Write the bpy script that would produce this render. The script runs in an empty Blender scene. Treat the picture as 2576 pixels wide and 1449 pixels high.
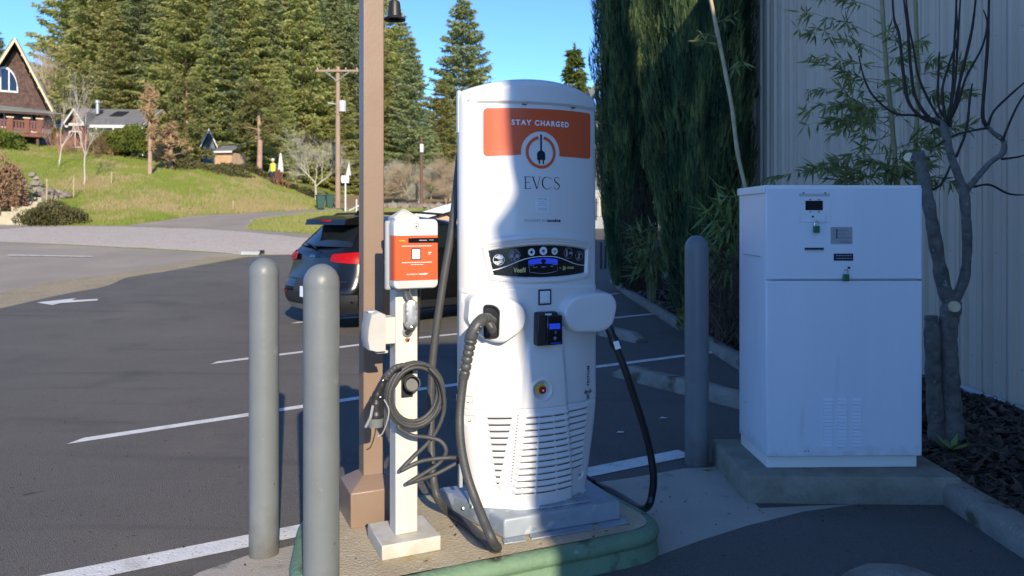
import bpy, bmesh, math, random
import numpy as np
from mathutils import Vector, Matrix, Quaternion
from mathutils.geometry import delaunay_2d_cdt
from mathutils import noise as mnoise

S = bpy.context.scene
COL = S.collection
R = math.radians

# ------------------------------------------------------------------ camera
F, EYE, ROW, CX = 1900.0, 1.58, 555.0, 1288.0        # focal length and eye line in units of a 2576 wide picture
cd = bpy.data.cameras.new('camera'); cam = bpy.data.objects.new('camera', cd); COL.objects.link(cam)
cam.location = (0, 0, EYE); cam.rotation_euler = (R(90), 0, 0)
cd.sensor_width = 36; cd.lens = 36 * F / 2576; cd.shift_y = -(724.5 - ROW) / 2576
cd.clip_start = 0.05; cd.clip_end = 3000
cd.dof.use_dof = True; cd.dof.focus_distance = 3.75; cd.dof.aperture_fstop = 4.0
S.camera = cam

# ------------------------------------------------------------------ light
SUN_EL = R(22.0); SUN_H = Vector((.28, -.96, 0)).normalized()
sun_dir = Vector((SUN_H.x * math.cos(SUN_EL), SUN_H.y * math.cos(SUN_EL), math.sin(SUN_EL)))
W = bpy.data.worlds.new('World'); S.world = W; W.use_nodes = True
wn = W.node_tree.nodes; wl = W.node_tree.links
bg = wn['Background']; sky = wn.new('ShaderNodeTexSky'); sky.sky_type = 'NISHITA'; sky.sun_disc = False
sky.sun_elevation = SUN_EL; sky.sun_rotation = math.atan2(SUN_H.x, SUN_H.y)
sky.altitude = 1800; sky.air_density = 0.7; sky.dust_density = 0.0; sky.ozone_density = 7.0
wl.new(sky.outputs[0], bg.inputs[0]); bg.inputs[1].default_value = 0.15
sd = bpy.data.lights.new('sun', 'SUN'); sun = bpy.data.objects.new('sun', sd); COL.objects.link(sun)
sd.energy = 2.8; sd.angle = R(0.53); sd.color = (1.0, .87, .67)
sun.rotation_euler = (-sun_dir).to_track_quat('-Z', 'Y').to_euler()
S.view_settings.view_transform = 'Standard'; S.view_settings.look = 'None'
S.view_settings.gamma = 1; S.view_settings.exposure = 1.28; S.view_settings.use_curve_mapping = False
S.render.engine = 'CYCLES'

# ------------------------------------------------------------------ materials
def rgb(c): return (c[0], c[1], c[2], 1)
def mat(name, c, rough=.6, metal=0, spec=.4, c2=None, ns=3.0, nd=4, na=.35, bump=0, bs=60, stretch=None,
        spots=None, tint=None, coat=0, rnd=0, emit=None, es=0, trans=0, streaks=None, leafy=0, dirt=None):
    """procedural surface: colour c mottled towards c2 by noise, fine relief, optional spots and per-piece tint"""
    m = bpy.data.materials.new(name); m.use_nodes = True
    n = m.node_tree.nodes; l = m.node_tree.links; b = n['Principled BSDF']
    b.inputs['Roughness'].default_value = rough; b.inputs['Metallic'].default_value = metal
    b.inputs['Specular IOR Level'].default_value = spec; b.inputs['Coat Weight'].default_value = coat
    if coat: b.inputs['Coat Roughness'].default_value = .06
    tc = n.new('ShaderNodeTexCoord'); co = tc.outputs['Object']
    if stretch:
        mp = n.new('ShaderNodeMapping'); mp.inputs['Scale'].default_value = stretch
        l.new(co, mp.inputs[0]); co = mp.outputs[0]
    if c2 is None: c2 = tuple(x * .8 for x in c)
    nz = n.new('ShaderNodeTexNoise'); nz.inputs['Scale'].default_value = ns; nz.inputs['Detail'].default_value = nd
    nz.inputs['Roughness'].default_value = .6
    l.new(co, nz.inputs['Vector'])
    rp = n.new('ShaderNodeMapRange'); rp.inputs[1].default_value = .5 - na * .5; rp.inputs[2].default_value = .5 + na * .5
    l.new(nz.outputs[0], rp.inputs[0])
    mx = n.new('ShaderNodeMix'); mx.data_type = 'RGBA'; mx.inputs[6].default_value = rgb(c); mx.inputs[7].default_value = rgb(c2)
    l.new(rp.outputs[0], mx.inputs[0]); out = mx.outputs[2]
    for sp in (spots or []):                                    # (colour, scale, threshold, softness)
        z2 = n.new('ShaderNodeTexNoise'); z2.inputs['Scale'].default_value = sp[1]; z2.inputs['Detail'].default_value = 6
        l.new(co, z2.inputs['Vector'])
        r2 = n.new('ShaderNodeMapRange'); r2.inputs[1].default_value = sp[2]; r2.inputs[2].default_value = sp[2] + sp[3]
        l.new(z2.outputs[0], r2.inputs[0])
        m2 = n.new('ShaderNodeMix'); m2.data_type = 'RGBA'; m2.inputs[7].default_value = rgb(sp[0])
        l.new(r2.outputs[0], m2.inputs[0]); l.new(out, m2.inputs[6]); out = m2.outputs[2]
    for sp in (streaks or []):                                  # (colour, mapping, scale, threshold, softness)
        mp2 = n.new('ShaderNodeMapping'); mp2.inputs['Scale'].default_value = sp[1]; mp2.inputs['Rotation'].default_value = (0, 0, .18)
        l.new(tc.outputs['Object'], mp2.inputs[0])
        z2 = n.new('ShaderNodeTexNoise'); z2.inputs['Scale'].default_value = sp[2]; z2.inputs['Detail'].default_value = 8; z2.inputs['Distortion'].default_value = .6
        l.new(mp2.outputs[0], z2.inputs['Vector'])
        r2 = n.new('ShaderNodeMapRange'); r2.inputs[1].default_value = sp[3]; r2.inputs[2].default_value = sp[3] + sp[4]; r2.inputs[4].default_value = .7
        l.new(z2.outputs[0], r2.inputs[0])
        m2 = n.new('ShaderNodeMix'); m2.data_type = 'RGBA'; m2.inputs[7].default_value = rgb(sp[0])
        l.new(r2.outputs[0], m2.inputs[0]); l.new(out, m2.inputs[6]); out = m2.outputs[2]
    if dirt:                                                    # (colour, height): splashed dirt near the foot
        sx = n.new('ShaderNodeSeparateXYZ'); l.new(tc.outputs['Object'], sx.inputs[0])
        dn = n.new('ShaderNodeTexNoise'); dn.inputs['Scale'].default_value = 14; dn.inputs['Detail'].default_value = 7; l.new(tc.outputs['Object'], dn.inputs['Vector'])
        ad = n.new('ShaderNodeMath'); ad.operation = 'MULTIPLY_ADD'; ad.inputs[1].default_value = dirt[1] * 1.6; l.new(dn.outputs[0], ad.inputs[0])
        ng = n.new('ShaderNodeMath'); ng.operation = 'MULTIPLY'; ng.inputs[1].default_value = -1; l.new(sx.outputs[2], ng.inputs[0]); l.new(ng.outputs[0], ad.inputs[2])
        dr = n.new('ShaderNodeMapRange'); dr.inputs[1].default_value = 0; dr.inputs[2].default_value = dirt[1]; dr.inputs[4].default_value = .8; l.new(ad.outputs[0], dr.inputs[0])
        md = n.new('ShaderNodeMix'); md.data_type = 'RGBA'; md.inputs[7].default_value = rgb(dirt[0])
        l.new(dr.outputs[0], md.inputs[0]); l.new(out, md.inputs[6]); out = md.outputs[2]
    if tint:                                                    # face attribute «tint» 0..1 towards colour tint
        at = n.new('ShaderNodeAttribute'); at.attribute_name = 'tint'
        m3 = n.new('ShaderNodeMix'); m3.data_type = 'RGBA'; m3.inputs[7].default_value = rgb(tint)
        l.new(at.outputs['Fac'], m3.inputs[0]); l.new(out, m3.inputs[6]); out = m3.outputs[2]
    if rnd:
        oi = n.new('ShaderNodeObjectInfo'); hv = n.new('ShaderNodeHueSaturation')
        a1 = n.new('ShaderNodeMapRange'); a1.inputs[3].default_value = 1 - rnd; a1.inputs[4].default_value = 1 + rnd
        l.new(oi.outputs['Random'], a1.inputs[0]); l.new(a1.outputs[0], hv.inputs['Value'])
        a2 = n.new('ShaderNodeMapRange'); a2.inputs[3].default_value = .5 - rnd * .08; a2.inputs[4].default_value = .5 + rnd * .08
        l.new(oi.outputs['Random'], a2.inputs[0]); l.new(a2.outputs[0], hv.inputs['Hue'])
        l.new(out, hv.inputs['Color']); out = hv.outputs[0]
    l.new(out, b.inputs['Base Color'])
    if trans: b.inputs['Transmission Weight'].default_value = trans
    if emit: b.inputs['Emission Color'].default_value = rgb(emit); b.inputs['Emission Strength'].default_value = es
    if leafy:
        tr = n.new('ShaderNodeBsdfTranslucent'); ms = n.new('ShaderNodeMixShader'); ms.inputs[0].default_value = leafy
        l.new(out, tr.inputs[0]); l.new(b.outputs[0], ms.inputs[1]); l.new(tr.outputs[0], ms.inputs[2]); l.new(ms.outputs[0], n['Material Output'].inputs[0])
    if bump:
        z3 = n.new('ShaderNodeTexNoise'); z3.inputs['Scale'].default_value = bs; z3.inputs['Detail'].default_value = 5
        l.new(co, z3.inputs['Vector'])
        bp = n.new('ShaderNodeBump'); bp.inputs['Strength'].default_value = min(1, bump); bp.inputs['Distance'].default_value = .02 * max(1, bump)
        l.new(z3.outputs[0], bp.inputs['Height']); l.new(bp.outputs[0], b.inputs['Normal'])
    return m

M = {}
def D(k, *a, **kw): M[k] = mat(k, *a, **kw)
D('asphalt', (.125, .115, .102), .9, spec=.2, c2=(.18, .166, .146), ns=.35, nd=8, na=.5, bump=.8, bs=150, streaks=[((.092, .086, .08), (.25, 1.8, 1), 1.3, .56, .2), ((.155, .145, .135), (.5, 1.2, 1), 2.6, .60, .12)], spots=[((.27, .25, .215), 95, .62, .05), ((.06, .057, .053), 70, .62, .06), ((.105, .098, .09), 1.1, .57, .25), ((.20, .175, .145), .7, .60, .25), ((.05, .048, .046), 4.5, .70, .06)])
D('old_asphalt', (.36, .305, .24), .9, spec=.2, c2=(.285, .245, .195), ns=.6, nd=8, bump=.5, bs=30, spots=[((.25, .235, .2), 22, .6, .08)])
D('tan_gravel', (.38, .31, .20), .95, spec=.15, c2=(.27, .22, .14), ns=2.0, nd=9, na=.5, bump=.9, bs=22, spots=[((.42, .36, .26), 16, .58, .06)])
D('grey_gravel', (.56, .475, .385), .95, spec=.15, c2=(.42, .36, .29), ns=5.0, nd=9, na=.45, bump=.9, bs=18, spots=[((.50, .47, .44), 11, .58, .05), ((.2, .185, .17), 13, .62, .05)])
D('grass_ground', (.19, .235, .04), .95, spec=.1, c2=(.26, .245, .07), ns=.55, nd=7, na=.5, bump=.9, bs=6, spots=[((.29, .225, .11), .35, .56, .12), ((.085, .145, .024), 1.6, .58, .12)])
D('brown_bank', (.36, .23, .12), .95, spec=.1, c2=(.22, .18, .085), ns=.5, nd=7, na=.5, bump=.9, bs=5)
D('soil', (.035, .026, .021), .95, spec=.15, c2=(.018, .014, .012), ns=14, nd=6, na=.5, bump=.9, bs=30)
D('bark', (.07, .05, .04), .9, spec=.15, c2=(.03, .022, .018), ns=20, rnd=.4, tint=(.12, .085, .06))
D('slab', (.42, .375, .31), .9, spec=.2, c2=(.35, .315, .265), ns=2.5, nd=8, na=.5, bump=.35, bs=90, spots=[((.14, .13, .12), 5, .63, .1), ((.42, .40, .37), 60, .62, .06)])
D('island', (.52, .44, .31), .9, spec=.2, c2=(.36, .295, .19), ns=3.2, nd=9, na=.5, bump=.4, bs=80, spots=[((.33, .27, .06), 4.0, .64, .12), ((.5, .45, .36), 55, .6, .06)])
D('padc', (.32, .30, .245), .95, spec=.15, c2=(.18, .175, .135), ns=6, nd=9, na=.5, bump=.6, bs=55, spots=[((.13, .135, .10), 9, .62, .2)])
D('kerbc', (.32, .295, .25), .95, spec=.15, c2=(.19, .175, .145), ns=5, nd=8, na=.5, bump=.6, bs=50, spots=[((.1, .1, .07), 4, .6, .1)])
D('green_paint', (.17, .27, .16), .65, c2=(.115, .19, .115), ns=5, nd=8, na=.5, bump=.3, bs=50, spots=[((.05, .065, .045), 6, .60, .10), ((.34, .34, .27), 16, .66, .05)])
D('paint', (.78, .76, .72), .8, spec=.2, c2=(.60, .58, .54), ns=9, nd=8, na=.5, bump=.3, bs=90, spots=[((.30, .29, .275), 60, .60, .1), ((.45, .43, .40), 5, .56, .25)])
D('white_shell', (.66, .655, .645), .3, spec=.5, c2=(.64, .63, .615), ns=1.5, coat=.25)
D('white_metal', (.77, .765, .75), .42, spec=.5, c2=(.77, .75, .70), ns=4, na=.5)
D('cabinet', (.70, .745, .81), .3, spec=.5, c2=(.66, .705, .77), ns=1.2, nd=6, dirt=((.42, .40, .36), .16), spots=[((.52, .55, .58), 3.0, .66, .2), ((.55, .58, .62), 11, .68, .08)], stretch=(2.6, 2.6, .35))
D('pedestal', (.60, .585, .53), .5, c2=(.51, .485, .42), ns=7, nd=7, na=.5, stretch=(1, 1, .25), bump=.08, bs=40, dirt=((.36, .33, .24), .12))
D('grey_paint', (.165, .180, .183), .42, spec=.45, c2=(.138, .152, .154), ns=6, nd=7, na=.5, bump=.06, bs=50, dirt=((.10, .09, .075), .30), spots=[((.21, .215, .205), 9, .66, .05), ((.09, .085, .075), 17, .70, .04)])
D('brown_metal', (.245, .168, .118), .42, spec=.45, c2=(.215, .147, .103), ns=3, bump=.05, bs=60)
D('galv', (.36, .40, .44), .5, metal=.35, c2=(.27, .31, .35), ns=9, nd=7, na=.5, bump=.12, bs=14, spots=[((.46, .49, .51), 14, .6, .1), ((.24, .28, .32), 11, .66, .08)])
D('steel', (.52, .52, .52), .32, metal=.85, c2=(.36, .36, .36), ns=25, na=.5, bump=.15, bs=60)
D('orange', (.66, .098, .028), .4, c2=(.64, .092, .025), ns=3)
D('navy', (.006, .010, .035), .45)
D('white_print', (.85, .86, .88), .5)
D('grey_print', (.28, .30, .34), .6)
D('label_white', (.74, .77, .80), .45)
D('black_gloss', (.006, .006, .008), .18, spec=.5)
D('black_plastic', (.018, .018, .019), .42, c2=(.03, .03, .03), ns=20)
D('dark_slot', (.035, .035, .045), .8)
D('rubber', (.045, .045, .044), .5, spec=.4, c2=(.07, .07, .068), ns=14, nd=6, na=.5, bump=.1, bs=120)
D('rubber_black', (.012, .012, .014), .38, spec=.45)
D('plug', (.075, .078, .075), .42, c2=(.055, .057, .055), ns=25)
D('red_plastic', (.40, .004, .006), .38, spec=.2)
D('yellow_plastic', (.7, .5, .03), .4)
D('gold_foil', (.80, .68, .28), .35, metal=.3)
D('blue_screen', (.012, .03, .30), .2, emit=(.02, .06, .7), es=.25)
D('blue_dot', (.03, .06, .55), .4)
D('green_dot', (.06, .42, .10), .4)
D('rust', (.42, .16, .03), .9, c2=(.28, .09, .02), ns=50)
D('padlock', (.02, .16, .075), .4)
D('meter_grey', (.36, .37, .37), .5)
D('meter_light', (.50, .49, .46), .5)
D('glass_dark', (.012, .016, .018), .06, spec=.7)
D('car_paint', (.006, .0065, .006), .22, spec=.35, coat=.12)
D('car_trim', (.02, .021, .022), .55)
D('chrome', (.6, .6, .6), .15, metal=1)
D('tyre', (.012, .012, .012), .8)
D('silver', (.42, .43, .44), .35, metal=.7)
D('siding_white', (.60, .60, .60), .6, c2=(.54, .54, .55), ns=1.5)
D('metal_siding', (.55, .465, .37), .5, spec=.35, c2=(.48, .41, .33), ns=.8, nd=6, rnd=.03)
D('tan_trim', (.66, .52, .32), .7, c2=(.60, .46, .28), ns=3)
D('shingle_brown', (.085, .048, .038), .9, c2=(.055, .03, .025), ns=2.5, tint=(.125, .078, .062))
D('roof_green', (.20, .205, .17), .9, c2=(.155, .16, .135), ns=1.2, nd=8, bump=.4, bs=8)
D('roof_grey', (.185, .18, .178), .9, c2=(.145, .14, .14), ns=1.2, nd=8, bump=.4, bs=8)
D('wall_grey', (.13, .15, .16), .8)
D('wall_tan', (.55, .36, .22), .8)
D('deck_red', (.20, .08, .048), .8, c2=(.15, .058, .035), ns=4)
D('wood_pole', (.36, .245, .17), .9, c2=(.25, .17, .12), ns=6, stretch=(3, 3, .3))
D('old_wood', (.15, .085, .06), .9)
D('bark_grey', (.21, .20, .18), .9, c2=(.075, .07, .062), ns=14, nd=8, na=.5, bump=.9, bs=26, spots=[((.34, .35, .31), 15, .68, .05)])
D('bark_brown', (.10, .07, .05), .95, c2=(.06, .04, .03), ns=4)
D('bark_pink', (.42, .27, .19), .95, c2=(.28, .17, .12), ns=3)
D('birch', (.52, .455, .375), .9, c2=(.36, .30, .245), ns=3)
D('twig_dark', (.04, .03, .026), .8)
D('twig_tan', (.46, .36, .23), .95, c2=(.27, .21, .135), ns=2)
D('twig_red', (.44, .235, .155), .95, c2=(.32, .17, .115), ns=2)
D('twig_grey', (.40, .38, .28), .95, c2=(.3, .28, .2), ns=2)
D('cut_wood', (.72, .60, .40), .85, c2=(.6, .48, .3), ns=30)
D('fir', (.32, .335, .10), .85, spec=.15, c2=(.24, .275, .085), ns=.3, nd=4, na=.5, tint=(.50, .47, .18), rnd=.14, leafy=.5)
D('fir_blue', (.25, .30, .135), .85, spec=.15, c2=(.19, .245, .115), ns=.3, nd=4, na=.5, tint=(.38, .40, .18), rnd=.10, leafy=.5)
D('pine', (.22, .235, .075), .85, spec=.2, c2=(.065, .085, .028), ns=.5, tint=(.22, .20, .07), rnd=.1, leafy=.4)
D('pine_dead', (.36, .235, .12), .9, spec=.1, c2=(.22, .18, .07), ns=.9, tint=(.50, .34, .19), leafy=.3)
D('bush', (.14, .185, .032), .85, spec=.2, c2=(.095, .14, .024), ns=1, tint=(.19, .21, .04), rnd=.15, leafy=.35)
D('bush_red', (.20, .105, .07), .9, spec=.1, c2=(.15, .08, .05), ns=1, tint=(.3, .19, .11))
D('bush_dark', (.085, .075, .03), .9, spec=.1, c2=(.055, .06, .022), ns=2, tint=(.12, .11, .05))
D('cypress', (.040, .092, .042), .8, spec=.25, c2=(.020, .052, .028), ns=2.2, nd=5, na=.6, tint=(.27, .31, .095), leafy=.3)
D('cypress_lit', (.075, .11, .022), .8, spec=.2, c2=(.05, .085, .02), ns=2, tint=(.25, .27, .06), leafy=.4)
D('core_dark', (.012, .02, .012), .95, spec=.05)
D('bamboo_leaf', (.13, .18, .055), .55, spec=.35, c2=(.09, .14, .045), ns=8, tint=(.28, .29, .10), leafy=.3)
D('bamboo_leaf_young', (.11, .17, .035), .55, spec=.35, c2=(.08, .13, .028), ns=8, tint=(.18, .22, .06))
D('cane', (.30, .27, .13), .5, c2=(.2, .19, .09), ns=10)
D('cane_dry', (.46, .38, .22), .6, c2=(.34, .27, .15), ns=12)
D('dry_leaf', (.14, .10, .065), .9, c2=(.08, .055, .04), ns=4, tint=(.22, .17, .11))
D('grass_blade', (.20, .28, .042), .8, spec=.15, c2=(.25, .28, .06), ns=.6, tint=(.42, .33, .17), leafy=.3)
D('stone', (.30, .25, .19), .9, c2=(.17, .145, .115), ns=2.5, nd=7, na=.5, bump=.5, bs=12, rnd=.25)
D('step_wood', (.46, .40, .27), .85, c2=(.36, .31, .21), ns=4)
D('vest', (.65, .75, .03), .7)
D('skin', (.5, .3, .22), .6)
D('dark_cloth', (.03, .035, .05), .9)
D('grey_cloth', (.25, .26, .27), .9)
D('umbrella', (.72, .74, .62), .8)
D('bin_green', (.02, .07, .055), .5)
D('wire', (.03, .03, .03), .6)
D('concrete_wall', (.26, .27, .28), .9, c2=(.36, .37, .38), ns=1.5)
D('yellow_leaf', (.5, .42, .05), .7)

# ------------------------------------------------------------------ mesh builder
class MB:
    def __init__(s): s.v = []; s.f = []; s.t = []
    def add(s, vs, fs, t=None):
        o = len(s.v); s.v += [tuple(p) for p in vs]; s.f += [tuple(i + o for i in f) for f in fs]
        if t is not None: s.t += [t] * len(fs)
        return s
    def box(s, c, d, rz=0, taper=1.0):
        x, y, z = d[0] / 2, d[1] / 2, d[2] / 2; cs, sn = math.cos(rz), math.sin(rz); vs = []
        for k, q in ((-z, 1), (z, taper)):
            for a, b in ((-x, -y), (x, -y), (x, y), (-x, y)):
                a *= q; b *= q; vs.append((c[0] + a * cs - b * sn, c[1] + a * sn + b * cs, c[2] + k))
        return s.add(vs, [(3, 2, 1, 0), (4, 5, 6, 7), (0, 1, 5, 4), (1, 2, 6, 5), (2, 3, 7, 6), (3, 0, 4, 7)])
    def hexa(s, p): return s.add(p, [(3, 2, 1, 0), (4, 5, 6, 7), (0, 1, 5, 4), (1, 2, 6, 5), (2, 3, 7, 6), (3, 0, 4, 7)])
    def tube(s, path, r, n=8, cap=True, t=None):
        P = [Vector(p) for p in path]; m = len(P)
        rr = r if isinstance(r, (list, tuple)) else [r] * m
        vs = []; fs = []; up = None
        for i in range(m):
            d = (P[min(i + 1, m - 1)] - P[max(i - 1, 0)])
            if d.length < 1e-9: d = Vector((0, 0, 1))
            d.normalize()
            if up is None: up = Vector((0, 0, 1)) if abs(d.z) < .9 else Vector((1, 0, 0))
            a = d.cross(up)
            if a.length < 1e-6: a = d.cross(Vector((1, .3, 0)))
            a.normalize(); b = a.cross(d); b.normalize(); up = b
            for k in range(n):
                q = 2 * math.pi * k / n; vs.append(P[i] + (a * math.cos(q) + b * math.sin(q)) * rr[i])
        for i in range(m - 1):
            for k in range(n):
                k2 = (k + 1) % n; fs.append((i * n + k, i * n + k2, i * n + n + k2, i * n + n + k))
        if cap: fs.append(tuple(range(n))); fs.append(tuple(m * n - 1 - k for k in range(n)))
        return s.add(vs, fs, t)
    def lathe(s, prof, n=24, c=(0, 0, 0), mtx=None):
        vs = []; fs = []; m = len(prof)
        for r, z in prof:
            for k in range(n):
                q = 2 * math.pi * k / n; p = Vector((r * math.cos(q), r * math.sin(q), z))
                if mtx: p = mtx @ p
                vs.append((p[0] + c[0], p[1] + c[1], p[2] + c[2]))
        for i in range(m - 1):
            for k in range(n):
                k2 = (k + 1) % n; fs.append((i * n + k, i * n + k2, i * n + n + k2, i * n + n + k))
        fs.append(tuple(n - 1 - k for k in range(n))); fs.append(tuple((m - 1) * n + k for k in range(n)))
        return s.add(vs, fs)
    def loft(s, rings, cap=True):
        n = len(rings[0]); vs = [p for r in rings for p in r]; fs = []
        for i in range(len(rings) - 1):
            for k in range(n):
                k2 = (k + 1) % n; fs.append((i * n + k, i * n + k2, i * n + n + k2, i * n + n + k))
        if cap: fs.append(tuple(n - 1 - k for k in range(n))); fs.append(tuple((len(rings) - 1) * n + k for k in range(n)))
        return s.add(vs, fs)
    def prism(s, poly, z0, z1):
        return s.loft([[(p[0], p[1], z0) for p in poly], [(p[0], p[1], z1) for p in poly]])
    def extr(s, poly, f, d):
        """planar polygon of (a,b); f maps (a,b,depth) to a point; extruded from depth 0 to d"""
        return s.loft([[f(a, b, 0) for a, b in poly], [f(a, b, d) for a, b in poly]])
    def mesh(s, name, m, smooth=None):
        me = bpy.data.meshes.new(name); me.from_pydata(s.v, [], s.f); me.materials.append(M[m])
        if s.t and len(s.t) == len(s.f):
            a = me.attributes.new('tint', 'FLOAT', 'FACE'); a.data.foreach_set('value', s.t)
        if smooth is not None:
            me.shade_smooth()
            if smooth > 0: me.set_sharp_from_angle(angle=smooth)
        me.validate(); return me
    def build(s, name, m, parent=None, smooth=None, bev=0, fix=True, seg=2):
        me = s.mesh(name, m, smooth)
        if fix and len(s.f) < 20000:
            bm = bmesh.new(); bm.from_mesh(me); bmesh.ops.recalc_face_normals(bm, faces=bm.faces); bm.to_mesh(me); bm.free()
        o = bpy.data.objects.new(name, me); COL.objects.link(o)
        if parent: o.parent = parent
        if bev:
            b = o.modifiers.new('bevel', 'BEVEL'); b.width = bev; b.segments = seg; b.limit_method = 'ANGLE'; b.angle_limit = R(40)
            if smooth is None: me.shade_smooth(); me.set_sharp_from_angle(angle=R(50))
        return o

def tag(o, label=None, cat=None, group=None, kind=None):
    if label: o['label'] = label
    if cat: o['category'] = cat
    if group: o['group'] = group
    if kind: o['kind'] = kind
    return o
def thing(name, label, cat, loc=(0, 0, 0), rz=0, group=None):
    o = bpy.data.objects.new(name, None); COL.objects.link(o); o.location = loc; o.rotation_euler = (0, 0, rz)
    o.empty_display_size = .1
    return tag(o, label, cat, group)
def kids(o): return [c for c in bpy.data.objects if c.parent == o]
def dup(o, label=None, loc=None, rz=None, scale=None):
    def cp(a, par):
        c = a.copy(); COL.objects.link(c); c.parent = par
        for k in list(a.children): cp(k, c)
        return c
    r = cp(o, None)
    if label: r['label'] = label
    if loc is not None: r.location = loc
    if rz is not None: r.rotation_euler = (0, 0, rz)
    if scale is not None: r.scale = scale if isinstance(scale, tuple) else (scale,) * 3
    return r

def P(px, py, Y):                      # a point of the picture at the distance Y it really has
    return Vector(((px - CX) / F * Y, Y, EYE - (py - ROW) / F * Y))
def sm(a, b, x):
    t = min(1, max(0, (x - a) / (b - a))); return t * t * (3 - 2 * t)
def lerp(tab, x):
    if x <= tab[0][0]: return tab[0][1]
    for (a, p), (b, q) in zip(tab, tab[1:]):
        if x <= b: return p + (q - p) * (x - a) / (b - a)
    return tab[-1][1]

# ------------------------------------------------------------------ terrain
PROF = [(0, 0), (9, 0), (12.5, .13), (15.5, .234), (18.5, .41), (21, .585), (24, .885), (28, 1.15), (32, 1.38), (36, 1.75), (40, 2.02), (43, 2.22), (50, 2.6), (60, 3.2), (120, 6)]
CREST = [(-900, 250), (-300, 300), (0, 338), (100, 362), (130, 366), (250, 385), (300, 393), (370, 405), (450, 411), (560, 419), (620, 430), (690, 464), (740, 480), (800, 503), (840, 520), (900, 528), (1000, 524), (1150, 512), (1300, 512), (1600, 530), (2500, 540)]
FOOT = [(-900, 31), (314, 31.5), (400, 33), (488, 36), (697, 40), (836, 43.5), (1000, 46), (2500, 50)]
CRY = [(-900, 50), (500, 50), (620, 51), (700, 50), (800, 50), (840, 50.5), (2500, 58)]
def base_h(x, y):
    s = max(sm(-2.5, -6.5, x) if x < -2.5 else 0, sm(16, 25, y))
    h = lerp(PROF, y)
    return h * s
def height(x, y):
    b = base_h(x, y)
    if y < 28: return b
    px = CX + F * x / y
    yf = lerp(FOOT, px)
    if y <= yf: return b
    yc = lerp(CRY, px); zc = EYE + (ROW - lerp(CREST, px)) / F * yc
    zf = base_h(x / y * yf, yf)
    t = (y - yf) / (yc - yf)
    if t <= 1:
        bump = .10 * mnoise.noise(Vector((x * .35, y * .35, 0))) * min(1, t * 4) * min(1, (1 - t) * 4)
        return zf + (zc - zf) * (.72 * t + .28 * sm(0, 1, t)) + bump
    return zc + (y - yc) * .10
def hit(px, py):                       # where the sight line meets the ground
    dx, dz = (px - CX) / F, -(py - ROW) / F
    y = 2.0
    while y < 400:
        if EYE + dz * y <= height(dx * y, y): break
        y += .05
    lo, hi = y - .05, y
    for _ in range(20):
        m = (lo + hi) / 2
        if EYE + dz * m <= height(dx * m, m): hi = m
        else: lo = m
    return (dx * hi, hi)
def G(px, py, z=0):
    y = F * (EYE - z) / (py - ROW); return ((px - CX) / F * y, y)
def inside(p, poly):
    x, y = p; c = False; j = len(poly) - 1
    for i in range(len(poly)):
        a, b = poly[i], poly[j]
        if (a[1] > y) != (b[1] > y) and x < (b[0] - a[0]) * (y - a[1]) / (b[1] - a[1]) + a[0]: c = not c
        j = i
    return c
def ragged(poly, step, amp, seed=0):
    out = []; n = len(poly)
    for i in range(n):
        a, b = poly[i], poly[(i + 1) % n]; L = math.hypot(b[0] - a[0], b[1] - a[1]); k = max(1, int(L / step))
        for j in range(k):
            t = j / k; x = a[0] + (b[0] - a[0]) * t; y = a[1] + (b[1] - a[1]) * t
            w = amp if j else 0
            out.append((x + w * mnoise.noise(Vector((x * 1.3, y * 1.3, seed))), y + w * mnoise.noise(Vector((x * 1.3, y * 1.3, seed + 9)))))
    return out
def cdt(polys, pts, keep):
    """triangles of all polygon edges and points; keep(centre) -> key or None; returns {key: (verts, faces)}"""
    vs = []; es = []
    for pl in polys:
        o = len(vs); vs += [Vector(p) for p in pl]; es += [(o + i, o + (i + 1) % len(pl)) for i in range(len(pl))]
    vs += [Vector(p) for p in pts]
    v2, _, fs, *_ = delaunay_2d_cdt(vs, es, [], 0, 1e-5)
    out = {}
    for f in fs:
        c = ((v2[f[0]][0] + v2[f[1]][0] + v2[f[2]][0]) / 3, (v2[f[0]][1] + v2[f[1]][1] + v2[f[2]][1]) / 3)
        k = keep(c)
        if k is None: continue
        V, FF, mp = out.setdefault(k, ([], [], {}))
        idx = []
        for i in f:
            if i not in mp: mp[i] = len(V); V.append((v2[i][0], v2[i][1]))
            idx.append(mp[i])
        FF.append(tuple(idx))
    return {k: (a, b) for k, (a, b, c) in out.items()}
def sheet(poly, step, holes=()):
    xs = [p[0] for p in poly]; ys = [p[1] for p in poly]; pts = []
    x = min(xs) + step * .37
    while x < max(xs):
        y = min(ys) + step * .41
        while y < max(ys):
            if inside((x, y), poly) and not any(inside((x, y), h) for h in holes): pts.append((x, y))
            y += step
        x += step
    r = cdt([poly] + list(holes), pts, lambda c: 0 if inside(c, poly) and not any(inside(c, h) for h in holes) else None)
    return r.get(0, ([], []))

U = Vector((.846, .533)); V_ = Vector((-.533, .846))       # along a parking stripe, across the stalls
def hp(l): return [hit(*p) for p in l]
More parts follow.
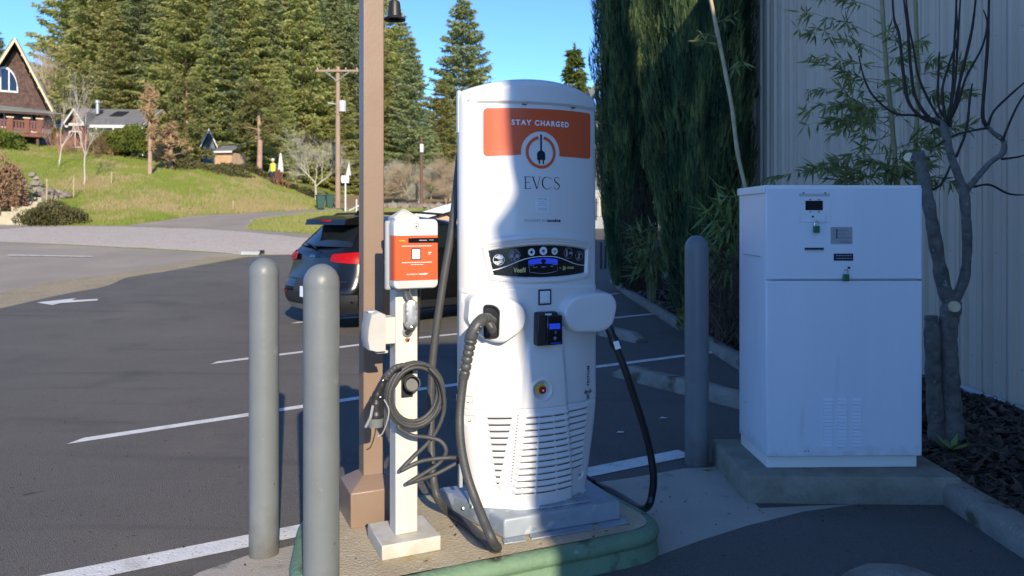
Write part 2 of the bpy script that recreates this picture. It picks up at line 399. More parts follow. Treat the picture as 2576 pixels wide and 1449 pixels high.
# regions, later ones win
lot = [(-60, -25), (30, -25), (30, 60), (-2.5, 46), (-4.8, 28)] + hp([(784, 600), (740, 640), (640, 643), (488, 670), (314, 699), (272, 718), (139, 744), (0, 776)]) + [(-14, 11), (-60, -5)]
road = hp([(640, 643), (557, 637), (435, 630), (157, 616), (0, 609)]) + [(-24, 23.6), (-60, 24), (-60, -5), (-14, 11.2)] + hp([(0, 735), (139, 706), (296, 689), (453, 663), (522, 647)])
tan = hp([(0, 735), (139, 706), (296, 689), (453, 663), (522, 647), (640, 639), (655, 645), (610, 646), (488, 670), (314, 699), (272, 718), (139, 744), (0, 776)]) + [(-14, 11), (-14, 12)]
gravel = hp([(0, 608), (157, 614), (435, 628), (557, 635), (620, 642), (740, 640), (900, 640), (900, 606), (784, 600), (610, 582.6), (505, 575.6), (314, 570), (80, 569.5), (0, 577)]) + [(-24, 28), (-24, 23.6)]
drive = hp([(0, 577), (80, 569), (314, 570), (505, 575.6), (610, 583), (784, 601), (900, 607)]) + [(-5, 27.0)] + hp([(787, 589), (617, 577.5), (640, 553), (714, 543.5), (836, 530), (905, 527)]) + [(-8.5, 46), (-8.8, 47.5)] + hp([(836, 525), (697, 532), (488, 542.5), (400, 556), (314, 567.6), (139, 567), (0, 557)]) + [(-24, 31.5), (-60, 32), (-60, 27), (-24, 28)]
slab = [G(1470, 1218), G(1600, 1200), G(1722, 1178), G(1790, 1176), (1.335, 4.9), (1.36, 4.15), G(2160, 1268), G(2020, 1287), G(1880, 1322), G(1760, 1360), G(1655, 1398), (.2, 3.5), (-.1, 4.05)]
slabL = [G(400, 1500), G(500, 1440), G(620, 1398), G(745, 1370), (-.8, 3.9), (-.6, 2.6), G(480, 1640)]
bank = hp([(836, 524), (905, 526)]) + [(-5, 46), (6, 46), (40, 48), (40, 120), (-12, 120)] + hp([(740, 482), (800, 505)])
REG = [('parking_lot', 'asphalt', ragged(lot, 1.2, .12, 1)), ('road', 'old_asphalt', road), ('roadside_gravel', 'tan_gravel', ragged(tan, .5, .10, 2)), ('driveway', 'old_asphalt', drive),
       ('gravel_strip', 'grey_gravel', ragged(gravel, .6, .16, 3)), ('bank', 'brown_bank', ragged(bank, 1.5, .5, 5)), ('concrete_slab', 'slab', ragged(slab, .25, .012, 4)), ('concrete_strip', 'slab', slabL)]
pts = []
def grid(x0, x1, y0, y1, st):
    x = x0
    while x <= x1:
        y = y0
        while y <= y1: pts.append((x + .013 * math.sin(y * 7), y + .017 * math.sin(x * 5))); y += st
        x += st
grid(-30, 6, -6, 27, 1.5); grid(-42, 14, 28, 64, .9); grid(-140, 90, 66, 160, 6); grid(-110, -44, 20, 64, 4); grid(16, 70, -20, 64, 5)
OUT = [(-700, -60), (700, -60), (700, 700), (-700, 700)]
def which(c):
    k = 'ground'
    for nm, m_, pl in REG:
        if inside(c, pl): k = nm
    return k
parts = cdt([OUT] + [r[2] for r in REG], pts, which)
MATOF = {r[0]: r[1] for r in REG}; MATOF['ground'] = 'grass_ground'
for k, (v, f) in parts.items():
    b = MB(); b.add([(x, y, height(x, y)) for x, y in v], f)
    tag(b.build(k, MATOF[k], fix=False, smooth=0), kind='structure')

def strip(name, label, poly, off=.004, m='paint', cat='road marking', group='white painted lines on the asphalt', step=.6):
    v, f = sheet(poly, step); b = MB(); b.add([(x, y, height(x, y) + off) for x, y in v], f)
    return tag(b.build(name, m, fix=False), label, cat, group)
def line(a, b, w, cut0=0, cut1=0):
    a = Vector(a); b = Vector(b); d = (b - a).normalized(); n = Vector((-d.y, d.x)) * w / 2
    return [tuple(a - n), tuple(b - n), tuple(b + n + d * cut1), tuple(a + n + d * cut0)]
def along(a, b, c):                    # polyline ribbon helper: three point stripe
    return a
w = .105
l0a = G(-120, 1512); l0b = G(760, 1336); l0c = G(1475, 1190); l0d = G(1724, 1140)
strip('parking_line', 'wide white line running behind the charger island into the slab corner', line(l0a, l0d, .15), group='white painted lines on the asphalt')
strip('parking_line', 'long white stall line starting left of the nearer pair of bollards', line(G(165, 1114), G(1000, 987), w, .12) , group='white painted lines on the asphalt')
strip('parking_line', 'white stall line ending at the kerb behind the slate bollard', line(G(1004, 986.5), G(1795, 886), w), group='white painted lines on the asphalt')
strip('parking_line', 'short white stall line in the sun left of the brown post', line(G(525, 915), G(1000, 856), w, .12), group='white painted lines on the asphalt')
strip('parking_line', 'white stall line crossing between the two farther wheel stops to the kerb', line(G(1004, 855.5), G(1642, 790), w), group='white painted lines on the asphalt')
strip('parking_line', 'white stall line passing under the rear of the dark car', line(G(705, 818), G(1000, 789), w), group='white painted lines on the asphalt')
strip('parking_line', 'farthest white stall line, seen beside the right edge of the charger', line(G(1400, 758), G(1557, 738), w), group='white painted lines on the asphalt')
strip('lane_dash', 'single white dash on the grey road at far left', line(hit(20, 643.5), hit(233, 647), .13), off=.02, group='', step=.4)
ar = hp([(92, 762.5), (132, 769), (152, 764), (245, 757.5), (247, 753.5), (180, 757), (192, 751.5)])
strip('arrow_marking', 'white arrow painted on the dark asphalt pointing left', ar, off=.012, group='', step=.4)
# ------------------------------------------------------------------ grey metal building on the right (an added unseen block behind the camera throws the shade)
bld = thing('metal_building', 'large building with tall light grey ribbed metal wall along the planting bed', 'building', (0, 0, 0))
WX = 4.0; PW = .32; WTOP = 6.03
def panel_mesh():
    b = MB(); prof = [(0, 0), (.012, 0), (.024, -.038), (.066, -.038), (.078, 0), (.185, 0), (.19, -.010), (.199, -.010), (.204, 0), (.255, 0), (.26, -.010), (.269, -.010), (.274, 0), (PW, 0)]
    vs = []; fs = []
    for a, d in prof: vs += [(d, -a, 0), (d, -a, WTOP)]
    n = len(prof)
    for i in range(n - 1): fs.append((2 * i, 2 * i + 2, 2 * i + 3, 2 * i + 1))
    b.add(vs, fs); return b.mesh('wall_panel', 'metal_siding')
pm = panel_mesh()
for i in range(26):
    o = bpy.data.objects.new('wall_panel', pm); COL.objects.link(o); o.parent = bld; o.location = (WX, 12.45 - i * PW, .06)
yb = 12.45 - 26 * PW
b = MB()
for i in range(26):
    for z in (.35, 1.25, 2.15, 3.05, 3.95, 4.85):
        b.lathe([(.007, 0), (.007, .004), (.003, .006)], 6, (WX, 12.45 - i * PW - .13, z + .06), Matrix.Rotation(R(-90), 4, 'Y'))
tag(b.build('panel_screws', 'meter_grey', bld, fix=False), kind='stuff')
b = MB(); b.box((WX + .12 + 4, (12.45 - 8) / 2, WTOP / 2 + .03), (8 - .1, 12.45 + 8, WTOP)); b.build('wall', 'metal_siding', bld)
b = MB(); b.box((WX + .02, (yb - 8) / 2, WTOP / 2 + .03), (.08, yb + 8, WTOP - .05)); b.build('wall', 'metal_siding', bld)
b = MB(); b.box((WX + 3.9, 2.2, WTOP + .12), (8.3, 20.7, .2)); b.build('roof', 'metal_siding', bld)
b = MB(); b.box((WX - .005, 12.47, WTOP / 2), (.09, .05, WTOP)); b.build('corner_trim', 'metal_siding', bld, bev=.006)
b = MB(); b.box((WX - .03, 4.0, .10), (.035, 17.0, .055)); b.build('base_trim', 'siding_white', bld, bev=.004)
# unseen block added behind the camera to shade the right half of the charger
b = MB(); shade_block = [(2.085, -3.2), (WX + .05, -2.9), (WX + .05, -7.8), (3.9, -7.8)]
b.prism(shade_block, 0, 5.4); b.build('shade_block', 'metal_siding', bld)
vp = [(5.4, .13), (4.95, .13), (4.7, .11), (4.58, .085), (4.50, .13), (4.42, .19), (4.30, .17), (4.2, .135), (4.08, .10), (3.95, .07), (3.75, .04), (3.4, .0), (3.2, .015), (3.0, .0)]
b = MB(); b.extr([(2.085 - d, z) for z, d in vp] + [(2.3, 3.0), (2.3, 5.4)], lambda a, z, d: (a, -3.3 + d, z), .08); b.build('shadow_edge_strip', 'bush_dark', bld)  # added strip, outline cut to shape the shadow edge on the charger

# planting bed along the wall
def noisy(x, y, s=1): return mnoise.noise(Vector((x * s, y * s, 3.1)))
b = MB(); nx, ny = 14, 220; vs = []; fs = []
for j in range(ny + 1):
    y = -3 + 29 * j / ny
    for i in range(nx + 1):
        x = 2.53 + 1.5 * i / nx
        vs.append((x, y, .075 + .05 * noisy(x, y, 2.2) + .02 * noisy(x, y, 9) + .05 * math.sin(math.pi * i / nx)))
for j in range(ny):
    for i in range(nx): a = j * (nx + 1) + i; fs.append((a, a + 1, a + nx + 2, a + nx + 1))
b.add(vs, fs); tag(b.build('soil_bed', 'soil', smooth=0, fix=False), kind='structure')
rng = random.Random(7)
b = MB()
for _ in range(16000):
    y = rng.uniform(2.2, 20) if rng.random() < .6 else rng.uniform(2.2, 7); x = rng.uniform(2.5, 3.98); z = .09 + .05 * noisy(x, y, 2.2) + .02 * noisy(x, y, 9) + .05 * math.sin(math.pi * (x - 2.53) / 1.5)
    L = rng.uniform(.02, .075); wd = L * rng.uniform(.2, .5); a = rng.uniform(0, 6.28); tl = rng.uniform(-.6, .6)
    d = Vector((math.cos(a) * math.cos(tl), math.sin(a) * math.cos(tl), math.sin(tl))); p = Vector((-d.y, d.x, rng.uniform(-.3, .3))) * wd; c = Vector((x, y, z + .005)); d *= L
    b.add([c - d, c + p, c + d, c - p], [(0, 1, 2, 3)], rng.random() ** 2)
tag(b.build('bark_mulch', 'bark', fix=False), 'dark bark chips strewn over the planting bed', 'mulch', kind='stuff')
b = MB()
for _ in range(1500):
    y = rng.uniform(9.5, 21); x = rng.uniform(2.5, 3.3); z = .15 + .05 * noisy(x, y, 2.2)
    L = rng.uniform(.03, .08); a = rng.uniform(0, 6.28); tl = rng.uniform(-.5, .9)
    d = Vector((math.cos(a) * math.cos(tl), math.sin(a) * math.cos(tl), math.sin(tl))); p = Vector((-d.y, d.x, rng.uniform(-.5, .5))) * L * .45; c = Vector((x, y, z)); d *= L
    b.add([c - d, c + p, c + d, c - p], [(0, 1, 2, 3)], rng.random())
tag(b.build('leaf_litter', 'dry_leaf', fix=False), 'dry brown leaves lying under the tall dark hedge trees', 'leaf litter', kind='stuff')

# bed kerb, in cast lengths
kb = thing('bed_kerb', 'long low concrete kerb edging the planting bed beside the parking stalls', 'kerb', (2.47, 0, 0))
y = 2.0; i = 0
while y < 21:
    b = MB(); L = 2.4; prof = [(-.075, -.02), (-.075, .085), (-.05, .115), (.06, .12), (.085, .1), (.085, -.02)]
    rings = []; n = 16
    for j in range(n + 1):
        yy = y + (L - .012) * j / n
        rings.append([(a + .012 * noisy(yy * 3, a * 9 + i), yy, z + (.010 * noisy(yy * 4, a * 20 + 5) if z > 0 else 0)) for a, z in prof])
    b.loft(rings); b.build('kerb_length', 'kerbc', kb, smooth=R(50)); y += L; i += 1

# wheel stops
def wheel_stop(a, d, L, label, hh=.125, ww=.085, seed=0, chip=0):
    d = Vector(d).normalized(); t = thing('wheel_stop', label, 'wheel stop', (a[0], a[1], 0), math.atan2(d.y, d.x), 'concrete wheel stops')
    b = MB(); rings = []; n = 40
    for j in range(n + 1):
        x = L * j / n; e = min(1, .35 + .65 * min(x, L - x) / .16)
        r = []
        for yy, z in [(-ww, 0), (-ww, hh * .45), (-ww * .62, hh * .95), (-.02, hh), (ww * .62, hh * .95), (ww, hh * .45), (ww, 0)]:
            q = mnoise.noise(Vector((x * 5, yy * 22, z * 22 + seed))); dz = z * e if z > hh * .6 else z * min(1, e * 1.5)
            if chip and x > L - .5 and z > .05: dz -= chip * max(0, mnoise.noise(Vector((x * 11, yy * 15, seed + 2)))) + .01
            r.append((x, yy + .010 * q, max(0, dz + (.008 * q if z else 0))))
        rings.append(r)
    b.loft(rings); b.build('block', 'kerbc', t, smooth=R(50))
    return t
n_ = Vector((.553, -.833))
wheel_stop(G(1556, 944), n_, 2.0, 'nearest pale wheel stop, passing behind the slate bollard and the cabinet', .13, .095, 1)
wheel_stop((.78, 11.15), n_, 1.62, 'second wheel stop, its right end just left of the slate bollard', .125, .095, 2)
wheel_stop((.75, 15.1), n_, 1.75, 'farthest wheel stop with a broken crumbling right end', .12, .09, 3, .09)
wheel_stop((1.53, 3.36), (.55, -.83), 1.8, 'end of a wheel stop at the bottom edge of the photo below the cabinet', .1, .13, 4)

# ------------------------------------------------------------------ charger island
ISL = .14
def rounded(pts_r, n=9):
    out = []; m = len(pts_r)
    for i in range(m):
        p0 = Vector(pts_r[i - 1][:2]); p1 = Vector(pts_r[i][:2]); p2 = Vector(pts_r[(i + 1) % m][:2]); r = min(pts_r[i][2], .49 * (p0 - p1).length, .49 * (p2 - p1).length)
        if r == 0: out.append(tuple(p1)); continue
        d0 = (p0 - p1).normalized(); d2 = (p2 - p1).normalized()
        a = p1 + d0 * r; c = p1 + d2 * r
        for k in range(n + 1):
            t = k / n; out.append(tuple(a * (1 - t) ** 2 + p1 * 2 * t * (1 - t) + c * t * t))
    return out
isl_pts = rounded([(-.86, 2.83, .40), (.78, 3.555, .26), (.40, 4.24, .12), (-1.06, 3.82, .28)])
def dense(pl, st):
    out = []
    for i in range(len(pl)):
        a, c = Vector(pl[i]), Vector(pl[(i + 1) % len(pl)]); k = max(1, int((c - a).length / st))
        for j in range(k): out.append(tuple(a + (c - a) * j / k))
    return out
isl_pts = dense(isl_pts, .05)
def resample(pl, n):
    q = [Vector(p) for p in pl]; q.append(q[0]); L = [0]
    for a, b in zip(q, q[1:]): L.append(L[-1] + (b - a).length)
    out = []; j = 0
    for i in range(n):
        t = L[-1] * i / n
        while L[j + 1] <= t: j += 1
        out.append(tuple(q[j].lerp(q[j + 1], (t - L[j]) / max(1e-9, L[j + 1] - L[j]))))
    return out
def offset(pl, d):
    out = []; n = len(pl)
    for i in range(n):
        a = Vector(pl[i - 1]); c = Vector(pl[(i + 1) % n]); t = (c - a).normalized(); out.append((pl[i][0] - t.y * d, pl[i][1] + t.x * d))
    return out
isl = thing('charger_island', 'raised concrete island with green painted rim under the tall charger', 'kerb island', (0, 0, 0))
inner = offset(isl_pts, .05)
v, f = sheet(inner, .12); b = MB(); b.add([(x, y, ISL) for x, y in v], f); b.build('top_slab', 'island', isl, fix=False)
def wv(p, k, a): return a * mnoise.noise(Vector((p[0] * 6, p[1] * 6, k)))
rings = []
for d, z in [(.05, ISL - .002), (.034, ISL + .001), (.012, ISL - .005), (-.004, ISL - .02), (-.010, ISL - .042), (-.004, ISL - .060), (.006, ISL - .066), (.008, ISL - .075), (.002, ISL - .084), (-.006, .0), (-.012, -.02)]:
    rings.append([(p[0], p[1], z + wv(p, z * 9, .003)) for p in offset(isl_pts, d)])
b = MB(); b.loft(rings, cap=False); b.build('painted_rim', 'green_paint', isl, smooth=R(60))

# ------------------------------------------------------------------ galvanised plinth
PT = math.tan
pl_rz = R(22)
def loc2(o, rz, x, y):
    return (o[0] + x * math.cos(rz) - y * math.sin(rz), o[1] + x * math.sin(rz) + y * math.cos(rz))
pl = thing('plinth', 'galvanised steel plinth bolted to the island under the charger', 'plinth', (-.035, 3.405, ISL), pl_rz)
b = MB(); PLH = .095; q = [(0, 0), (.60, 0), (.60, .50), (-.16, .50)]
rings = []
for d, z in [(0, 0.004), (0, PLH - .012), (.004, PLH - .003), (.012, PLH)]:
    rings.append([(x + (d if x < .1 else -d), y + (d if y < .1 else -d), z) for x, y in q])
b.loft(rings); b.build('box', 'galv', pl, bev=.006)
for xs in [(-.02, .085), (.112, .43), (.462, .61)]:
    b = MB(); b.prism([(xs[0], -.05), (xs[1], -.055), (xs[1] + .012, -.002), (xs[0] + .01, -.002)], .001, .008); b.build('flange', 'galv', pl, bev=.002)
b = MB(); b.box((.33, .085, PLH + .006), (.26, .10, .010)); cp = b.build('cover_plate', 'galv', pl, bev=.003)
for i in range(5):
    for yy in (.05, .12):
        b = MB(); b.lathe([(.006, 0), (.006, .004), (.003, .006)], 8, (.225 + i * .052, yy, PLH + .011)); b.build('bolt', 'steel', cp)
for x, y in [(-.05, .17), (-.09, .30)]:
    b = MB(); b.lathe([(.012, 0), (.012, .006), (.006, .01)], 8, (0, 0, 0)); o = b.build('bolt', 'steel', pl); o.location = (x - .002, y, .05); o.rotation_euler = (0, R(-90), R(-18))

# ------------------------------------------------------------------ tall charger
CH = thing('fast_charger', 'tall white electric car fast charger with orange banner and two cable holsters', 'charger', (.093, 3.66, ISL + PLH), R(20))
HT, HW, SAG = 2.015, .356, .11
def wid(z): return HW - .056 * sm(.50, -.05, z) if z < .5 else HW
def npx(f): return np.vectorize(f)
def ss(a, b, x): t = np.clip((x - a) / (b - a), 0, 1); return t * t * (3 - 2 * t)
PAN = dict(l=lambda z: -.237 + (1.202 - z) * .21, r=lambda z: .272 - (1.204 - z) * .045,
           t=lambda x: 1.229 - .026 * ((x - .018) / .25) ** 2, b=lambda x: 1.077 + .014 * ((x - .03) / .25) ** 2)
SL = []                                                           # ventilation slots: (x0, x1, z0, z1, column)
for i in range(11):
    z = .425 - i * .0305; SL.append((-.243 + i * .0042, -.137 - i * .0055, z - .004, z + .006, 0))
for i in range(13):
    z = .428 - i * .0295; x0 = -.074 - i * .0042; x1 = .118 + i * .0042; k = (x1 - x0)
    for a, c in ((0, .30), (.34, .68), (.72, 1.0)): SL.append((x0 + k * a, x0 + k * c, z - .003, z + .004, 1))
for i in range(10):
    z = .430 - i * .031; SL.append((.137 + i * .0045, .272 - i * .0035, z - .003, z + .003, 2))
def front_y(x, z):
    """depth of the front skin (negative = towards the viewer) at width x and height z; numpy arrays"""
    x = np.asarray(x, float); z = np.asarray(z, float)
    w = np.where(z < .5, HW - .056 * ss(.5, -.05, z), HW)
    y = -SAG * (1 - np.clip(x / w, -1, 1) ** 2)
    r = .035; e = np.clip((np.abs(x) - (w - r)) / r, 0, 1); y = y + r * (1 - np.sqrt(1 - e * e * .98))
    zt = HT - .062 * np.clip(np.abs(x + .0) / HW, 0, 1) ** 2.2
    e = np.clip((z - (zt - .04)) / .04, 0, 1); y = y + .04 * (1 - np.sqrt(1 - e * e * .98))
    # brow over the banner
    mx = ss(.345, .295, np.abs(x - .03)); y = y + .013 * mx * ss(1.906, 1.892, z) * ss(1.45, 1.70, z)
    # visor and recessed panel
    m = np.minimum.reduce([PAN['t'](x) - z, z - PAN['b'](x), x - PAN['l'](z), PAN['r'](z) - x])
    y = y + .013 * ss(-.004, .002, m)
    y = y - .010 * ss(-.030, -.020, m) * ss(.0, -.006, m)
    up = z - PAN['t'](x); sidef = ss(.31, .24, np.abs(x - .018))
    y = y - .020 * ss(.062, .046, up) * ss(.014, .036, up) * sidef
    # shoulder above the holsters and the middle spine
    sh = 1.035 - .05 * np.abs(x) ; y = y - .008 * ss(sh + .012, sh - .006, z)
    cl_ = -.062 - .10 * np.clip(.78 - z, 0, .8); cr_ = .115 + .088 * np.clip(.78 - z, 0, .8)
    fade = ss(.82, .62, z)
    y = y - .020 * fade * ss(cl_ - .014, cl_ + .014, x) * ss(cr_ + .012, cr_ - .012, x)
    # emergency stop dish
    d = np.hypot(x - .002, (z - .553)); y = y + .022 * ss(.046, .026, d) - .004 * ss(.06, .05, d) * ss(.04, .048, d)
    y = y + .007 * ss(.0045, .002, np.abs(z - (.463 + .003 * np.cos(x * 9))))
    y = y + .012 * ss(.12, .0, z)
    # louvres
    for x0, x1, z0, z1, c in SL:
        g = ss(x0 - .012, x0 - .002, x) * ss(x1 + .012, x1 + .002, x)
        y = y - (.0075 if c != 1 else .006) * g * ss(z1 + .020, z1 + .004, z) * ss(z0 + .001, z1, z)
        y = y + .004 * g * ss(z0 - .004, z0, z) * ss(z1 + .002, z1 - .001, z)
    for fx, fz in ((-.322, 1.915), (-.328, .985), (-.325, .505), (-.318, .415)):
        y = y + .007 * ss(.020, .015, np.abs(x - fx)) * ss(.022, .017, np.abs(z - fz))
    for fx, fz in ((-.205, .085), (.235, .105)):
        d = np.hypot(x - fx, z - fz); y = y + .008 * ss(.026, .018, d)
    return y
nx, nz = 150, 620
us = np.linspace(-1, 1, nx); us = np.sign(us) * (1 - (1 - np.abs(us)) ** 1.15) ; 
zz = np.linspace(0, 1, nz)
vs = []; fs = []
X = np.zeros((nz, nx)); Z = np.zeros((nz, nx))
for j, t in enumerate(zz):
    zt = HT * t; wz = wid(zt); X[j] = us * wz
    Z[j] = t * (HT - .062 * np.abs(us) ** 2.2)
Y = front_y(X, Z)
for j in range(nz):
    for i in range(nx): vs.append((X[j, i], Y[j, i], Z[j, i]))
for j in range(nz - 1):
    for i in range(nx - 1): a = j * nx + i; fs.append((a, a + 1, a + nx + 1, a + nx))
b = MB(); b.add(vs, fs); b.build('front_shell', 'white_shell', CH, smooth=0, fix=False)
# back shell, narrowing to the rear, and the crowned top
back = [(1, 0), (.985, .05), (.90, .13), (.80, .24), (.66, .30), (.3, .32), (-.3, .32), (-.66, .30), (-.80, .24), (-.90, .13), (-.985, .05), (-1, 0)]
vs = []; fs = []; nb = len(back); rows = [0, .05, .25, .45, .6, 1.2, 1.8, 1.96]
for z in rows:
    for a, d in back:
        zz_ = z if z < 1.9 else HT - .062 * abs(a) ** 2.2 - .02
        vs.append((a * (wid(z) - .002), d - (.004 if d == 0 else 0) + .03, zz_))
for j in range(len(rows) - 1):
    for i in range(nb - 1): k = j * nb + i; fs.append((k, k + 1, k + nb + 1, k + nb))
b = MB(); b.add(vs, fs); b.build('back_shell', 'white_metal', CH, smooth=R(40), fix=False)
vs = []; fs = []; cols = 41; dep = 9
for i in range(cols):
    a = -1 + 2 * i / (cols - 1); x = a * HW; zt = HT - .062 * abs(a) ** 2.2
    yf = float(front_y(x, zt)); yb_ = .35 - .3 * abs(a) ** 4
    for k in range(dep):
        t = k / (dep - 1); vs.append((x, yf + (yb_ - yf) * t, zt - .02 * t ** 3))
for i in range(cols - 1):
    for k in range(dep - 1): q = i * dep + k; fs.append((q, q + dep, q + dep + 1, q + 1))
b = MB(); b.add(vs, fs); b.build('top_cap', 'white_shell', CH, smooth=0, fix=False)
b = MB(); b.box((-.335, .075, 1.0), (.018, .03, 1.86)); b.build('side_seal', 'meter_grey', CH, bev=.004)
for z, h in ((1.86, .20), (.47, .10), (.36, .10)):
    b = MB(); b.box((-.352, .045, z), (.016, .035, h)); b.build('hinge', 'white_metal', CH, bev=.005)
b = MB(); b.prism([(-.30, -.002)] + [(x, float(front_y(x, .002)) - .006) for x in np.linspace(-.295, .295, 24)] + [(.30, -.002), (.28, .2), (-.28, .2)], -.012, .004); b.build('base_skirt', 'white_metal', CH)
# slots
for x0, x1, z0, z1, c in SL:
    b = MB(); n = 6; vs = []; fs = []
    for i in range(n + 1):
        x = x0 + (x1 - x0) * i / n
        for z in (z0 - .0012, z1 - .0036): vs.append((x, float(front_y(x, .5 * (z0 + z1) - .001)) - .0022, z))
    for i in range(n): fs.append((2 * i, 2 * i + 2, 2 * i + 3, 2 * i + 1))
    b.add(vs, fs); b.build('vent_slot', 'dark_slot', CH, fix=False)
b = MB()
for i in range(22):
    z = .435 - i * .0145; x = -.105 - .0995 * (.435 - z) - .004
    b.add([(x + dx, float(front_y(x + dx, z + dz)) - .0015, z + dz) for dx, dz in ((-.0035, -.002), (.0035, -.001), (.0035, .003), (-.0035, .002))], [(0, 1, 2, 3)])
tag(b.build('vent_holes', 'dark_slot', CH, fix=False), kind='stuff')
for fx, fz in ((-.322, 1.91), (-.328, .98), (-.325, .50), (-.318, .41), (.235, .105)):
    b = MB(); b.lathe([(.006, 0), (.006, .004), (.002, .005)], 10, (0, 0, 0)); o = b.build('screw', 'steel', CH); o.rotation_euler = (R(90), 0, 0); o.location = (fx, float(front_y(fx, fz)), fz)

def decal(name, m, vs2, fs, parent=None, off=.0015, surf=front_y):
    a = np.array(vs2); y = surf(a[:, 0], a[:, 1]) - off; b = MB()
    b.add([(p[0], float(q), p[1]) for p, q in zip(vs2, y)], fs); return b.build(name, m, parent or CH, fix=False)
def poly_decal(name, m, poly, step=.02, holes=(), **k):
    v, f = sheet(dense(poly, step), step, holes); return decal(name, m, v, f, **k)
def circ(cx, cz, r, n=40, a0=0, a1=360): return [(cx + r * math.cos(R(a0 + (a1 - a0) * i / n)), cz + r * math.sin(R(a0 + (a1 - a0) * i / n))) for i in range(n + (a1 - a0 < 360))]
def ring(cx, cz, r0, r1, a0, a1, n=48):
    v = []; f = []
    for i in range(n + 1):
        a = R(a0 + (a1 - a0) * i / n); v += [(cx + r0 * math.cos(a), cz + r0 * math.sin(a)), (cx + r1 * math.cos(a), cz + r1 * math.sin(a))]
    for i in range(n): f.append((2 * i, 2 * i + 1, 2 * i + 3, 2 * i + 2))
    return v, f
def ribbon(pts_, ws):
    v = []; f = []; n = len(pts_)
    for i in range(n):
        a = Vector(pts_[max(0, i - 1)]); c = Vector(pts_[min(n - 1, i + 1)]); d = (c - a).normalized(); p = Vector(pts_[i]); w_ = (ws[i] if isinstance(ws, (list, tuple)) else ws) / 2
        v += [tuple(p + Vector((-d.y, d.x)) * w_), tuple(p - Vector((-d.y, d.x)) * w_)]
    for i in range(n - 1): f.append((2 * i, 2 * i + 1, 2 * i + 3, 2 * i + 2))
    return v, f
_tc = {}
def text2d(s, bold=0, space=1.0):
    """flat letters of the built-in font as 2-D triangles, scaled to cap height 1, origin at left baseline"""
    k = (s, bold, space)
    if k not in _tc:
        cu = bpy.data.curves.new('lettering', 'FONT'); cu.body = s; cu.size = 1; cu.offset = bold; cu.space_character = space; cu.resolution_u = 4
        o = bpy.data.objects.new('lettering', cu); COL.objects.link(o)
        dg = bpy.context.evaluated_depsgraph_get(); me = o.evaluated_get(dg).to_mesh()
        v = [(p.co.x / .69, p.co.y / .69) for p in me.vertices]; f = [tuple(p.vertices) for p in me.polygons]
        o.evaluated_get(dg).to_mesh_clear(); bpy.data.objects.remove(o); bpy.data.curves.remove(cu)
        _tc[k] = (v, f)
    return _tc[k]
def place(vf, x, z, w=None, h=None, rot=0, anchor='c'):
    v, f = vf; xs = [p[0] for p in v]; zs = [p[1] for p in v]; x0, x1, z0, z1 = min(xs), max(xs), min(zs), max(zs)
    sx = w / (x1 - x0) if w else None; sz = h / (z1 - z0) if h else None
    sx = sx or sz; sz = sz or sx; out = []
    c, s_ = math.cos(rot), math.sin(rot)
    for p in v:
        a = (p[0] - (x0 + x1) / 2) * sx; d = (p[1] - (z0 + z1) / 2) * sz; out.append((x + a * c - d * s_, z + a * s_ + d * c))
    return out, f
def join2(*l):
    v = []; f = []
    for a, c in l: o = len(v); v += a; f += [tuple(i + o for i in q) for q in c]
    return v, f
# banner with the round cut-out, ring, plug, words
LX, LZ = .011, 1.668
ban = rounded([(-.257, 1.646, .022), (.31, 1.651, .022), (.31, 1.877, .022), (-.257, 1.871, .022)], 6)
# cut-out: white disc bites into the lower edge
cut = [p for p in circ(LX, LZ, .099, 64)]
left = [p for p in cut if p[1] > 1.655]
i0 = None
arc = [(LX + .099 * math.cos(R(a)), LZ + .099 * math.sin(R(a))) for a in np.linspace(188, -9, 40)]
low = [ban[k] for k in range(7)]; right = [ban[k] for k in range(7, 14)]
poly = low + arc + right + ban[14:]
poly_decal('banner', 'orange', poly, .02, off=.002)
decal('logo_ring', 'orange', *ring(LX, LZ, .063, .077, 101, 439, 60), off=.003)
plug = join2(ribbon([(LX, 1.752), (LX, 1.675)], .009), sheet([(LX - .021, 1.632), (LX + .021, 1.632), (LX + .021, 1.657)] + [(LX + .021 * math.cos(R(a)), 1.657 + .020 * math.sin(R(a))) for a in range(15, 180, 15)] + [(LX - .021, 1.657)], .008),
             ribbon([(LX - .010, 1.634), (LX - .010, 1.613)], .007), ribbon([(LX + .010, 1.634), (LX + .010, 1.613)], .007))
decal('plug_symbol', 'navy', *plug, off=.003)
decal('lettering', 'white_print', *place(text2d('STAY CHARGED', .035, 1.25), .016, 1.806, .297, .026), off=.0035)
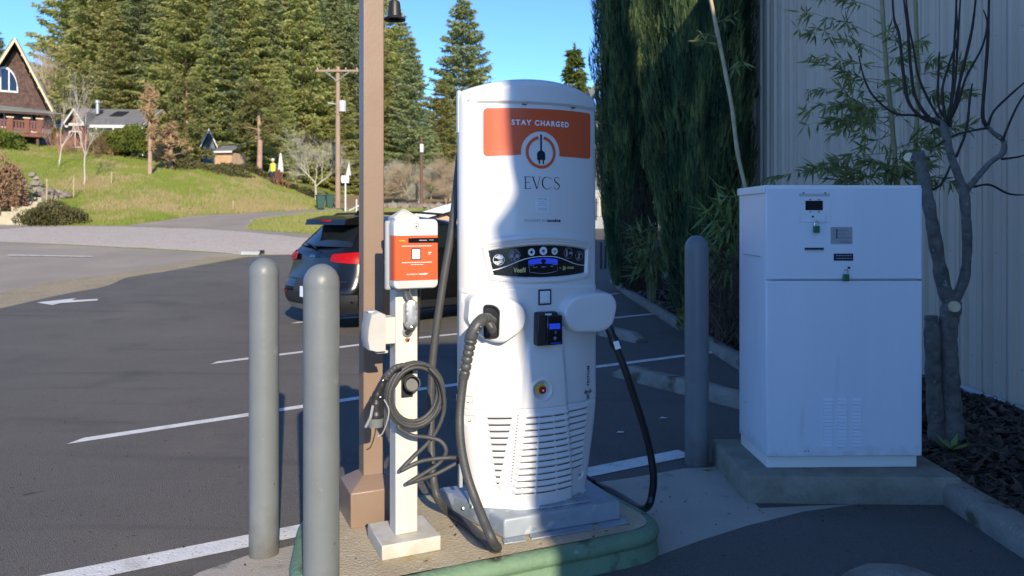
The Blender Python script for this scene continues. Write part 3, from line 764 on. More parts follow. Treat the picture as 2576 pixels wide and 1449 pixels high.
def serif_evcs():
    L = []
    # E
    L += [ribbon([(.10, .0), (.10, 1)], .085), ribbon([(.0, 1), (.52, .985)], .045), ribbon([(.0, .0), (.55, .015)], .045), ribbon([(.1, .53), (.42, .53)], .04), ribbon([(.51, 1.0), (.535, .82)], [.03, .015]), ribbon([(.54, .0), (.575, .2)], [.03, .015]), ribbon([(.42, .61), (.42, .44)], .022)]
    # V
    L += [ribbon([(.72, 1), (1.06, -.02)], .095), ribbon([(1.06, -.02), (1.36, 1)], .042), ribbon([(.62, 1), (.87, 1)], .03), ribbon([(1.25, 1), (1.47, 1)], .03)]
    # C
    c = []; w_ = []
    for i in range(33):
        a = 42 + (318 - 42) * i / 32; c.append((2.0 + .46 * math.cos(R(a)), .5 + .515 * math.sin(R(a)))); w_.append(.035 + .07 * max(0, -math.cos(R(a))) ** .8)
    L += [ribbon(c, w_), ribbon([(2.35, .985), (2.36, .74)], [.035, .015])]
    # S
    s_ = []; w_ = []
    key = [(3.12, .86), (3.05, .97), (2.88, 1.0), (2.72, .93), (2.68, .76), (2.78, .61), (2.98, .46), (3.12, .31), (3.10, .12), (2.95, -.005), (2.76, .005), (2.64, .12)]
    for i in range(len(key) - 1):
        for k in range(5):
            t = k / 5; p0 = Vector(key[max(0, i - 1)]); p1 = Vector(key[i]); p2 = Vector(key[i + 1]); p3 = Vector(key[min(len(key) - 1, i + 2)])
            s_.append(tuple(.5 * ((2 * p1) + (p2 - p0) * t + (2 * p0 - 5 * p1 + 4 * p2 - p3) * t * t + (3 * p1 - p0 - 3 * p2 + p3) * t ** 3)))
    n = len(s_); w_ = [.04 + .07 * math.exp(-((i / n - .52) / .2) ** 2) for i in range(n)]
    L += [ribbon(s_, w_), ribbon([(3.11, .99), (3.125, .77)], [.03, .014]), ribbon([(2.63, .0), (2.635, .23)], [.03, .014])]
    return join2(*L)
EV = serif_evcs()
decal('lettering', 'navy', *place(EV, .016, 1.523, .183, .060), off=.0015)
lb = poly_decal('instruction_label', 'label_white', [(-.022, 1.385), (.045, 1.385), (.045, 1.456), (-.022, 1.456)], .02)
tx = [place(text2d('START HERE', .02), .0115, 1.447, .052, .0058), place(text2d('Scan the QR code'), .0115, 1.4355, .050, .0058), place(text2d('to view status'), .0115, 1.4265, .040, .0050), place(text2d('and start charging'), .0115, 1.4175, .052, .0058)]
tx += [ribbon([(-.015, 1.409), (.038, 1.409)], .0008), ribbon([(-.008, 1.402), (.034, 1.402)], .0018), ribbon([(-.008, 1.395), (.038, 1.395)], .0022)]
decal('lettering', 'grey_print', *join2(*tx), off=.0022, parent=None)
poly_decal('sponsor_label', 'white_shell', [(-.085, 1.330), (.122, 1.328), (.122, 1.357), (-.085, 1.359)], .02)
decal('lettering', 'grey_print', *place(text2d('POWERED BY'), -.022, 1.3445, .105, .0135), off=.0022)
decal('lettering', 'navy', *place(text2d('noodoe', .045, 1.05), .073, 1.346, .076, .0165), off=.0022)

# control panel: black pane, icons, curve, screen
tp = [(x, PAN['t'](x) - .0005) for x in np.linspace(-.238, .272, 26)]; bt = [(x, PAN['b'](x) + .0005) for x in np.linspace(.264, -.213, 24)]
flat = lambda x, z: -SAG * (1 - np.clip(np.asarray(x, float) / HW, -1, 1) ** 2) + .012 - .0 * np.asarray(z)
def on_panel(name, m, vf, off=.0035): return decal(name, m, *vf, parent=PANEL, off=off, surf=lambda x, z: flat(x, z) - .0)
v, f = sheet(bt[::-1] + tp[::-1], .025)
PANEL = decal('control_panel', 'black_gloss', v, f, off=.0, surf=lambda x, z: front_y(x, z) * 0 + flat(x, z) - .0015)
def pcl(px, py):                        # enlarged view of the panel -> width, height
    return (-.237 + (px - 498) / (2278 - 498) * (.272 + .237), 1.212 + .015 - (py - 528) / (1128 - 528) * .149)
def pr(cx, cy, r0, r1): c = pcl(cx, cy); return ring(c[0], c[1], r0, r1, 0, 360, 36)
def disc(cx, cy, r): c = pcl(cx, cy); return sheet(circ(c[0], c[1], r, 28), .05)
for cx, cy, r in [(662, 790, .0255), (910, 708, .0275), (1890, 684, .0262), (2128, 748, .0235)]:
    on_panel('icon_ring', 'white_print' if cx < 800 else 'grey_print', pr(cx, cy, r - .0022, r))
def ln(pts_, w_): return ribbon([pcl(*p) for p in pts_], w_)
on_panel('charger_icon', 'white_print', join2(disc(668, 742, .010), disc(700, 748, .009), ln([(605, 745), (640, 740)], .006), ln([(595, 830), (640, 832), (680, 815), (715, 800), (715, 832), (680, 838)], .005), ln([(610, 850), (650, 855), (690, 845)], .005), ln([(640, 880), (672, 850)], .004)))
on_panel('card_icon', 'grey_print', join2(disc(866, 722, .009), disc(955, 722, .009), ln([(840, 680), (862, 645), (905, 625)], .0025), ln([(858, 690), (878, 662), (910, 648)], .0025), ln([(878, 695), (892, 678), (912, 670)], .0025), ln([(925, 640), (965, 650), (980, 680)], .0022), ln([(912, 745), (912, 795)], .008)))
for cx, cy, r, m in [(1193, 650, .0172, 'black_gloss'), (1404, 630, .0195, 'blue_dot'), (1615, 640, .0168, 'green_dot')]:
    o = on_panel('button', 'white_print', disc(cx, cy, r), .004)
    q = [(cx - 48, cy, cx - 28, cy), (cx + 28, cy, cx + 48, cy), (cx - 18, cy + 42, cx + 18, cy + 42)] + ([(cx - 18, cy - 42, cx + 18, cy - 42)] if cx < 1300 else [])
    on_panel('button_print', 'grey_print', join2(*[ln([(a, b_), (c, d)], .0022) for a, b_, c, d in q]), .0046)
    on_panel('button_dot', m, disc(cx, cy, .0066), .005)
on_panel('hand_icon', 'grey_print', join2(ln([(1858, 615), (1858, 745)], .010), ln([(1905, 675), (1940, 665), (1972, 690)], .005), ln([(1900, 700), (1935, 690), (1965, 712)], .004)))
on_panel('strike_icon', 'grey_print', join2(ln([(2126, 685), (2126, 812)], .009), ln([(2070, 805), (2190, 690)], .0028)))
cv = [pcl(x, y) for x, y in [(545, 988), (640, 968), (740, 930), (850, 880), (960, 825), (1080, 778), (1200, 748), (1320, 737), (1440, 735), (1560, 740), (1660, 755), (1760, 785), (1880, 835), (2000, 885), (2120, 920), (2258, 938)]]
on_panel('curve_line', 'white_print', ribbon(cv, [.0045 - .002 * i / 15 for i in range(16)]), .0042)
sc = [pcl(1140, 888), pcl(1672, 888), pcl(1672, 800)] + [pcl(x, 768 + 32 * ((x - 1405) / 267) ** 2) for x in range(1640, 1140, -50)] + [pcl(1140, 800)]
on_panel('screen', 'blue_screen', sheet(sc, .02), .004)
on_panel('car_icon', 'black_gloss', join2(disc(1405, 828, .011), ln([(1360, 820), (1450, 820)], .008)), .005)
fr = [pcl(1148, 908), pcl(1668, 898), pcl(1668, 1018)] + [pcl(x, 1058 - 40 * ((x - 1405) / 255) ** 2) for x in range(1620, 1170, -50)] + [pcl(1165, 1035), pcl(1148, 908)]
on_panel('slot_frame', 'grey_print', ribbon(fr, .0024), .0042)
on_panel('slot_print', 'grey_print', join2(ln([(1222, 940), (1258, 940)], .004), pr(1284, 936, .0025, .0038), ln([(1370, 934), (1425, 934)], .005), ln([(1438, 934), (1452, 934)], .004), ln([(1538, 928), (1582, 928)], .004)), .0042)
c_ = pcl(992, 985); on_panel('lettering', 'gold_foil', place(text2d('Veefil', .025), c_[0], c_[1], .058, .0235), .0045)
c_ = pcl(1932, 970); on_panel('lettering', 'gold_foil', place(text2d('TRITIUM', .04), c_[0], c_[1], .041, .0105), .0045)
c_ = pcl(1730, 966); on_panel('lettering', 'gold_foil', place(text2d('by', .04), c_[0], c_[1], .010, .008), .0045)
c_ = pcl(1803, 972); g = []
for k in range(3):
    a = R(90 + 120 * k); g.append(ribbon([(c_[0] + .003 * math.cos(a), c_[1] + .003 * math.sin(a)), (c_[0] + .0115 * math.cos(a + .5), c_[1] + .0115 * math.sin(a + .5))], .0055)); g.append(ribbon([(c_[0] + .003 * math.cos(a - .3), c_[1] + .003 * math.sin(a - .3)), (c_[0] + .0105 * math.cos(a - .55), c_[1] + .0105 * math.sin(a - .55))], .004))
on_panel('maker_mark', 'gold_foil', join2(*g), .0045)
# code card (left blank), maker mark on the lower right
poly_decal('code_card', 'navy', rounded([(-.012, .948, .004), (.056, .948, .004), (.056, 1.022, .004), (-.012, 1.022, .004)], 3), .02, off=.003)
poly_decal('code_card_face', 'label_white', [(-.004, .956), (.048, .956), (.048, 1.014), (-.004, 1.014)], .02, off=.004)
decal('lettering', 'grey_print', *join2(ribbon([(.006, .961), (.040, .961)], .0022)), off=.005)
decal('lettering', 'navy', *place(text2d('TRITIUM', .03, 1.12), .281, .582, .100, .0175, R(90)), off=.002)
g = []
for k in range(3):
    a = R(30 + 120 * k)
    for i in range(3):
        r0 = .006 + .0075 * i; px_, pz = .279 + r0 * math.cos(a), .497 + r0 * math.sin(a)
        for d in (a + R(62), a - R(62)): g.append(ribbon([(px_, pz), (px_ + .0105 * math.cos(d), pz + .0105 * math.sin(d))], .0046))
decal('maker_mark', 'navy', *join2(*g), off=.002)
# small lamps under the brow
for x in (-.072, .19):
    b = MB(); y0 = float(front_y(x, 1.886)); b.box((x, y0 - .004, 1.891), (.022, .012, .004)); b.build('brow_lamp', 'black_plastic', CH, bev=.001)
# emergency stop
ey = float(front_y(.002, .553)); mt = Matrix.Rotation(R(90), 4, 'X')
b = MB(); b.lathe([(.025, 0), (.025, .004), (.018, .007)], 24, (.002, ey - .0005, .553), mt); o = b.build('stop_collar', 'yellow_plastic', CH, smooth=R(40))
b = MB(); b.lathe([(.011, .0), (.011, .012), (.016, .014), (.0175, .02), (.016, .026), (.009, .0285)], 24, (.002, ey - .004, .553), mt); b.build('stop_button', 'red_plastic', CH, smooth=R(40))
b = MB(); b.lathe([(.0045, 0), (.0045, .001)], 16, (.002, ey - .0328, .553), mt); b.build('stop_mark', 'white_print', CH)

# cable holsters: lumps standing out of the front
def lump(name, outline, cx, cz, depth, m='white_shell', turn=0, tx=0, tilt=0):
    rings = []; pb = -SAG * (1 - (cx / HW) ** 2)
    for k, o, fl in [(1.06, .05, 0), (1.01, -.22, 0), (.985, -.52, .5), (.955, -.78, 1), (.92, -.92, 1), (.875, -.985, 1), (.82, -1.0, 1), (.6, -1.0, 1), (.3, -1.0, 1), (.05, -1.0, 1)]:
        r = []
        for x, z in outline:
            xx = cx + (x - cx) * k; zz_ = cz + (z - cz) * k; cb = -SAG * (1 - min(1, (xx / HW) ** 2))
            y = cb * (1 - fl) + pb * fl + (o * depth if o < 0 else o) + turn * max(0, tx - xx) * min(1, -o if o < 0 else 0) + tilt * (xx - cx) * fl
            r.append((xx, y, zz_))
        rings.append(r)
    b = MB(); b.loft(rings); return b.build(name, m, CH, smooth=R(62))
lo = rounded([(-.335, 1.005, .04), (-.235, 1.015, .06), (-.135, .985, .06), (-.072, .93, .05), (-.088, .84, .05), (-.20, .775, .05), (-.262, .79, .05), (-.345, .87, .03)], 6)
lump('left_holster', resample(lo, 72), -.19, .895, .085, turn=.75, tx=-.195)
ro = rounded([(.093, .93, .05), (.15, .985, .05), (.25, 1.005, .08), (.385, .995, .05), (.418, .94, .05), (.39, .83, .05), (.33, .80, .05), (.16, .81, .06), (.105, .86, .04)], 6)
lump('right_holster', resample(ro, 72), .25, .90, .085, tilt=.10)
def toL(t, p):
    m = Matrix.Translation(t.location) @ Matrix.Rotation(t.rotation_euler[2], 4, 'Z'); return m.inverted() @ Vector(p)
def spline(pts_, n=8):
    P_ = [Vector(p) for p in pts_]; out = []
    for i in range(len(P_) - 1):
        p0 = P_[max(0, i - 1)]; p1 = P_[i]; p2 = P_[i + 1]; p3 = P_[min(len(P_) - 1, i + 2)]
        for k in range(n):
            t = k / n; out.append(.5 * ((2 * p1) + (p2 - p0) * t + (2 * p0 - 5 * p1 + 4 * p2 - p3) * t * t + (3 * p1 - p0 - 3 * p2 + p3) * t ** 3))
    out.append(P_[-1]); return out
# left plug in its socket, with cable running to the ground and up the far side
sk = Matrix.Translation((-.246, -.134, .880)) @ Matrix.Rotation(R(-36), 4, 'Z') @ Matrix.Rotation(R(90), 4, 'X')
b = MB(); oc = rounded([(-.034, -.07, .014), (.030, -.062, .014), (.034, .055, .02), (.006, .072, .02), (-.034, .072, .014)], 5)
b.loft([[tuple(sk @ Vector((x * k, z * k, h))) for x, z in oc] for k, h in ((1.12, -.05), (1.12, .004), (1.06, .008), (.98, .004), (.96, -.004))]); b.build('socket', 'black_plastic', CH, smooth=R(40))
Ys = 3.36
hw = [P(1240, 808, Ys + .03), P(1229, 800, Ys), P(1216, 803, Ys - .045), P(1203, 815, Ys - .07), P(1191, 833, Ys - .08), P(1185, 850, Ys - .08)]
b = MB(); b.tube([toL(CH, p) for p in spline(hw, 6)], [.019] * 6 + [.022] * 6 + [.027] * 6 + [.028] * 6 + [.027] * 6 + [.025], 14); H_ = b.build('plug_handle', 'plug', CH, smooth=R(50))
lw = [P(1228, 812, Ys), P(1236, 824, Ys - .01), P(1240, 832, Ys)]
b = MB(); b.tube([toL(CH, p) for p in lw], [.018, .02, .017], 12); b.build('latch', 'plug', H_, smooth=R(50))
for px, py in ((1209, 822), (1202, 836)):
    b = MB(); c = toL(CH, P(px, py, Ys - .108)); b.lathe([(.004, 0), (.004, .006), (.002, .007)], 8, c, Matrix.Rotation(R(90), 4, 'X')); b.build('screw', 'steel', H_)
sr = [P(1186, 846, Ys - .08), P(1182, 870, Ys - .075), P(1176, 900, Ys - .07), P(1170, 935, Ys - .06), P(1166, 952, Ys - .055)]
sp = spline(sr, 12); b = MB(); b.tube([toL(CH, p) for p in sp], [(.030 if i < 8 else .0265) - (.0055 if (i % 6) in (4, 5) and i < 40 else 0) - .004 * i / len(sp) for i in range(len(sp))], 14); b.build('strain_relief', 'plug', CH, smooth=R(60))
ca = [P(1167, 945, 3.305), P(1160, 1000, 3.30), P(1156, 1060, 3.28), P(1161, 1130, 3.23), P(1176, 1200, 3.18), P(1195, 1255, 3.15), P(1217, 1310, 3.10), P(1240, 1362, 3.07)]
gz = ISL + .019
def Gv(px, py, z): x, y = G(px, py, z); return Vector((x, y, z))
ca += [Gv(1252, 1378, gz + .004), Gv(1240, 1378, gz), Gv(1205, 1345, gz), Gv(1165, 1312, gz), Gv(1128, 1287, gz + .004)]
ca += [P(1102, 1255, 3.56), P(1090, 1205, 3.59), P(1085, 1140, 3.62), P(1084, 1060, 3.65), P(1084, 990, 3.66), P(1090, 890, 3.67), P(1103, 790, 3.68), P(1118, 690, 3.69), P(1133, 600, 3.70), P(1145, 510, 3.70), P(1153, 430, 3.70), P(1158, 390, 3.70), P(1166, 372, 3.74)]
b = MB(); b.tube([toL(CH, p) for p in spline(ca, 9)], .0195, 14); tag(b.build('cable', 'rubber', CH, smooth=R(60)), 'grey left cable looping from its plug to the ground and up the side')
# right plug and cable
Yr = 3.70
rw = [P(1522, 795, Yr + .02), P(1528, 812, Yr - .01), P(1537, 838, Yr - .02), P(1546, 860, Yr - .02), P(1552, 872, Yr - .02)]
b = MB(); b.tube([toL(CH, p) for p in spline(rw, 6)], [.017] * 8 + [.021] * 8 + [.027] * 8 + [.026], 14); H2 = b.build('plug_handle', 'rubber_black', CH, smooth=R(50))
c = [toL(CH, P(x, y, Yr - .05)) for x, y in ((1543, 860), (1556, 857), (1562, 876), (1549, 880))]
b = MB(); b.hexa([*[(p[0], p[1], p[2]) for p in c], *[(p[0], p[1] + .004, p[2]) for p in c]]); b.build('plug_label', 'white_print', H2)
cr = [P(1548, 866, 3.68), P(1558, 892, 3.68), P(1576, 940, 3.68), P(1598, 1005, 3.69), P(1620, 1075, 3.70), P(1636, 1140, 3.71), P(1644, 1200, 3.71), P(1640, 1245, 3.72), P(1631, 1272, 3.74), Gv(1612, 1280, .05) , Gv(1575, 1258, .03), Gv(1530, 1232, .03), Gv(1490, 1213, .03), P(1465, 1195, 4.12)]
b = MB(); b.tube([toL(CH, p) for p in spline(cr, 9)], .0185, 14); tag(b.build('cable', 'rubber_black', CH, smooth=R(60)), 'black right cable hanging to the concrete behind the island')

# card reader on the front
rd = MB(); ry = -.118
def slab_(b, x0, x1, z0, z1, y0, y1, t=0): b.hexa([(x0, y0, z0), (x1, y0, z0), (x1, y1, z0), (x0, y1, z0), (x0 + t, y0 + t * .4, z1), (x1 - t, y0 + t * .4, z1), (x1 - t, y1, z1), (x0 + t, y1, z1)])
slab_(rd, -.036, .078, .763, .918, ry - .045, ry + .03, .004); o = rd.build('card_reader', 'black_plastic', CH, bev=.008)
b = MB(); slab_(b, .006, .086, .768, .905, ry - .066, ry - .040, .002); b.build('reader_face', 'black_gloss', o, bev=.005)
def rface(name, m, x0, x1, z0, z1, k=0):
    b = MB(); y = ry - .0672 - k; b.add([(x0, y, z0), (x1, y, z0), (x1, y + .0002, z1), (x0, y + .0002, z1)], [(0, 1, 2, 3)]); return b.build(name, m, o, fix=False)
rface('reader_screen', 'blue_screen', .018, .072, .842, .868)
rface('reader_bar', 'blue_dot', .024, .078, .774, .779)
b = MB(); b.box((.021, ry - .0465, .909), (.032, .003, .007)); b.build('reader_tag', 'label_white', o)
for i in range(3):
    v, f = ring(.040, .826, .004 + .004 * i, .0055 + .004 * i, -45, 45, 8); b = MB(); b.add([(p[0], ry - .0675, p[1]) for p in v], f); b.build('reader_mark', 'grey_print', o, fix=False)
v, f = ring(.046, .800, .0035, .0075, 0, 360, 16); b = MB(); b.add([(p[0], ry - .0675, p[1]) for p in v], f); b.build('reader_mark', 'grey_print', o, fix=False)

# ------------------------------------------------------------------ brown lamp post
post = thing('lamp_post', 'square brown metal post with boxed base standing on the charger island', 'post', (-.687, 3.69, ISL), R(24))
b = MB(); b.box((0, 0, 2.4), (.101, .101, 4.8)); b.build('shaft', 'brown_metal', post, bev=.006, seg=3)
b = MB(); b.loft([[(-h, -h, z), (h, -h, z), (h, h, z), (-h, h, z)] for h, z in ((.128, 0), (.128, .165), (.122, .170), (.058, .215), (.052, .216))]); b.build('base_cover', 'brown_metal', post, bev=.004)
for z in (1.90, 1.02):
    b = MB(); b.box((0, 0, z), (.1022, .1022, .002)); b.build('joint', 'brown_metal', post)
b = MB(); b.tube(spline([(.05, 0, 2.62), (.10, .03, 2.66), (.128, .05, 2.60), (.130, .052, 2.545)], 6), .008, 8); ar_ = b.build('lamp_arm', 'black_plastic', post, smooth=R(50))
b = MB(); b.lathe([(.012, .10), (.026, .09), (.029, .075), (.034, .016), (.054, .004), (.056, 0), (.030, .002), (.026, .03)], 24, (.130, .052, 2.448)); b.build('lamp_shade', 'black_plastic', post, smooth=R(40))
b = MB(); b.box((0, .38, 4.78), (.16, 1.0, .09)); b.build('head', 'brown_metal', post, bev=.02)

# ------------------------------------------------------------------ pedestal charger
pd = thing('pedestal_charger', 'small white and orange car charger on a cream square post with coiled cable', 'charger', (-.483, 3.365, ISL), R(24))
b = MB(); b.box((0, 0, .032), (.262, .262, .064)); b.build('base_block', 'pedestal', pd, bev=.005)
b = MB(); b.box((0, 0, .064 + .685), (.101, .101, 1.37)); pst = b.build('mast', 'pedestal', pd, bev=.006)
b = MB(); b.loft([[(-h, -h, z), (h, -h, z), (h, h, z), (-h, h, z)] for h, z in ((.056, 1.425), (.056, 1.455), (.006, 1.492))]); b.build('mast_cap', 'pedestal', pd, bev=.003)
b = MB(); b.box((-.010, -.066, 1.29), (.185, .03, .30)); b.build('backplate', 'meter_grey', pd, bev=.008)
uq = rounded([(-.098, 1.149, .026), (.098, 1.149, .026), (.098, 1.447, .026), (-.098, 1.447, .026)], 8)
b = MB(); b.loft([[(.01 + x * k, y, 1.298 + (z - 1.298) * k2) for x, z in uq] for k, k2, y in ((.93, .96, -.078), (1, 1, -.088), (1, 1, -.150), (.985, .99, -.160), (.94, .965, -.165))]); unit = b.build('unit_case', 'white_shell', pd, smooth=R(50))
uy = -.1655
def ud(name, m, vf, k=0, off=.01):
    b = MB(); b.add([(p[0] + off, uy - k, p[1]) for p in vf[0]], vf[1]); return b.build(name, m, unit, fix=False)
def rect(x0, x1, z0, z1): return ([(x0, z0), (x1, z0), (x1, z1), (x0, z1)], [(0, 1, 2, 3)])
b = MB(); b.loft([[(.01 - .0985, -.10, z), (.01 - .0985, -.150, z), (.01 - .0965, -.1605, z), (.01 - .0915, -.1665, z), (.01 + .0915, -.1665, z), (.01 + .0965, -.1605, z), (.01 + .0985, -.150, z), (.01 + .0985, -.10, z), (.01, -.095, z)] for z in (1.186, 1.377)]); b.build('orange_band', 'orange', unit, smooth=R(50))
uy = -.1672
b = MB(); b.box((.01 + .0315, -.160, 1.3555), (.1365, .0165, .0215)); b.build('display', 'black_gloss', unit, bev=.002)
ud('display_print', 'grey_print', join2(ribbon([(.01, 1.356), (.045, 1.356)], .004), ribbon([(.055, 1.357), (.075, 1.357)], .003)), .0016)
ud('status_light', 'yellow_plastic', sheet([( -.078, 1.3535), (-.05, 1.3525), (-.05, 1.3555), (-.06, 1.358), (-.078, 1.3555)], .01), .0003)
uy = -.1655
ud('logo_ring', 'orange', ring(-.002, 1.417, .0105, .0125, 101, 439, 30), .0004)
ud('plug_symbol', 'navy', join2(ribbon([(-.002, 1.431), (-.002, 1.420)], .0018), rect(-.0052, .0012, 1.412, 1.4185), ribbon([(-.004, 1.412), (-.004, 1.408)], .0012), ribbon([(0, 1.412), (0, 1.408)], .0012)), .0004)
ud('lettering', 'grey_print', place(EV, -.002, 1.394, .030, .0095), .0004)
uy = -.1669
def dashes(x0, x1, z, h, seed):
    rg = random.Random(seed); L = []; x = x0
    while x < x1: q = rg.uniform(.003, .008); L.append(rect(x, min(x1, x + q), z - h / 2, z + h / 2)); x += q + .0014
    return join2(*L)
for q_ in ((-.065, .068, 1.332, .0028, 1), (-.065, .068, 1.262, .0028, 2), (-.026, .032, 1.253, .0022, 3)): tag(ud('fine_print', 'white_print', dashes(*q_)), kind='stuff')
ud('lettering', 'white_print', place(text2d('POWERED BY'), -.018, 1.212, .052, .0062)); ud('lettering', 'white_print', place(text2d('noodoe', .05, 1.05), .032, 1.213, .040, .0085))
ud('code_frame', 'navy', (rounded([(-.024, 1.273, .003), (.019, 1.273, .003), (.019, 1.322, .003), (-.024, 1.322, .003)], 3), [tuple(range(16))]))
ud('code_face', 'label_white', rect(-.020, .015, 1.277, 1.318), .0006)
ud('symbol', 'white_print', join2(ribbon([(.052, 1.304), (.066, 1.304)], .003), ring(.058, 1.298, .003, .0045, 0, 300, 10)))
# conduit with oval body under the unit
b = MB(); b.tube(spline([(-.020, -.118, 1.160), (-.018, -.115, 1.142), (-.008, -.102, 1.118), (.004, -.092, 1.096), (.004, -.090, 1.085)], 5), .0135, 12); b.build('conduit', 'steel', pd, smooth=R(50))
def oval(w, h, n=12): return [(w * math.cos(a), (h - w) * (1 if math.sin(a) >= 0 else -1) + w * math.sin(a)) for a in [2 * math.pi * i / (2 * n) + .01 for i in range(2 * n)]]
cb = MB(); cb.loft([[(.006 + x * k, y, 1.033 + z * k) for x, z in oval(.029, .066)] for k, y in ((.82, -.050), (.9, -.085), (1, -.092), (1, -.103), (.95, -.106))]); cbo = cb.build('conduit_body', 'steel', pd, smooth=R(45))
b = MB(); b.loft([[(.006 + x * k, y, 1.033 + z * k) for x, z in oval(.016, .044)] for k, y in ((1, -.105), (1, -.109), (.9, -.1105))]); b.build('cover_plate', 'galv', cbo, smooth=R(45))
for z in (1.088, .978):
    b = MB(); b.lathe([(.005, 0), (.005, .003), (.002, .004)], 10, (.006, -.106, z), mt); b.build('screw', 'chrome', cbo)
b = MB(); b.lathe([(.024, 0), (.024, .004), (.012, .005)], 18, (.002, -.0515, .952), mt); b.build('grommet', 'steel', pd, smooth=R(40))
b = MB(); b.tube([(.004, -.085, .972), (.002, -.07, .958), (.002, -.05, .948)], .013, 10); b.build('conduit_elbow', 'black_plastic', pd, smooth=R(50))
b = MB(); b.tube([(.058, -.03, 1.15), (.060, -.02, 1.05), (.056, -.012, .93), (.052, -.01, .88)], .012, 8); b.build('rear_conduit', 'black_plastic', pd, smooth=R(50))
b = MB(); b.add([(.003 + .011 * math.cos(a) * (1 + .2 * math.sin(3 * a)), -.0520, .915 + .010 * math.sin(a)) for a in [i * .4488 for i in range(14)]], [tuple(range(14))]); b.build('rust_stain', 'rust', pd, fix=False)
b = MB(); b.lathe([(.0055, 0), (.0055, .005), (.003, .007)], 8, (.006, -.0525, .915), mt); b.build('bolt', 'chrome', pd)
# grey meter on the left side
b = MB(); b.box((-.080, -.015, .962), (.056, .085, .115)); jb = b.build('junction_box', 'pedestal', pd, bev=.003)
b = MB(); prof = [(-.02, -.085), (.028, -.085), (.028, .075), (-.006, .088), (-.05, .078), (-.066, .02), (-.07, -.03), (-.06, -.075)]
b.loft([[(-.127 + x * .8 * k, y, .962 + z * k) for x, z in prof] for k, y in ((.96, -.092), (1, -.085), (1, .035), (.97, .042))]); mb_ = b.build('meter_case', 'meter_light', pd, smooth=R(35))
b = MB(); b.box((-.155, -.030, 1.046), (.030, .03, .004)); b.build('meter_label', 'label_white', mb_)
b = MB(); b.box((-.112, -.04, .872), (.05, .05, .012)); b.build('meter_foot', 'meter_light', pd, bev=.003)
# holster bracket, coil and plug
b = MB(); b.box((.012, -.080, .802), (.078, .050, .028)); br = b.build('cable_hook', 'black_plastic', pd, bev=.004)
b = MB(); b.box((.0, -.056, .730), (.052, .008, .13)); b.build('bracket', 'black_plastic', pd, bev=.003)
mt2 = Matrix.Rotation(R(75), 4, 'X') @ Matrix.Rotation(R(0), 4, 'Y')
b = MB(); mr = Matrix.Rotation(R(-18), 4, 'Z') @ mt2; b.lathe([(.030, 0), (.034, .03), (.035, .075), (.031, .076), (.028, .03), (.0, .03)], 20, (.026, -.055, .718), mr); b.build('holster', 'black_plastic', pd, smooth=R(40))
for x, z in ((.0, .765), (.022, .772)):
    b = MB(); b.lathe([(.006, 0), (.006, .004), (.003, .006)], 10, (x, -.075, z - .012), mt); b.build('bolt', 'chrome', pd)
# coil: turns hung from the hook, falling into loose bights
cx_, cz_ = .016, .688; pth = []
def crc(a, rx, rz, y, ox=0, oz=0): return (cx_ + ox + rx * math.cos(R(a)), y, cz_ + oz + rz * math.sin(R(a)))
turns = [(.112, .128, -.100), (.100, .116, -.118), (.124, .136, -.122), (.108, .124, -.136), (.118, .132, -.140), (.131, .143, -.112), (.122, .139, -.128)]
a = 150
for i, (rx, rz, y) in enumerate(turns):
    nxt = turns[(i + 1) % len(turns)]
    for k in range(24):
        t = k / 24; pth.append(Vector(crc(a, rx + (nxt[0] - rx) * t, rz + (nxt[1] - rz) * t, y + (nxt[2] - y) * t, .004 * math.sin(i * 2), .004 * math.cos(i * 3)))); a -= 15
YP = 3.24
tail = [P(1000, 1075, YP - .02), P(1035, 1095, YP), P(1075, 1100, YP), P(1108, 1110, YP), P(1122, 1135, YP), P(1105, 1165, YP), P(1060, 1195, YP - .02), P(1030, 1214, YP - .03), P(1035, 1213, YP - .01), P(1090, 1195, YP), P(1130, 1175, YP + .02), P(1156, 1160, YP + .04), P(1160, 1153, YP + .03), P(1120, 1152, YP), P(1060, 1160, YP - .01), P(1018, 1179, YP - .03), P(1012, 1180, YP - .03), P(1040, 1150, YP), P(1080, 1110, YP + .02), P(1105, 1070, YP + .03), P(1118, 1020, YP + .03), P(1108, 960, YP + .02), P(1080, 925, YP + .01)]
full = pth[:-5] + [toL(pd, p) for p in spline(tail, 8)]
b = MB(); b.tube(full, .0086, 10); b.build('coiled_cable', 'rubber', pd, smooth=R(60))
pk = [P(1016, 918, YP - .10), P(996, 924, YP - .10), P(982, 936, YP - .10), P(968, 952, YP - .10)]
b = MB(); b.tube([toL(pd, p) for p in spline(pk, 8)], [.010 + .007 * i / 24 - (.002 if i % 4 == 0 else 0) for i in range(25)], 12); b.build('strain_relief', 'rubber', pd, smooth=R(60))
pk = [P(972, 945, YP - .10), P(962, 966, YP - .10), P(950, 990, YP - .10), P(946, 1010, YP - .10), P(946, 1040, YP - .10), P(945, 1052, YP - .10)]
b = MB(); b.tube([toL(pd, p) for p in spline(pk, 6)], [.016] * 6 + [.018] * 6 + [.021] * 6 + [.028] * 6 + [.033] * 6 + [.033], 16); ph = b.build('plug_handle', 'black_plastic', pd, smooth=R(50))
b = MB(); b.tube([toL(pd, P(945, 1050, YP - .10)), toL(pd, P(944, 1072, YP - .10))], [.034, .031], 18); b.build('plug_collar', 'grey_paint', ph, smooth=R(40))
b = MB(); b.tube([toL(pd, P(938, 1020, YP - .14)), toL(pd, P(932, 1050, YP - .14)), toL(pd, P(920, 1074, YP - .13))], .006, 6); b.build('latch', 'meter_grey', ph)
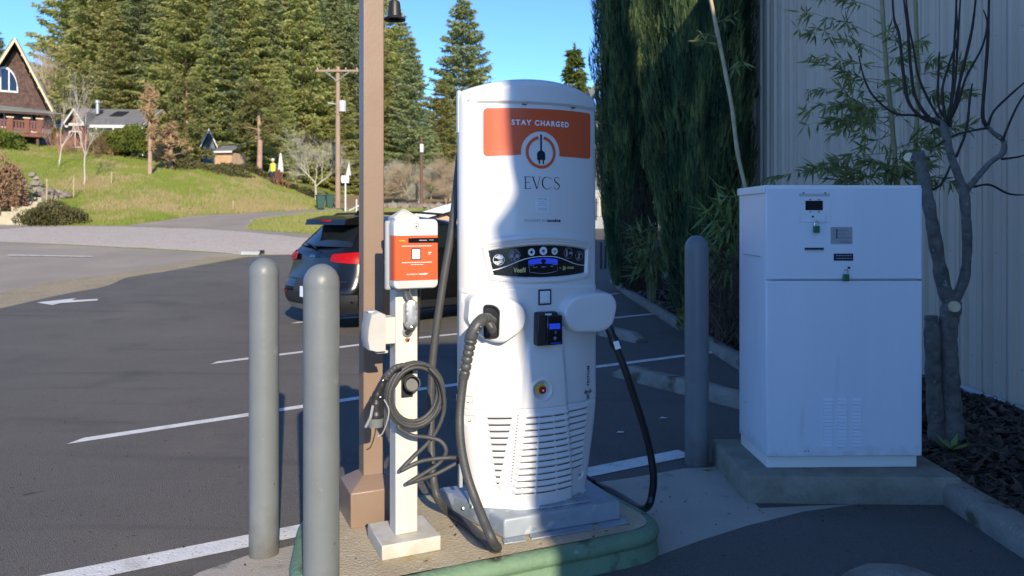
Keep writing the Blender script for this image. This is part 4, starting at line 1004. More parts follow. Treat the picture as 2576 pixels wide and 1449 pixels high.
b = MB(); b.tube(spline([toL(pd, p) for p in (P(966, 1005, YP - .1), P(978, 1030, YP - .1), P(974, 1060, YP - .1), P(962, 1090, YP - .08), P(950, 1098, YP - .08))], 6), .003, 6); b.build('strap', 'meter_grey', ph, smooth=R(50))
for px, py in ((948, 958), (941, 1000), (922, 1046)):
    b = MB(); b.lathe([(.005, 0), (.005, .004), (.002, .005)], 8, toL(pd, P(px + 16, py, YP - .125)), mt); b.build('screw', 'chrome', ph)

# ------------------------------------------------------------------ bollards
def bollard(x, y, r, h, label, z=0):
    t = thing('bollard', label, 'bollard', (x, y, z), 0, 'grey round-topped steel bollards')
    b = MB(); b.lathe([(r, -.02), (r, h - r * 1.15)], 40); b.build('sleeve', 'grey_paint', t, smooth=R(40))
    b = MB(); b.lathe([(r * 1.012, h - r * 1.15 - .012), (r * 1.012, h - r * 1.1)] + [(r * 1.005 * math.cos(q), h - r * 1.1 + r * 1.1 * math.sin(q)) for q in [i * math.pi / 2 / 12 for i in range(12)]] + [(.001, h)], 40); b.build('dome_cap', 'grey_paint', t, smooth=R(40))
bollard(*G(664, 1392), .0690, 1.405, 'sunlit grey bollard farther left of the two standing close together')
Y2 = 2.93; bollard((808.5 - CX) / F * Y2, Y2, .0690, 1.413, 'sunlit grey bollard nearest the camera, cut by the lower photo edge')
x, y = G(1752.5, 1166); bollard(x, y, .0765, 1.485, 'slate grey bollard in the shade beside the white cabinet')

# ------------------------------------------------------------------ concrete pad and white cabinet
pad = thing('concrete_pad', 'raised weathered concrete pad under the white cabinet', 'concrete pad', (0, 0, 0))
pq = dense([(1.315, 4.225), (2.50, 4.195), (2.50, 4.95), (1.305, 4.95)], .06)
b = MB(); b.loft([[(x + wv((x, y), z * 8, .007) + (1.9 - x) * k, y + wv((y, x), z * 7, .007) + (4.6 - y) * k, z) for x, y in pq] for k, z in ((0, -.02), (0, .04), (0, .09), (.004, .135), (.02, .150))]); b.build('block', 'padc', pad, smooth=R(50))
cab = thing('outdoor_cabinet', 'white metal parcel cabinet with two doors and two green padlocks', 'cabinet', (1.462, 4.34, .15), R(1.2))
cw, cdp, chh = .905, .50, 1.632
b = MB(); b.box((cw / 2, cdp / 2 + .015, .035), (cw - .03, cdp - .03, .07)); b.build('plinth_rail', 'white_metal', cab, bev=.003)
b = MB(); b.box((cw / 2 + .002, cdp / 2 + .02, .07 + (chh - .10) / 2), (cw - .006, cdp - .04, chh - .10)); b.build('carcass', 'cabinet', cab, bev=.004)
b = MB(); b.box((cw / 2, .012, .072 + .505), (cw, .024, 1.010)); lowd = b.build('lower_door', 'cabinet', cab, bev=.005)
b = MB(); b.box((cw / 2, .012, 1.092 + .2635), (cw, .024, .527)); upd = b.build('upper_door', 'cabinet', cab, bev=.005)
b = MB(); b.box((cw / 2, cdp / 2 + .012, chh - .008), (cw + .006, cdp + .0, .022)); b.build('top_lid', 'white_metal', cab, bev=.004)
b = MB(); b.box((-.004, cdp / 2 + .01, chh - .025), (.008, cdp - .02, .034)); b.build('side_lip', 'white_metal', cab, bev=.002)
b = MB(); b.box((-.0035, .25, 1.22), (.005, .30, .004)); b.build('side_seam', 'meter_grey', cab)
def cxz(px, py): q = P(px, py, 4.345); l = toL(cab, q); return (l[0], l[2])
def cplate(name, m, px0, py0, px1, py1, d=.003, par=None, bev=0, y=0):
    a = cxz(px0, py1); c = cxz(px1, py0); b = MB(); b.box(((a[0] + c[0]) / 2, -d / 2 + y - .0004, (a[1] + c[1]) / 2), (c[0] - a[0], d, c[1] - a[1])); return b.build(name, m, par or upd, bev=bev)
hat = cplate('hatch', 'cabinet', 2008, 493, 2088, 559, .005, bev=.0015)
cplate('hinge_strip', 'meter_light', 2009, 487, 2087, 494, .006, bev=.001)
for x, y in ((2019, 485), (2074, 485)): cplate('rivet', 'dark_slot', x, y - 1, x + 3, y + 2, .008)
cplate('window', 'black_gloss', 2025, 505, 2069, 529, .0065, par=hat)
for x, y in ((2037, 502), (2059, 502), (2037, 533), (2059, 533)): cplate('screw', 'dark_slot', x - 1.5, y - 1.5, x + 1.5, y + 1.5, .008, par=hat)
cplate('latch_knob', 'dark_slot', 2041, 543, 2045, 547, .014)
cplate('slot', 'dark_slot', 2024, 623, 2072, 629, .004); cplate('slot_lip', 'meter_grey', 2025, 628, 2070, 630, .010)
lbp = cplate('sticker', 'meter_grey', 2090, 571, 2145, 614, .0012)
for i, (a, c, yy) in enumerate(((2107, 2132, 580), (2107, 2130, 589), (2107, 2142, 598), (2114, 2140, 608))):
    cplate('sticker_print', 'grey_print', a, yy - 2, c, yy + (2 if i < 3 else 4), .0018, par=lbp)
cplate('sticker_print', 'grey_print', 2097, 577, 2099, 603, .0018, par=lbp); cplate('sticker_print', 'grey_print', 2097, 576, 2106, 578, .0018, par=lbp); cplate('sticker_print', 'dark_slot', 2104, 576, 2107, 600, .002, par=lbp)
npl = cplate('nameplate', 'navy', 2098, 638, 2147, 656, .002)
for yy in (643, 650):
    x = 2104
    rg = random.Random(yy)
    while x < 2140: w_ = rg.uniform(3, 7); cplate('nameplate_print', 'grey_print', x, yy - 1.3, x + w_, yy + 1.3, .0026, par=npl); x += w_ + 1.6
cplate('latch_knob', 'dark_slot', 2133, 671, 2137, 676, .014)
def padlock(px, py, label):
    a = cxz(px, py); t = thing('padlock', label, 'padlock', tuple(Matrix.Translation(cab.location) @ Matrix.Rotation(cab.rotation_euler[2], 4, 'Z') @ Vector((a[0], -.030, a[1]))), R(1.2), 'green padlocks on the white cabinet')
    b = MB(); b.box((0, 0, -.020), (.034, .018, .040)); b.build('lock_body', 'padlock', t, bev=.004)
    b = MB(); b.tube([(-.011, 0, 0), (-.011, 0, .016)] + [(.011 * math.cos(R(q)), 0, .016 + .011 * math.sin(R(q))) for q in range(180, -1, -20)] + [(.011, 0, 0)], .0028, 8); b.build('shackle', 'chrome', t, smooth=R(50))
    return t
for px, py, lb_ in ((2048.5, 568, 'upper green padlock hanging below the small dark window of the cabinet'), (2123, 689, 'lower green padlock hanging across the gap between the cabinet doors')):
    padlock(px, py, lb_)
for k, px in enumerate((2071, 2108, 2145)):
    for i in range(14):
        a = cxz(px, 1002 + i * 8.9); c = cxz(px + 23, 1002 + i * 8.9)
        b = MB(); b.hexa([(a[0], -.001, a[1] - .017), (c[0], -.001, a[1] - .017), (c[0], .002, a[1] - .017), (a[0], .002, a[1] - .017), (a[0] + .004, -.001, a[1]), (c[0] - .004, -.001, a[1]), (c[0], .002, a[1]), (a[0], .002, a[1])])
        vs = [(a[0], 0, a[1]), (c[0], 0, a[1]), (c[0] - .002, -.0095, a[1] - .0135), (a[0] + .002, -.0095, a[1] - .0135), (a[0], 0, a[1] - .017), (c[0], 0, a[1] - .017)]
        b = MB(); b.add(vs, [(0, 1, 2, 3), (3, 2, 5, 4), (0, 3, 4), (1, 5, 2)]); b.build('louvre', 'cabinet', lowd, fix=False)
for x, y in ((2025, 1134), (2033, 1134)): cplate('rivet', 'dark_slot', x - 1, y - 1, x + 1.5, y + 1.5, .004, par=lowd)
b = MB(); b.box((-.0012, .36, .30), (.001, .006, .008)); b.build('rust_spot', 'rust', cab)
# ------------------------------------------------------------------ plants: builders
def tri(b, p, d, n, L, w, t): b.add([p - n * w, p + n * w, p + d * L], [(0, 1, 2)], t)
def leaf(b, p, d, n, L, w, t):
    b.add([p, p + d * L * .4 + n * w, p + d * L, p + d * L * .4 - n * w], [(0, 1, 2, 3)], t)
def rv(rg): 
    v = Vector((rg.gauss(0, 1), rg.gauss(0, 1), rg.gauss(0, 1))); return v.normalized()
def conifer_meshes(seed, H, R0, low=.10, whorls=30, per=7, dens=1.0, shape=.85, m='fir', droop=.25, gap=0):
    rg = random.Random(seed); b = MB(); tk = MB()
    tk.tube([(0, 0, -1.0), (0, 0, H * .3), (.05 * rg.uniform(-1, 1), 0, H * .7), (0, 0, H * .98)], [R0 * .045, R0 * .035, R0 * .018, .015], 7)
    for i in range(whorls):
        z = H * (low + (1 - low) * ((i + rg.uniform(-.4, .4)) / whorls)); fz = (z - H * low) / (H * (1 - low)); fz = min(1, max(0, fz))
        Lr = R0 * (1 - fz) ** shape * (1 if fz > .12 else .75 + 2 * fz) + .25
        for k in range(per):
            if rg.random() < gap: continue
            a = 2 * math.pi * (k + rg.random()) / per; L = Lr * rg.uniform(.65, 1.15); out = Vector((math.cos(a), math.sin(a), 0)); sd_ = Vector((-out.y, out.x, 0))
            up = rg.uniform(-.05, .30) - droop * (1 - fz)
            nt = max(6, int(L * 8.5 * dens)); tone = rg.random() ** 1.6
            for j in range(nt):
                s_ = ((j + rg.random()) / nt) ** .7; s_ = .12 + .88 * s_
                p = out * L * s_ + Vector((0, 0, z + L * (up * s_ + .12 * s_ * s_)))
                for side in (-1, 1):
                    wd = L * .32 * (1.05 - s_) + .1
                    q = p + sd_ * side * wd * rg.uniform(0, 1) + Vector((0, 0, rg.uniform(-.15, .1)))
                    d = (out * rg.uniform(.3, 1) + sd_ * side * rg.uniform(.2, .9) + Vector((0, 0, rg.uniform(-.75, .15)))).normalized()
                    n = d.cross(rv(rg)).normalized(); Ls = rg.uniform(.28, .58)
                    tri(b, q, d, n, Ls, Ls * rg.uniform(.18, .34), min(1, tone * .7 + rg.random() * .35))
                if j % 3 == 0:
                    d = Vector((rg.uniform(-.3, .3), rg.uniform(-.3, .3), -1)).normalized(); tri(b, p, d, out, rg.uniform(.3, .7), .12, tone * .5)
            if k % 2 == 0: tk.tube([(0, 0, z), out * L * .5 + Vector((0, 0, z + L * up * .5)), out * L * .85 + Vector((0, 0, z + L * up * .85))], [.035, .02, .008], 3, cap=False)
    for j in range(14):
        z = H * rg.uniform(.94, 1.0); a = rg.uniform(0, 6.28); d = Vector((math.cos(a) * .5, math.sin(a) * .5, 1)).normalized(); tri(b, Vector((0, 0, z)), d, d.cross(Vector((0, 0, 1))).normalized(), .5, .1, .4)
    return b.mesh('crown', m, 0), tk.mesh('trunk', 'bark_brown')
def put(name, label, cat, meshes, loc, rz, sc, group=None, names=('crown', 'trunk')):
    t = thing(name, label, cat, loc, rz, group); t.scale = sc if isinstance(sc, tuple) else (sc,) * 3
    for nm, me in zip(names, meshes):
        if me is None: continue
        o = bpy.data.objects.new(nm, me); COL.objects.link(o); o.parent = t
    return t
def bare_tree_mesh(seed, H, spread, m, trunk_h=.3, r0=.12, levels=4, up=.5, kids_=4, twig=True, lean=0):
    rg = random.Random(seed); tk = MB(); tw = MB()
    def grow(p, d, L, r, lv):
        n = 3; pts_ = [p]; q = Vector(p); dd = Vector(d)
        for i in range(n):
            dd = (dd + rv(rg) * .16 + Vector((0, 0, .06 * up))).normalized(); q = q + dd * L / n; pts_.append(Vector(q))
        rr = [r * (1 - .45 * i / n) for i in range(n + 1)]
        (tk if lv < 2 else tw).tube(pts_, rr, 6 if lv < 2 else 3, cap=False)
        if lv >= levels: return
        for k in range(kids_ + (1 if lv else 0)):
            t = rg.uniform(.35, 1.0) if lv else rg.uniform(.75, 1.0); i = min(n - 1, int(t * n)); o = pts_[i].lerp(pts_[i + 1], t * n - i)
            a = rg.uniform(0, 6.28); ax = dd.cross(rv(rg)).normalized(); sp = rg.uniform(.35, .95) * spread
            nd = (dd * math.cos(sp) + ax * math.sin(sp) + Vector((0, 0, up * .25))).normalized()
            grow(o, nd, L * rg.uniform(.55, .85) * (1.3 if lv == 0 else 1), r * rg.uniform(.4, .6), lv + 1)
    grow(Vector((0, 0, -.3)), Vector((lean, 0, 1)).normalized(), H * trunk_h + .3, r0, 0)
    return tw.mesh('branches', m), tk.mesh('trunk', m, 0)
def bush_mesh(seed, rx, ry, rz, n, m, L=.18, flat=.0, w=.35):
    rg = random.Random(seed); b = MB(); ph = [rv(rg) for _ in range(9)]
    for _ in range(n):
        d = rv(rg); d.z = abs(d.z) if rg.random() < .85 else d.z
        k = rg.random() ** .28; lumpy = 1 + .22 * math.sin(5 * d.dot(ph[0]) + 1) * math.sin(4 * d.dot(ph[1])) + .12 * math.sin(9 * d.dot(ph[2]))
        p = Vector((d.x * rx, d.y * ry, d.z * rz)) * k * lumpy
        dd = (d * .7 + rv(rg) * .8 + Vector((0, 0, .25))).normalized(); n_ = dd.cross(rv(rg)).normalized(); l_ = L * rg.uniform(.6, 1.4)
        leaf(b, p, dd, n_, l_, l_ * w, min(1, max(0, .35 + .4 * math.sin(6 * d.dot(ph[3])) + rg.uniform(-.3, .3))))
    return b.mesh('foliage', m)
def stems_mesh(seed, n, r, h, m='twig_dark', rad=.008):
    rg = random.Random(seed); b = MB()
    for _ in range(n):
        a = rg.uniform(0, 6.28); d = Vector((math.cos(a), math.sin(a), 0)); b.tube([d * r * .1 - Vector((0, 0, .25)), d * r * .4 * rg.random() + Vector((0, 0, h * .5)), d * r * rg.random() + Vector((0, 0, h * rg.uniform(.75, 1)))], [rad, rad * .7, rad * .3], 4, cap=False)
    return b.mesh('stems', m)
def gz_(px, Y): x = (px - CX) / F * Y; return (x, Y, height(x, Y))

# ------------------------------------------------------------------ conifers on the hill
FIR = [conifer_meshes(s, 26, 5.6, .04, 38, 9, 1.0, .72) for s in (11, 12, 13)]
FIRB = [conifer_meshes(s, 26, 5.2, .04, 40, 9, 1.0, .8, 'fir_blue') for s in (21, 22)]
rg = random.Random(3)
spots = [(215, 74, 26.5, 0), (330, 70, 30, 0), (445, 72, 29, 0), (545, 70, 27, 0), (640, 76, 30, 1), (735, 78, 30, 0), (830, 80, 30, 1), (905, 84, 27, 0),
         (265, 86, 31, 1), (390, 88, 34, 0), (500, 86, 34, 1), (600, 90, 34, 0), (690, 92, 35, 1), (790, 94, 36, 0), (880, 96, 33, 1), (965, 92, 25.5, 0), (1010, 100, 22, 1),
         (470, 64, 19, 0), (560, 63, 16, 1), (605, 64, 18, 0), (690, 66, 17, 1), (760, 66, 19, 0), (815, 68, 15, 0), (880, 70, 17, 1), (920, 72, 19, 0), (415, 66, 17, 1), (640, 66, 13.5, 0), (730, 68, 12, 1), (860, 66, 10.5, 0), (285, 64, 13, 0), (520, 62, 11, 0), (700, 62, 10, 0), (350, 66, 18, 1), (580, 67, 21, 0), (785, 70, 21, 1), (250, 68, 20, 0), (845, 72, 20, 1)]
ORD = ['first', 'second', 'third', 'fourth', 'fifth', 'sixth', 'seventh', 'eighth', 'ninth', 'tenth', 'eleventh', 'twelfth', 'thirteenth', 'fourteenth', 'fifteenth', 'sixteenth', 'seventeenth', 'eighteenth', 'nineteenth', 'twentieth', 'twenty-first', 'twenty-second']
def rank(l, i): return ORD[sorted(range(len(l)), key=lambda k: l[k]).index(i)]
def rowlab(i):
    row = lambda Y: 0 if Y < 69.5 else 1 if Y < 85 else 2
    r = row(spots[i][1]); ids = [k for k in range(len(spots)) if row(spots[k][1]) == r]
    n = rank([spots[k][0] for k in ids], ids.index(i))
    return '%s from the left among the %s of the hillside forest' % (n, ('shorter conifers in the front row', 'tall conifers in the middle row', 'tallest conifers in the back row')[r])
for i, (px, Y, H, k) in enumerate(spots):
    me = (FIRB if k else FIR)[i % (2 if k else 3)]; s_ = H / 26; p = gz_(px, Y)
    put('conifer_tree', rowlab(i), 'tree', me, (p[0], p[1], p[2] - .5), rg.uniform(0, 6.28), (s_ * rg.uniform(.95, 1.2), s_ * rg.uniform(.95, 1.2), s_), 'conifers of the hillside forest')
big = conifer_meshes(31, 23, 5.6, .05, 40, 9, 1.1, .62, 'fir_blue', .12)
p = P(1165, 555, 92); put('conifer_tree', 'lone conifer against the sky directly above the left shoulder of the tall charger', 'tree', big, (p[0], 92, 2.4), .6, (1.02, 1.02, 1.14))
p = P(1445, 555, 60); sm_ = conifer_meshes(32, 13, 2.4, .05, 30, 8, 1.5, .8, 'cypress_lit', .05)
put('conifer_tree', 'small yellow-green pointed conifer just above the right shoulder of the tall charger', 'tree', sm_, (p[0], 60, 2.5), 1.0, (.95, .95, 1.0))
p = P(-8, 555, 80); put('conifer_tree', 'conifer tip barely showing at the left photo edge above the house roof', 'tree', FIRB[0], (p[0], 80, 7.0), 2.0, (.62, .62, .565))
p = P(1110, 555, 76); put('conifer_tree', 'shorter dark conifer behind the bare brush between brown post and tall charger', 'tree', FIR[1], (p[0], 76, 2.8), 2.0, (.6, .6, .50))
p = P(1230, 555, 80); put('conifer_tree', 'conifer hidden low behind the tall charger', 'tree', FIR[2], (p[0], 80, 2.8), 1.0, (.6, .6, .50))
p = P(1035, 555, 70); put('conifer_tree', 'narrow conifer with sloping outline just right of the brown post', 'tree', FIRB[1], (p[0], 70, 2.6), 1.0, (.62, .62, .62))
# pines nearer on the slope
def pine_mesh(seed, H, R0, m, low=.3, n=26, blobs=150):
    rg = random.Random(seed); b = MB(); tk = MB(); tk.tube([(0, 0, -.4), (.06, 0, H * .4), (-.05, .05, H * .75), (0, 0, H * .97)], [.20, .17, .10, .03], 8)
    for i in range(n):
        z = H * (low + (1 - low) * i / n); a = rg.uniform(0, 6.28); L = R0 * (1 - .65 * i / n) * rg.uniform(.6, 1.1); o = Vector((math.cos(a), math.sin(a), .22))
        tk.tube([(0, 0, z), o * L * .5 + Vector((0, 0, z)), o * L + Vector((0, 0, z))], [.05, .035, .015], 4, cap=False)
        for k in range(max(2, blobs // n)):
            s_ = rg.uniform(.35, 1.05); c = o * L * s_ + Vector((0, 0, z)) + rv(rg) * .28; tone = rg.random()
            for q in range(30):
                d = (rv(rg) + Vector((0, 0, .35))).normalized(); tri(b, c + d * .05, d, d.cross(rv(rg)).normalized(), rg.uniform(.22, .42), .055, min(1, tone * .7 + rg.random() * .4))
    return b.mesh('crown', m, 0), tk.mesh('trunk', 'bark_pink', 0)
pA = pine_mesh(41, 6.2, 1.9, 'pine', .42, 28, 240); pB = pine_mesh(42, 7.0, 2.1, 'pine', .12, 32, 300); pC = pine_mesh(43, 6.0, 1.5, 'pine_dead', .28, 22, 100)
x, y, z = gz_(652, 53); put('pine_tree', 'rounded pine with bare pinkish trunk standing right of the tan shed', 'tree', pA, (x, y, z - .1), .5, (1.0, 1.0, 1.02))
x, y, z = gz_(470, 51); put('pine_tree', 'bushy low-branched pine left of the tan shed', 'tree', pB, (x, y, z - 1.4), .5, (.95, .95, .98))
x, y, z = gz_(377, 44.5); put('dying_pine', 'dying pine with orange-brown needles and a bare leaning trunk on the slope', 'tree', pC, (x, y, z), 1.5, (.62, .62, .86))
x, y, z = gz_(430, 47); put('dying_pine', 'low orange-brown dying pine leaning beside the green pine', 'tree', pine_mesh(44, 3.6, 1.9, 'pine_dead', .15, 18, 70), (x, y, z - .3), 2.5, .82)
# birches and other bare trees
bi = bare_tree_mesh(51, 5.0, .62, 'birch', .34, .07, 4, .9, 3)
bi2 = bare_tree_mesh(52, 5.2, .62, 'birch', .40, .07, 4, .9, 3)
rd_ = bare_tree_mesh(53, 4.5, .8, 'twig_red', .3, .05, 4, .8, 4)
x, y, z = gz_(149, 43.0); put('bare_birch', 'bare pale birch on the slope, the left one of two below the houses', 'tree', bi, (x, y, z), .3, (.72, .72, .80), None, ('branches', 'trunk'))
x, y, z = gz_(210, 39.5); put('bare_birch', 'bare pale birch lower on the slope, the right one of two below the houses', 'tree', bi2, (x, y, z), 1.3, (.75, .75, .82), None, ('branches', 'trunk'))
for i, (px, Y, s_) in enumerate([(185, 48, .62), (128, 48.5, .7), (238, 49, .62), (275, 49, .5), (160, 47, .6), (212, 47.5, .58)]):
    x, y, z = gz_(px, Y); put('bare_shrub', rank([185, 128, 238, 275, 160, 212], i) + ' reddish leafless shrub from the left in the thicket before the houses', 'shrub', rd_, (x, y, z - 1), i * 1.7, s_, 'reddish leafless shrubs before the houses', ('branches', 'trunk'))
gt = bare_tree_mesh(54, 5.5, .95, 'twig_grey', .28, .12, 5, .5, 4)
x, y, z = gz_(793, 49); put('bare_tree', 'leafless greyish mossy tree at the right end of the grass slope by the utility poles', 'tree', gt, (x, y, z - .1), .4, .86, None, ('branches', 'trunk'))
lt = bare_tree_mesh(55, 9, .75, 'twig_tan', .3, .16, 5, .7, 4)
for i, (px, Y, s_, rz) in enumerate([(105, 68, 1.1, 0), (150, 69, .95, 2), (215, 69, .90, 4), (60, 72, 1.0, 1), (265, 69, .84, 5), (310, 69, .78, 3), (185, 70, 1.0, 2.6), (340, 68.5, .66, 1.2), (240, 70, .95, .4)]):
    x, y, z = gz_(px, Y); put('bare_tree', rank([105, 150, 215, 60, 265, 310, 185, 340, 240], i) + ' leafless brown tree from the left behind the roofs of the houses', 'tree', lt, (x, y, z - .5), rz, s_, 'leafless trees behind the houses', ('branches', 'trunk'))
br = bare_tree_mesh(56, 6, 1.0, 'twig_tan', .14, .08, 5, .5, 5)
br2 = bare_tree_mesh(57, 5, 1.0, 'twig_grey', .14, .07, 5, .6, 5)
for i, (px, Y, s_, rz) in enumerate([(985, 56, 1.0, 0), (1030, 54, .95, 2), (1085, 58, 1.15, 4), (1130, 55, 1.0, 1), (1012, 62, 1.25, 3), (1160, 60, 1.1, 5), (1060, 52, .7, 2.4), (1120, 51, .6, .7)]):
    x, y, z = gz_(px, Y); put('leafless_brush', rank([985, 1030, 1085, 1130, 1012, 1160, 1060, 1120], i) + ' clump of leafless tan brush from the left between brown post and tall charger', 'shrub', br if i % 2 else br2, (x, y, z - .2), rz, s_, 'leafless brush beyond the car', ('branches', 'trunk'))
# round bushes
bm1 = bush_mesh(61, 1.5, 1.3, 1.7, 5200, 'bush', .17); bm2 = bush_mesh(62, 1.3, 1.2, 1.2, 4200, 'bush', .16)
stem0 = stems_mesh(63, 12, .5, .9, 'twig_tan', .03)
def bush(px, py, Y, me, sc, label, name='bush', cat='bush', group=None, rz=0, stem=stem0):
    p = P(px, py, Y); return put(name, label, cat, (me, stem), p, rz, sc, group, ('foliage', 'stems'))
bush(335, 385, 50, bm1, (1.0, 1, 1.0), 'round green bush in front of the grey-roofed house porch')
bush(262, 388, 50, bm1, (.8, .8, .85), 'green bush left of the round one before the grey-roofed house', rz=2)
bush(10, 380, 46, bm2, (1.0, 1, 1.0), 'green rounded bush below the red deck at left photo edge', rz=1)
bush(300, 392, 50.5, bm2, (.5, .5, .5), 'small green bush between the two larger ones by the porch', rz=3)
rb = bush_mesh(64, 1.5, 1.2, 1.9, 5200, 'bush_red', .16, w=.22); bush(-2, 520, 33.5, rb, (.75, .75, 1.1), 'tall reddish twiggy shrub at the left photo edge above the wooden steps', 'shrub', 'shrub')
mb0 = bush_mesh(65, 1.6, 1.0, .62, 6500, 'bush_dark', .10, w=.3); bush(128, 561, 31.9, mb0, (.82, .9, 1.32), 'low dark heather mound on the grass right of the wooden steps', 'shrub', 'shrub')
gsh = bush_mesh(66, 1.2, .8, .8, 2600, 'bush', .13); bush(88, 556, 32.3, gsh, (.45, .5, .5), 'green tuft of low plants left of the dark heather mound', 'shrub', 'shrub')
hd = bush_mesh(67, .8, .6, .5, 900, 'bush_dark', .12)
hl = [(615, 424), (640, 433), (662, 444), (715, 474), (738, 478), (758, 484), (776, 492), (792, 500), (585, 424), (560, 424)]
for i, (px, py) in enumerate(hl):
    bush(px, py + 2, 50.8, hd, (.8, .8, .75), rank([h[0] for h in hl], i) + ' low brown heather clump from the left along the crest of the grass slope', 'shrub', 'shrub', 'low brown shrubs along the slope crest', i * 1.3, None)
ds = bush_mesh(68, 2.4, 1.3, 1.0, 3800, 'bush_dark', .16); bush(545, 448, 48, ds, (.8, .8, .8), 'dark spreading juniper in the shade below the pines', 'shrub', 'shrub'); bush(470, 436, 48.5, ds, (.75, .8, .9), 'dark undergrowth beneath the bushy low pine', 'shrub', 'shrub', rz=2)

# grass blades over the slope, the island by the road and the verge
rg = random.Random(71); b = MB()
def tuft(x, y, L, t, n=3):
    z = height(x, y)
    for _ in range(n):
        d = Vector((rg.uniform(-.5, .5), rg.uniform(-.5, .5), 1)).normalized(); q = Vector((x + rg.uniform(-.08, .08), y + rg.uniform(-.08, .08), z - .01)); tri(b, q, d, Vector((rg.uniform(.6, 1), rg.uniform(-.6, .6), 0)), L * rg.uniform(.6, 1.3), .014, t)
DRY = [(195, 472, 42, 9), (255, 452, 26, 9), (250, 470, 24, 8), (310, 450, 22, 7), (640, 515, 70, 13), (540, 500, 40, 11), (255, 522, 45, 10), (420, 520, 36, 10), (700, 455, 22, 7), (360, 505, 30, 8), (745, 525, 40, 8), (480, 530, 30, 6)]
cnt = 0
while cnt < 30000:
    px = rg.uniform(-60, 845); Y = rg.uniform(31.3, 51.5); x = (px - CX) / F * Y
    if Y < lerp(FOOT, px) + .05 or Y > lerp(CRY, px): continue
    if any(inside((x, Y), r_[2]) for r_ in REG if r_[0] in ('driveway', 'bank')): continue
    nn = mnoise.noise(Vector((x * .25, Y * .25, 1))); tuft(x, Y, .13 + .10 * max(0, nn), min(1, max(0, .15 + 1.5 * mnoise.noise(Vector((x * .4, Y * .4, 7))) + .9 * mnoise.noise(Vector((x * 1.3, Y * 1.3, 3))) + (1.1 if any(((px - a_) / c_) ** 2 + ((ROW - F * (height(x, Y) - EYE) / Y - d_) / e_) ** 2 < rg.uniform(.5, 1.2) for a_, d_, c_, e_ in DRY) else 0) + rg.uniform(-.2, .2))), 2); cnt += 1
for _ in range(2600):                  # dry weedy clumps low on the slope and by the path
    px, py = (rg.gauss(640, 75), rg.gauss(520, 16)) if rg.random() < .6 else (rg.gauss(235, 45), rg.gauss(468, 12)) if rg.random() < .6 else (rg.gauss(420, 70), rg.gauss(505, 14))
    x, Y = hit(px, py)
    if Y < lerp(FOOT, px) + .1 or Y > lerp(CRY, px) or any(inside((x, Y), r_[2]) for r_ in REG if r_[0] in ('driveway', 'bank')): continue
    tuft(x, Y, rg.uniform(.16, .34), rg.uniform(.75, 1), 3)
gi = hp([(787, 589), (617, 577.5), (640, 553), (714, 543.5), (836, 530), (905, 527)])
gx = [p[0] for p in gi]; gy = [p[1] for p in gi]; cnt = 0
gpoly = gi + [(-5, 46), (-5, 27)]
while cnt < 7000:
    x = rg.uniform(-16, -4.5); y = rg.uniform(26, 47)
    if inside((x, y), gpoly): tuft(x, y, .12, rg.random() * .7, 2); cnt += 1
tag(b.build('grass_blades', 'grass_blade', fix=False), 'short bright grass on the slope and road verge', 'grass', kind='stuff')

# ------------------------------------------------------------------ dark columnar trees along the bed
def column_mesh(seed, H, R0, n, m, squash=1.0):
    rg = random.Random(seed); b = MB()
    def rad(a, z):
        f = z / H; prof = (.55 + .45 * min(1, f / .25)) * (1 if f < .6 else max(.05, 1 - ((f - .6) / .4) ** 1.8))
        return R0 * prof * (1 + .16 * math.sin(3 * a + 2 * f + seed) + .09 * math.sin(7 * a + 9 * f) + .05 * math.sin(13 * a - 20 * f))
    for _ in range(n):
        a = rg.uniform(0, 6.28); z = H * rg.random() ** .9; cl = mnoise.noise(Vector((math.cos(a) * 3.2, math.sin(a) * 3.2, z * 1.5 + seed))) + .5 * mnoise.noise(Vector((math.cos(a) * 7, math.sin(a) * 7, z * 3 + seed))); r = rad(a, z) * (1 - .28 * rg.random() ** 2.0) * (1 + .16 * cl); o = Vector((math.cos(a), math.sin(a), 0)); p = o * r + Vector((0, 0, z - .1))
        d = (Vector((0, 0, 1)) + o * rg.uniform(-.05, .40) + rv(rg) * .16).normalized(); nn = d.cross(o + rv(rg) * .5).normalized(); L = rg.uniform(.10, .26)
        tri(b, p, d, nn, L, L * rg.uniform(.045, .09), min(1, max(0, .12 + .5 * cl + rg.uniform(-.2, .3))))
    core = MB(); rings = []  # dark solid core added inside the crown to block light
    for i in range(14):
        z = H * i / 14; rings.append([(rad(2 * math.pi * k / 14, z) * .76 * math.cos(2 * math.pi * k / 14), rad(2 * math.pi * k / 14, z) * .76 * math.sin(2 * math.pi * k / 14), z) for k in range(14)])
    core.loft(rings); return b.mesh('crown', m), core.mesh('shade_core', 'core_dark')
cA = column_mesh(3, 9.0, .74, 70000, 'cypress'); cB = column_mesh(5, 10.0, .72, 64000, 'cypress')
def trunk_mesh(r, h): b = MB(); b.tube([(0, 0, -.2), (.02, 0, h * .5), (0, 0, h)], [r, r * .8, r * .6], 8); return b.mesh('trunk', 'bark_brown', 0)
tm = trunk_mesh(.09, 1.2)
put('columnar_evergreen', 'broad dark columnar evergreen beside the corner of the metal building', 'tree', (*cA, tm), (3.02, 12.2, .25), 0, (1.02, 1.0, 1.0), None, ('crown', 'shade_core', 'trunk'))
put('columnar_evergreen', 'narrower dark columnar evergreen against the sky, right of the tall charger', 'tree', (*cB, tm), (2.57, 16.6, .25), 1, (.98, 1.0, 1.0), None, ('crown', 'shade_core', 'trunk'))
put('columnar_evergreen', 'shadowy evergreen filling the gap between the metal wall corner and the broad dark column', 'tree', (*cB, tm), (4.35, 14.2, .25), 2, (1.1, 1.0, .9), None, ('crown', 'shade_core', 'trunk'))
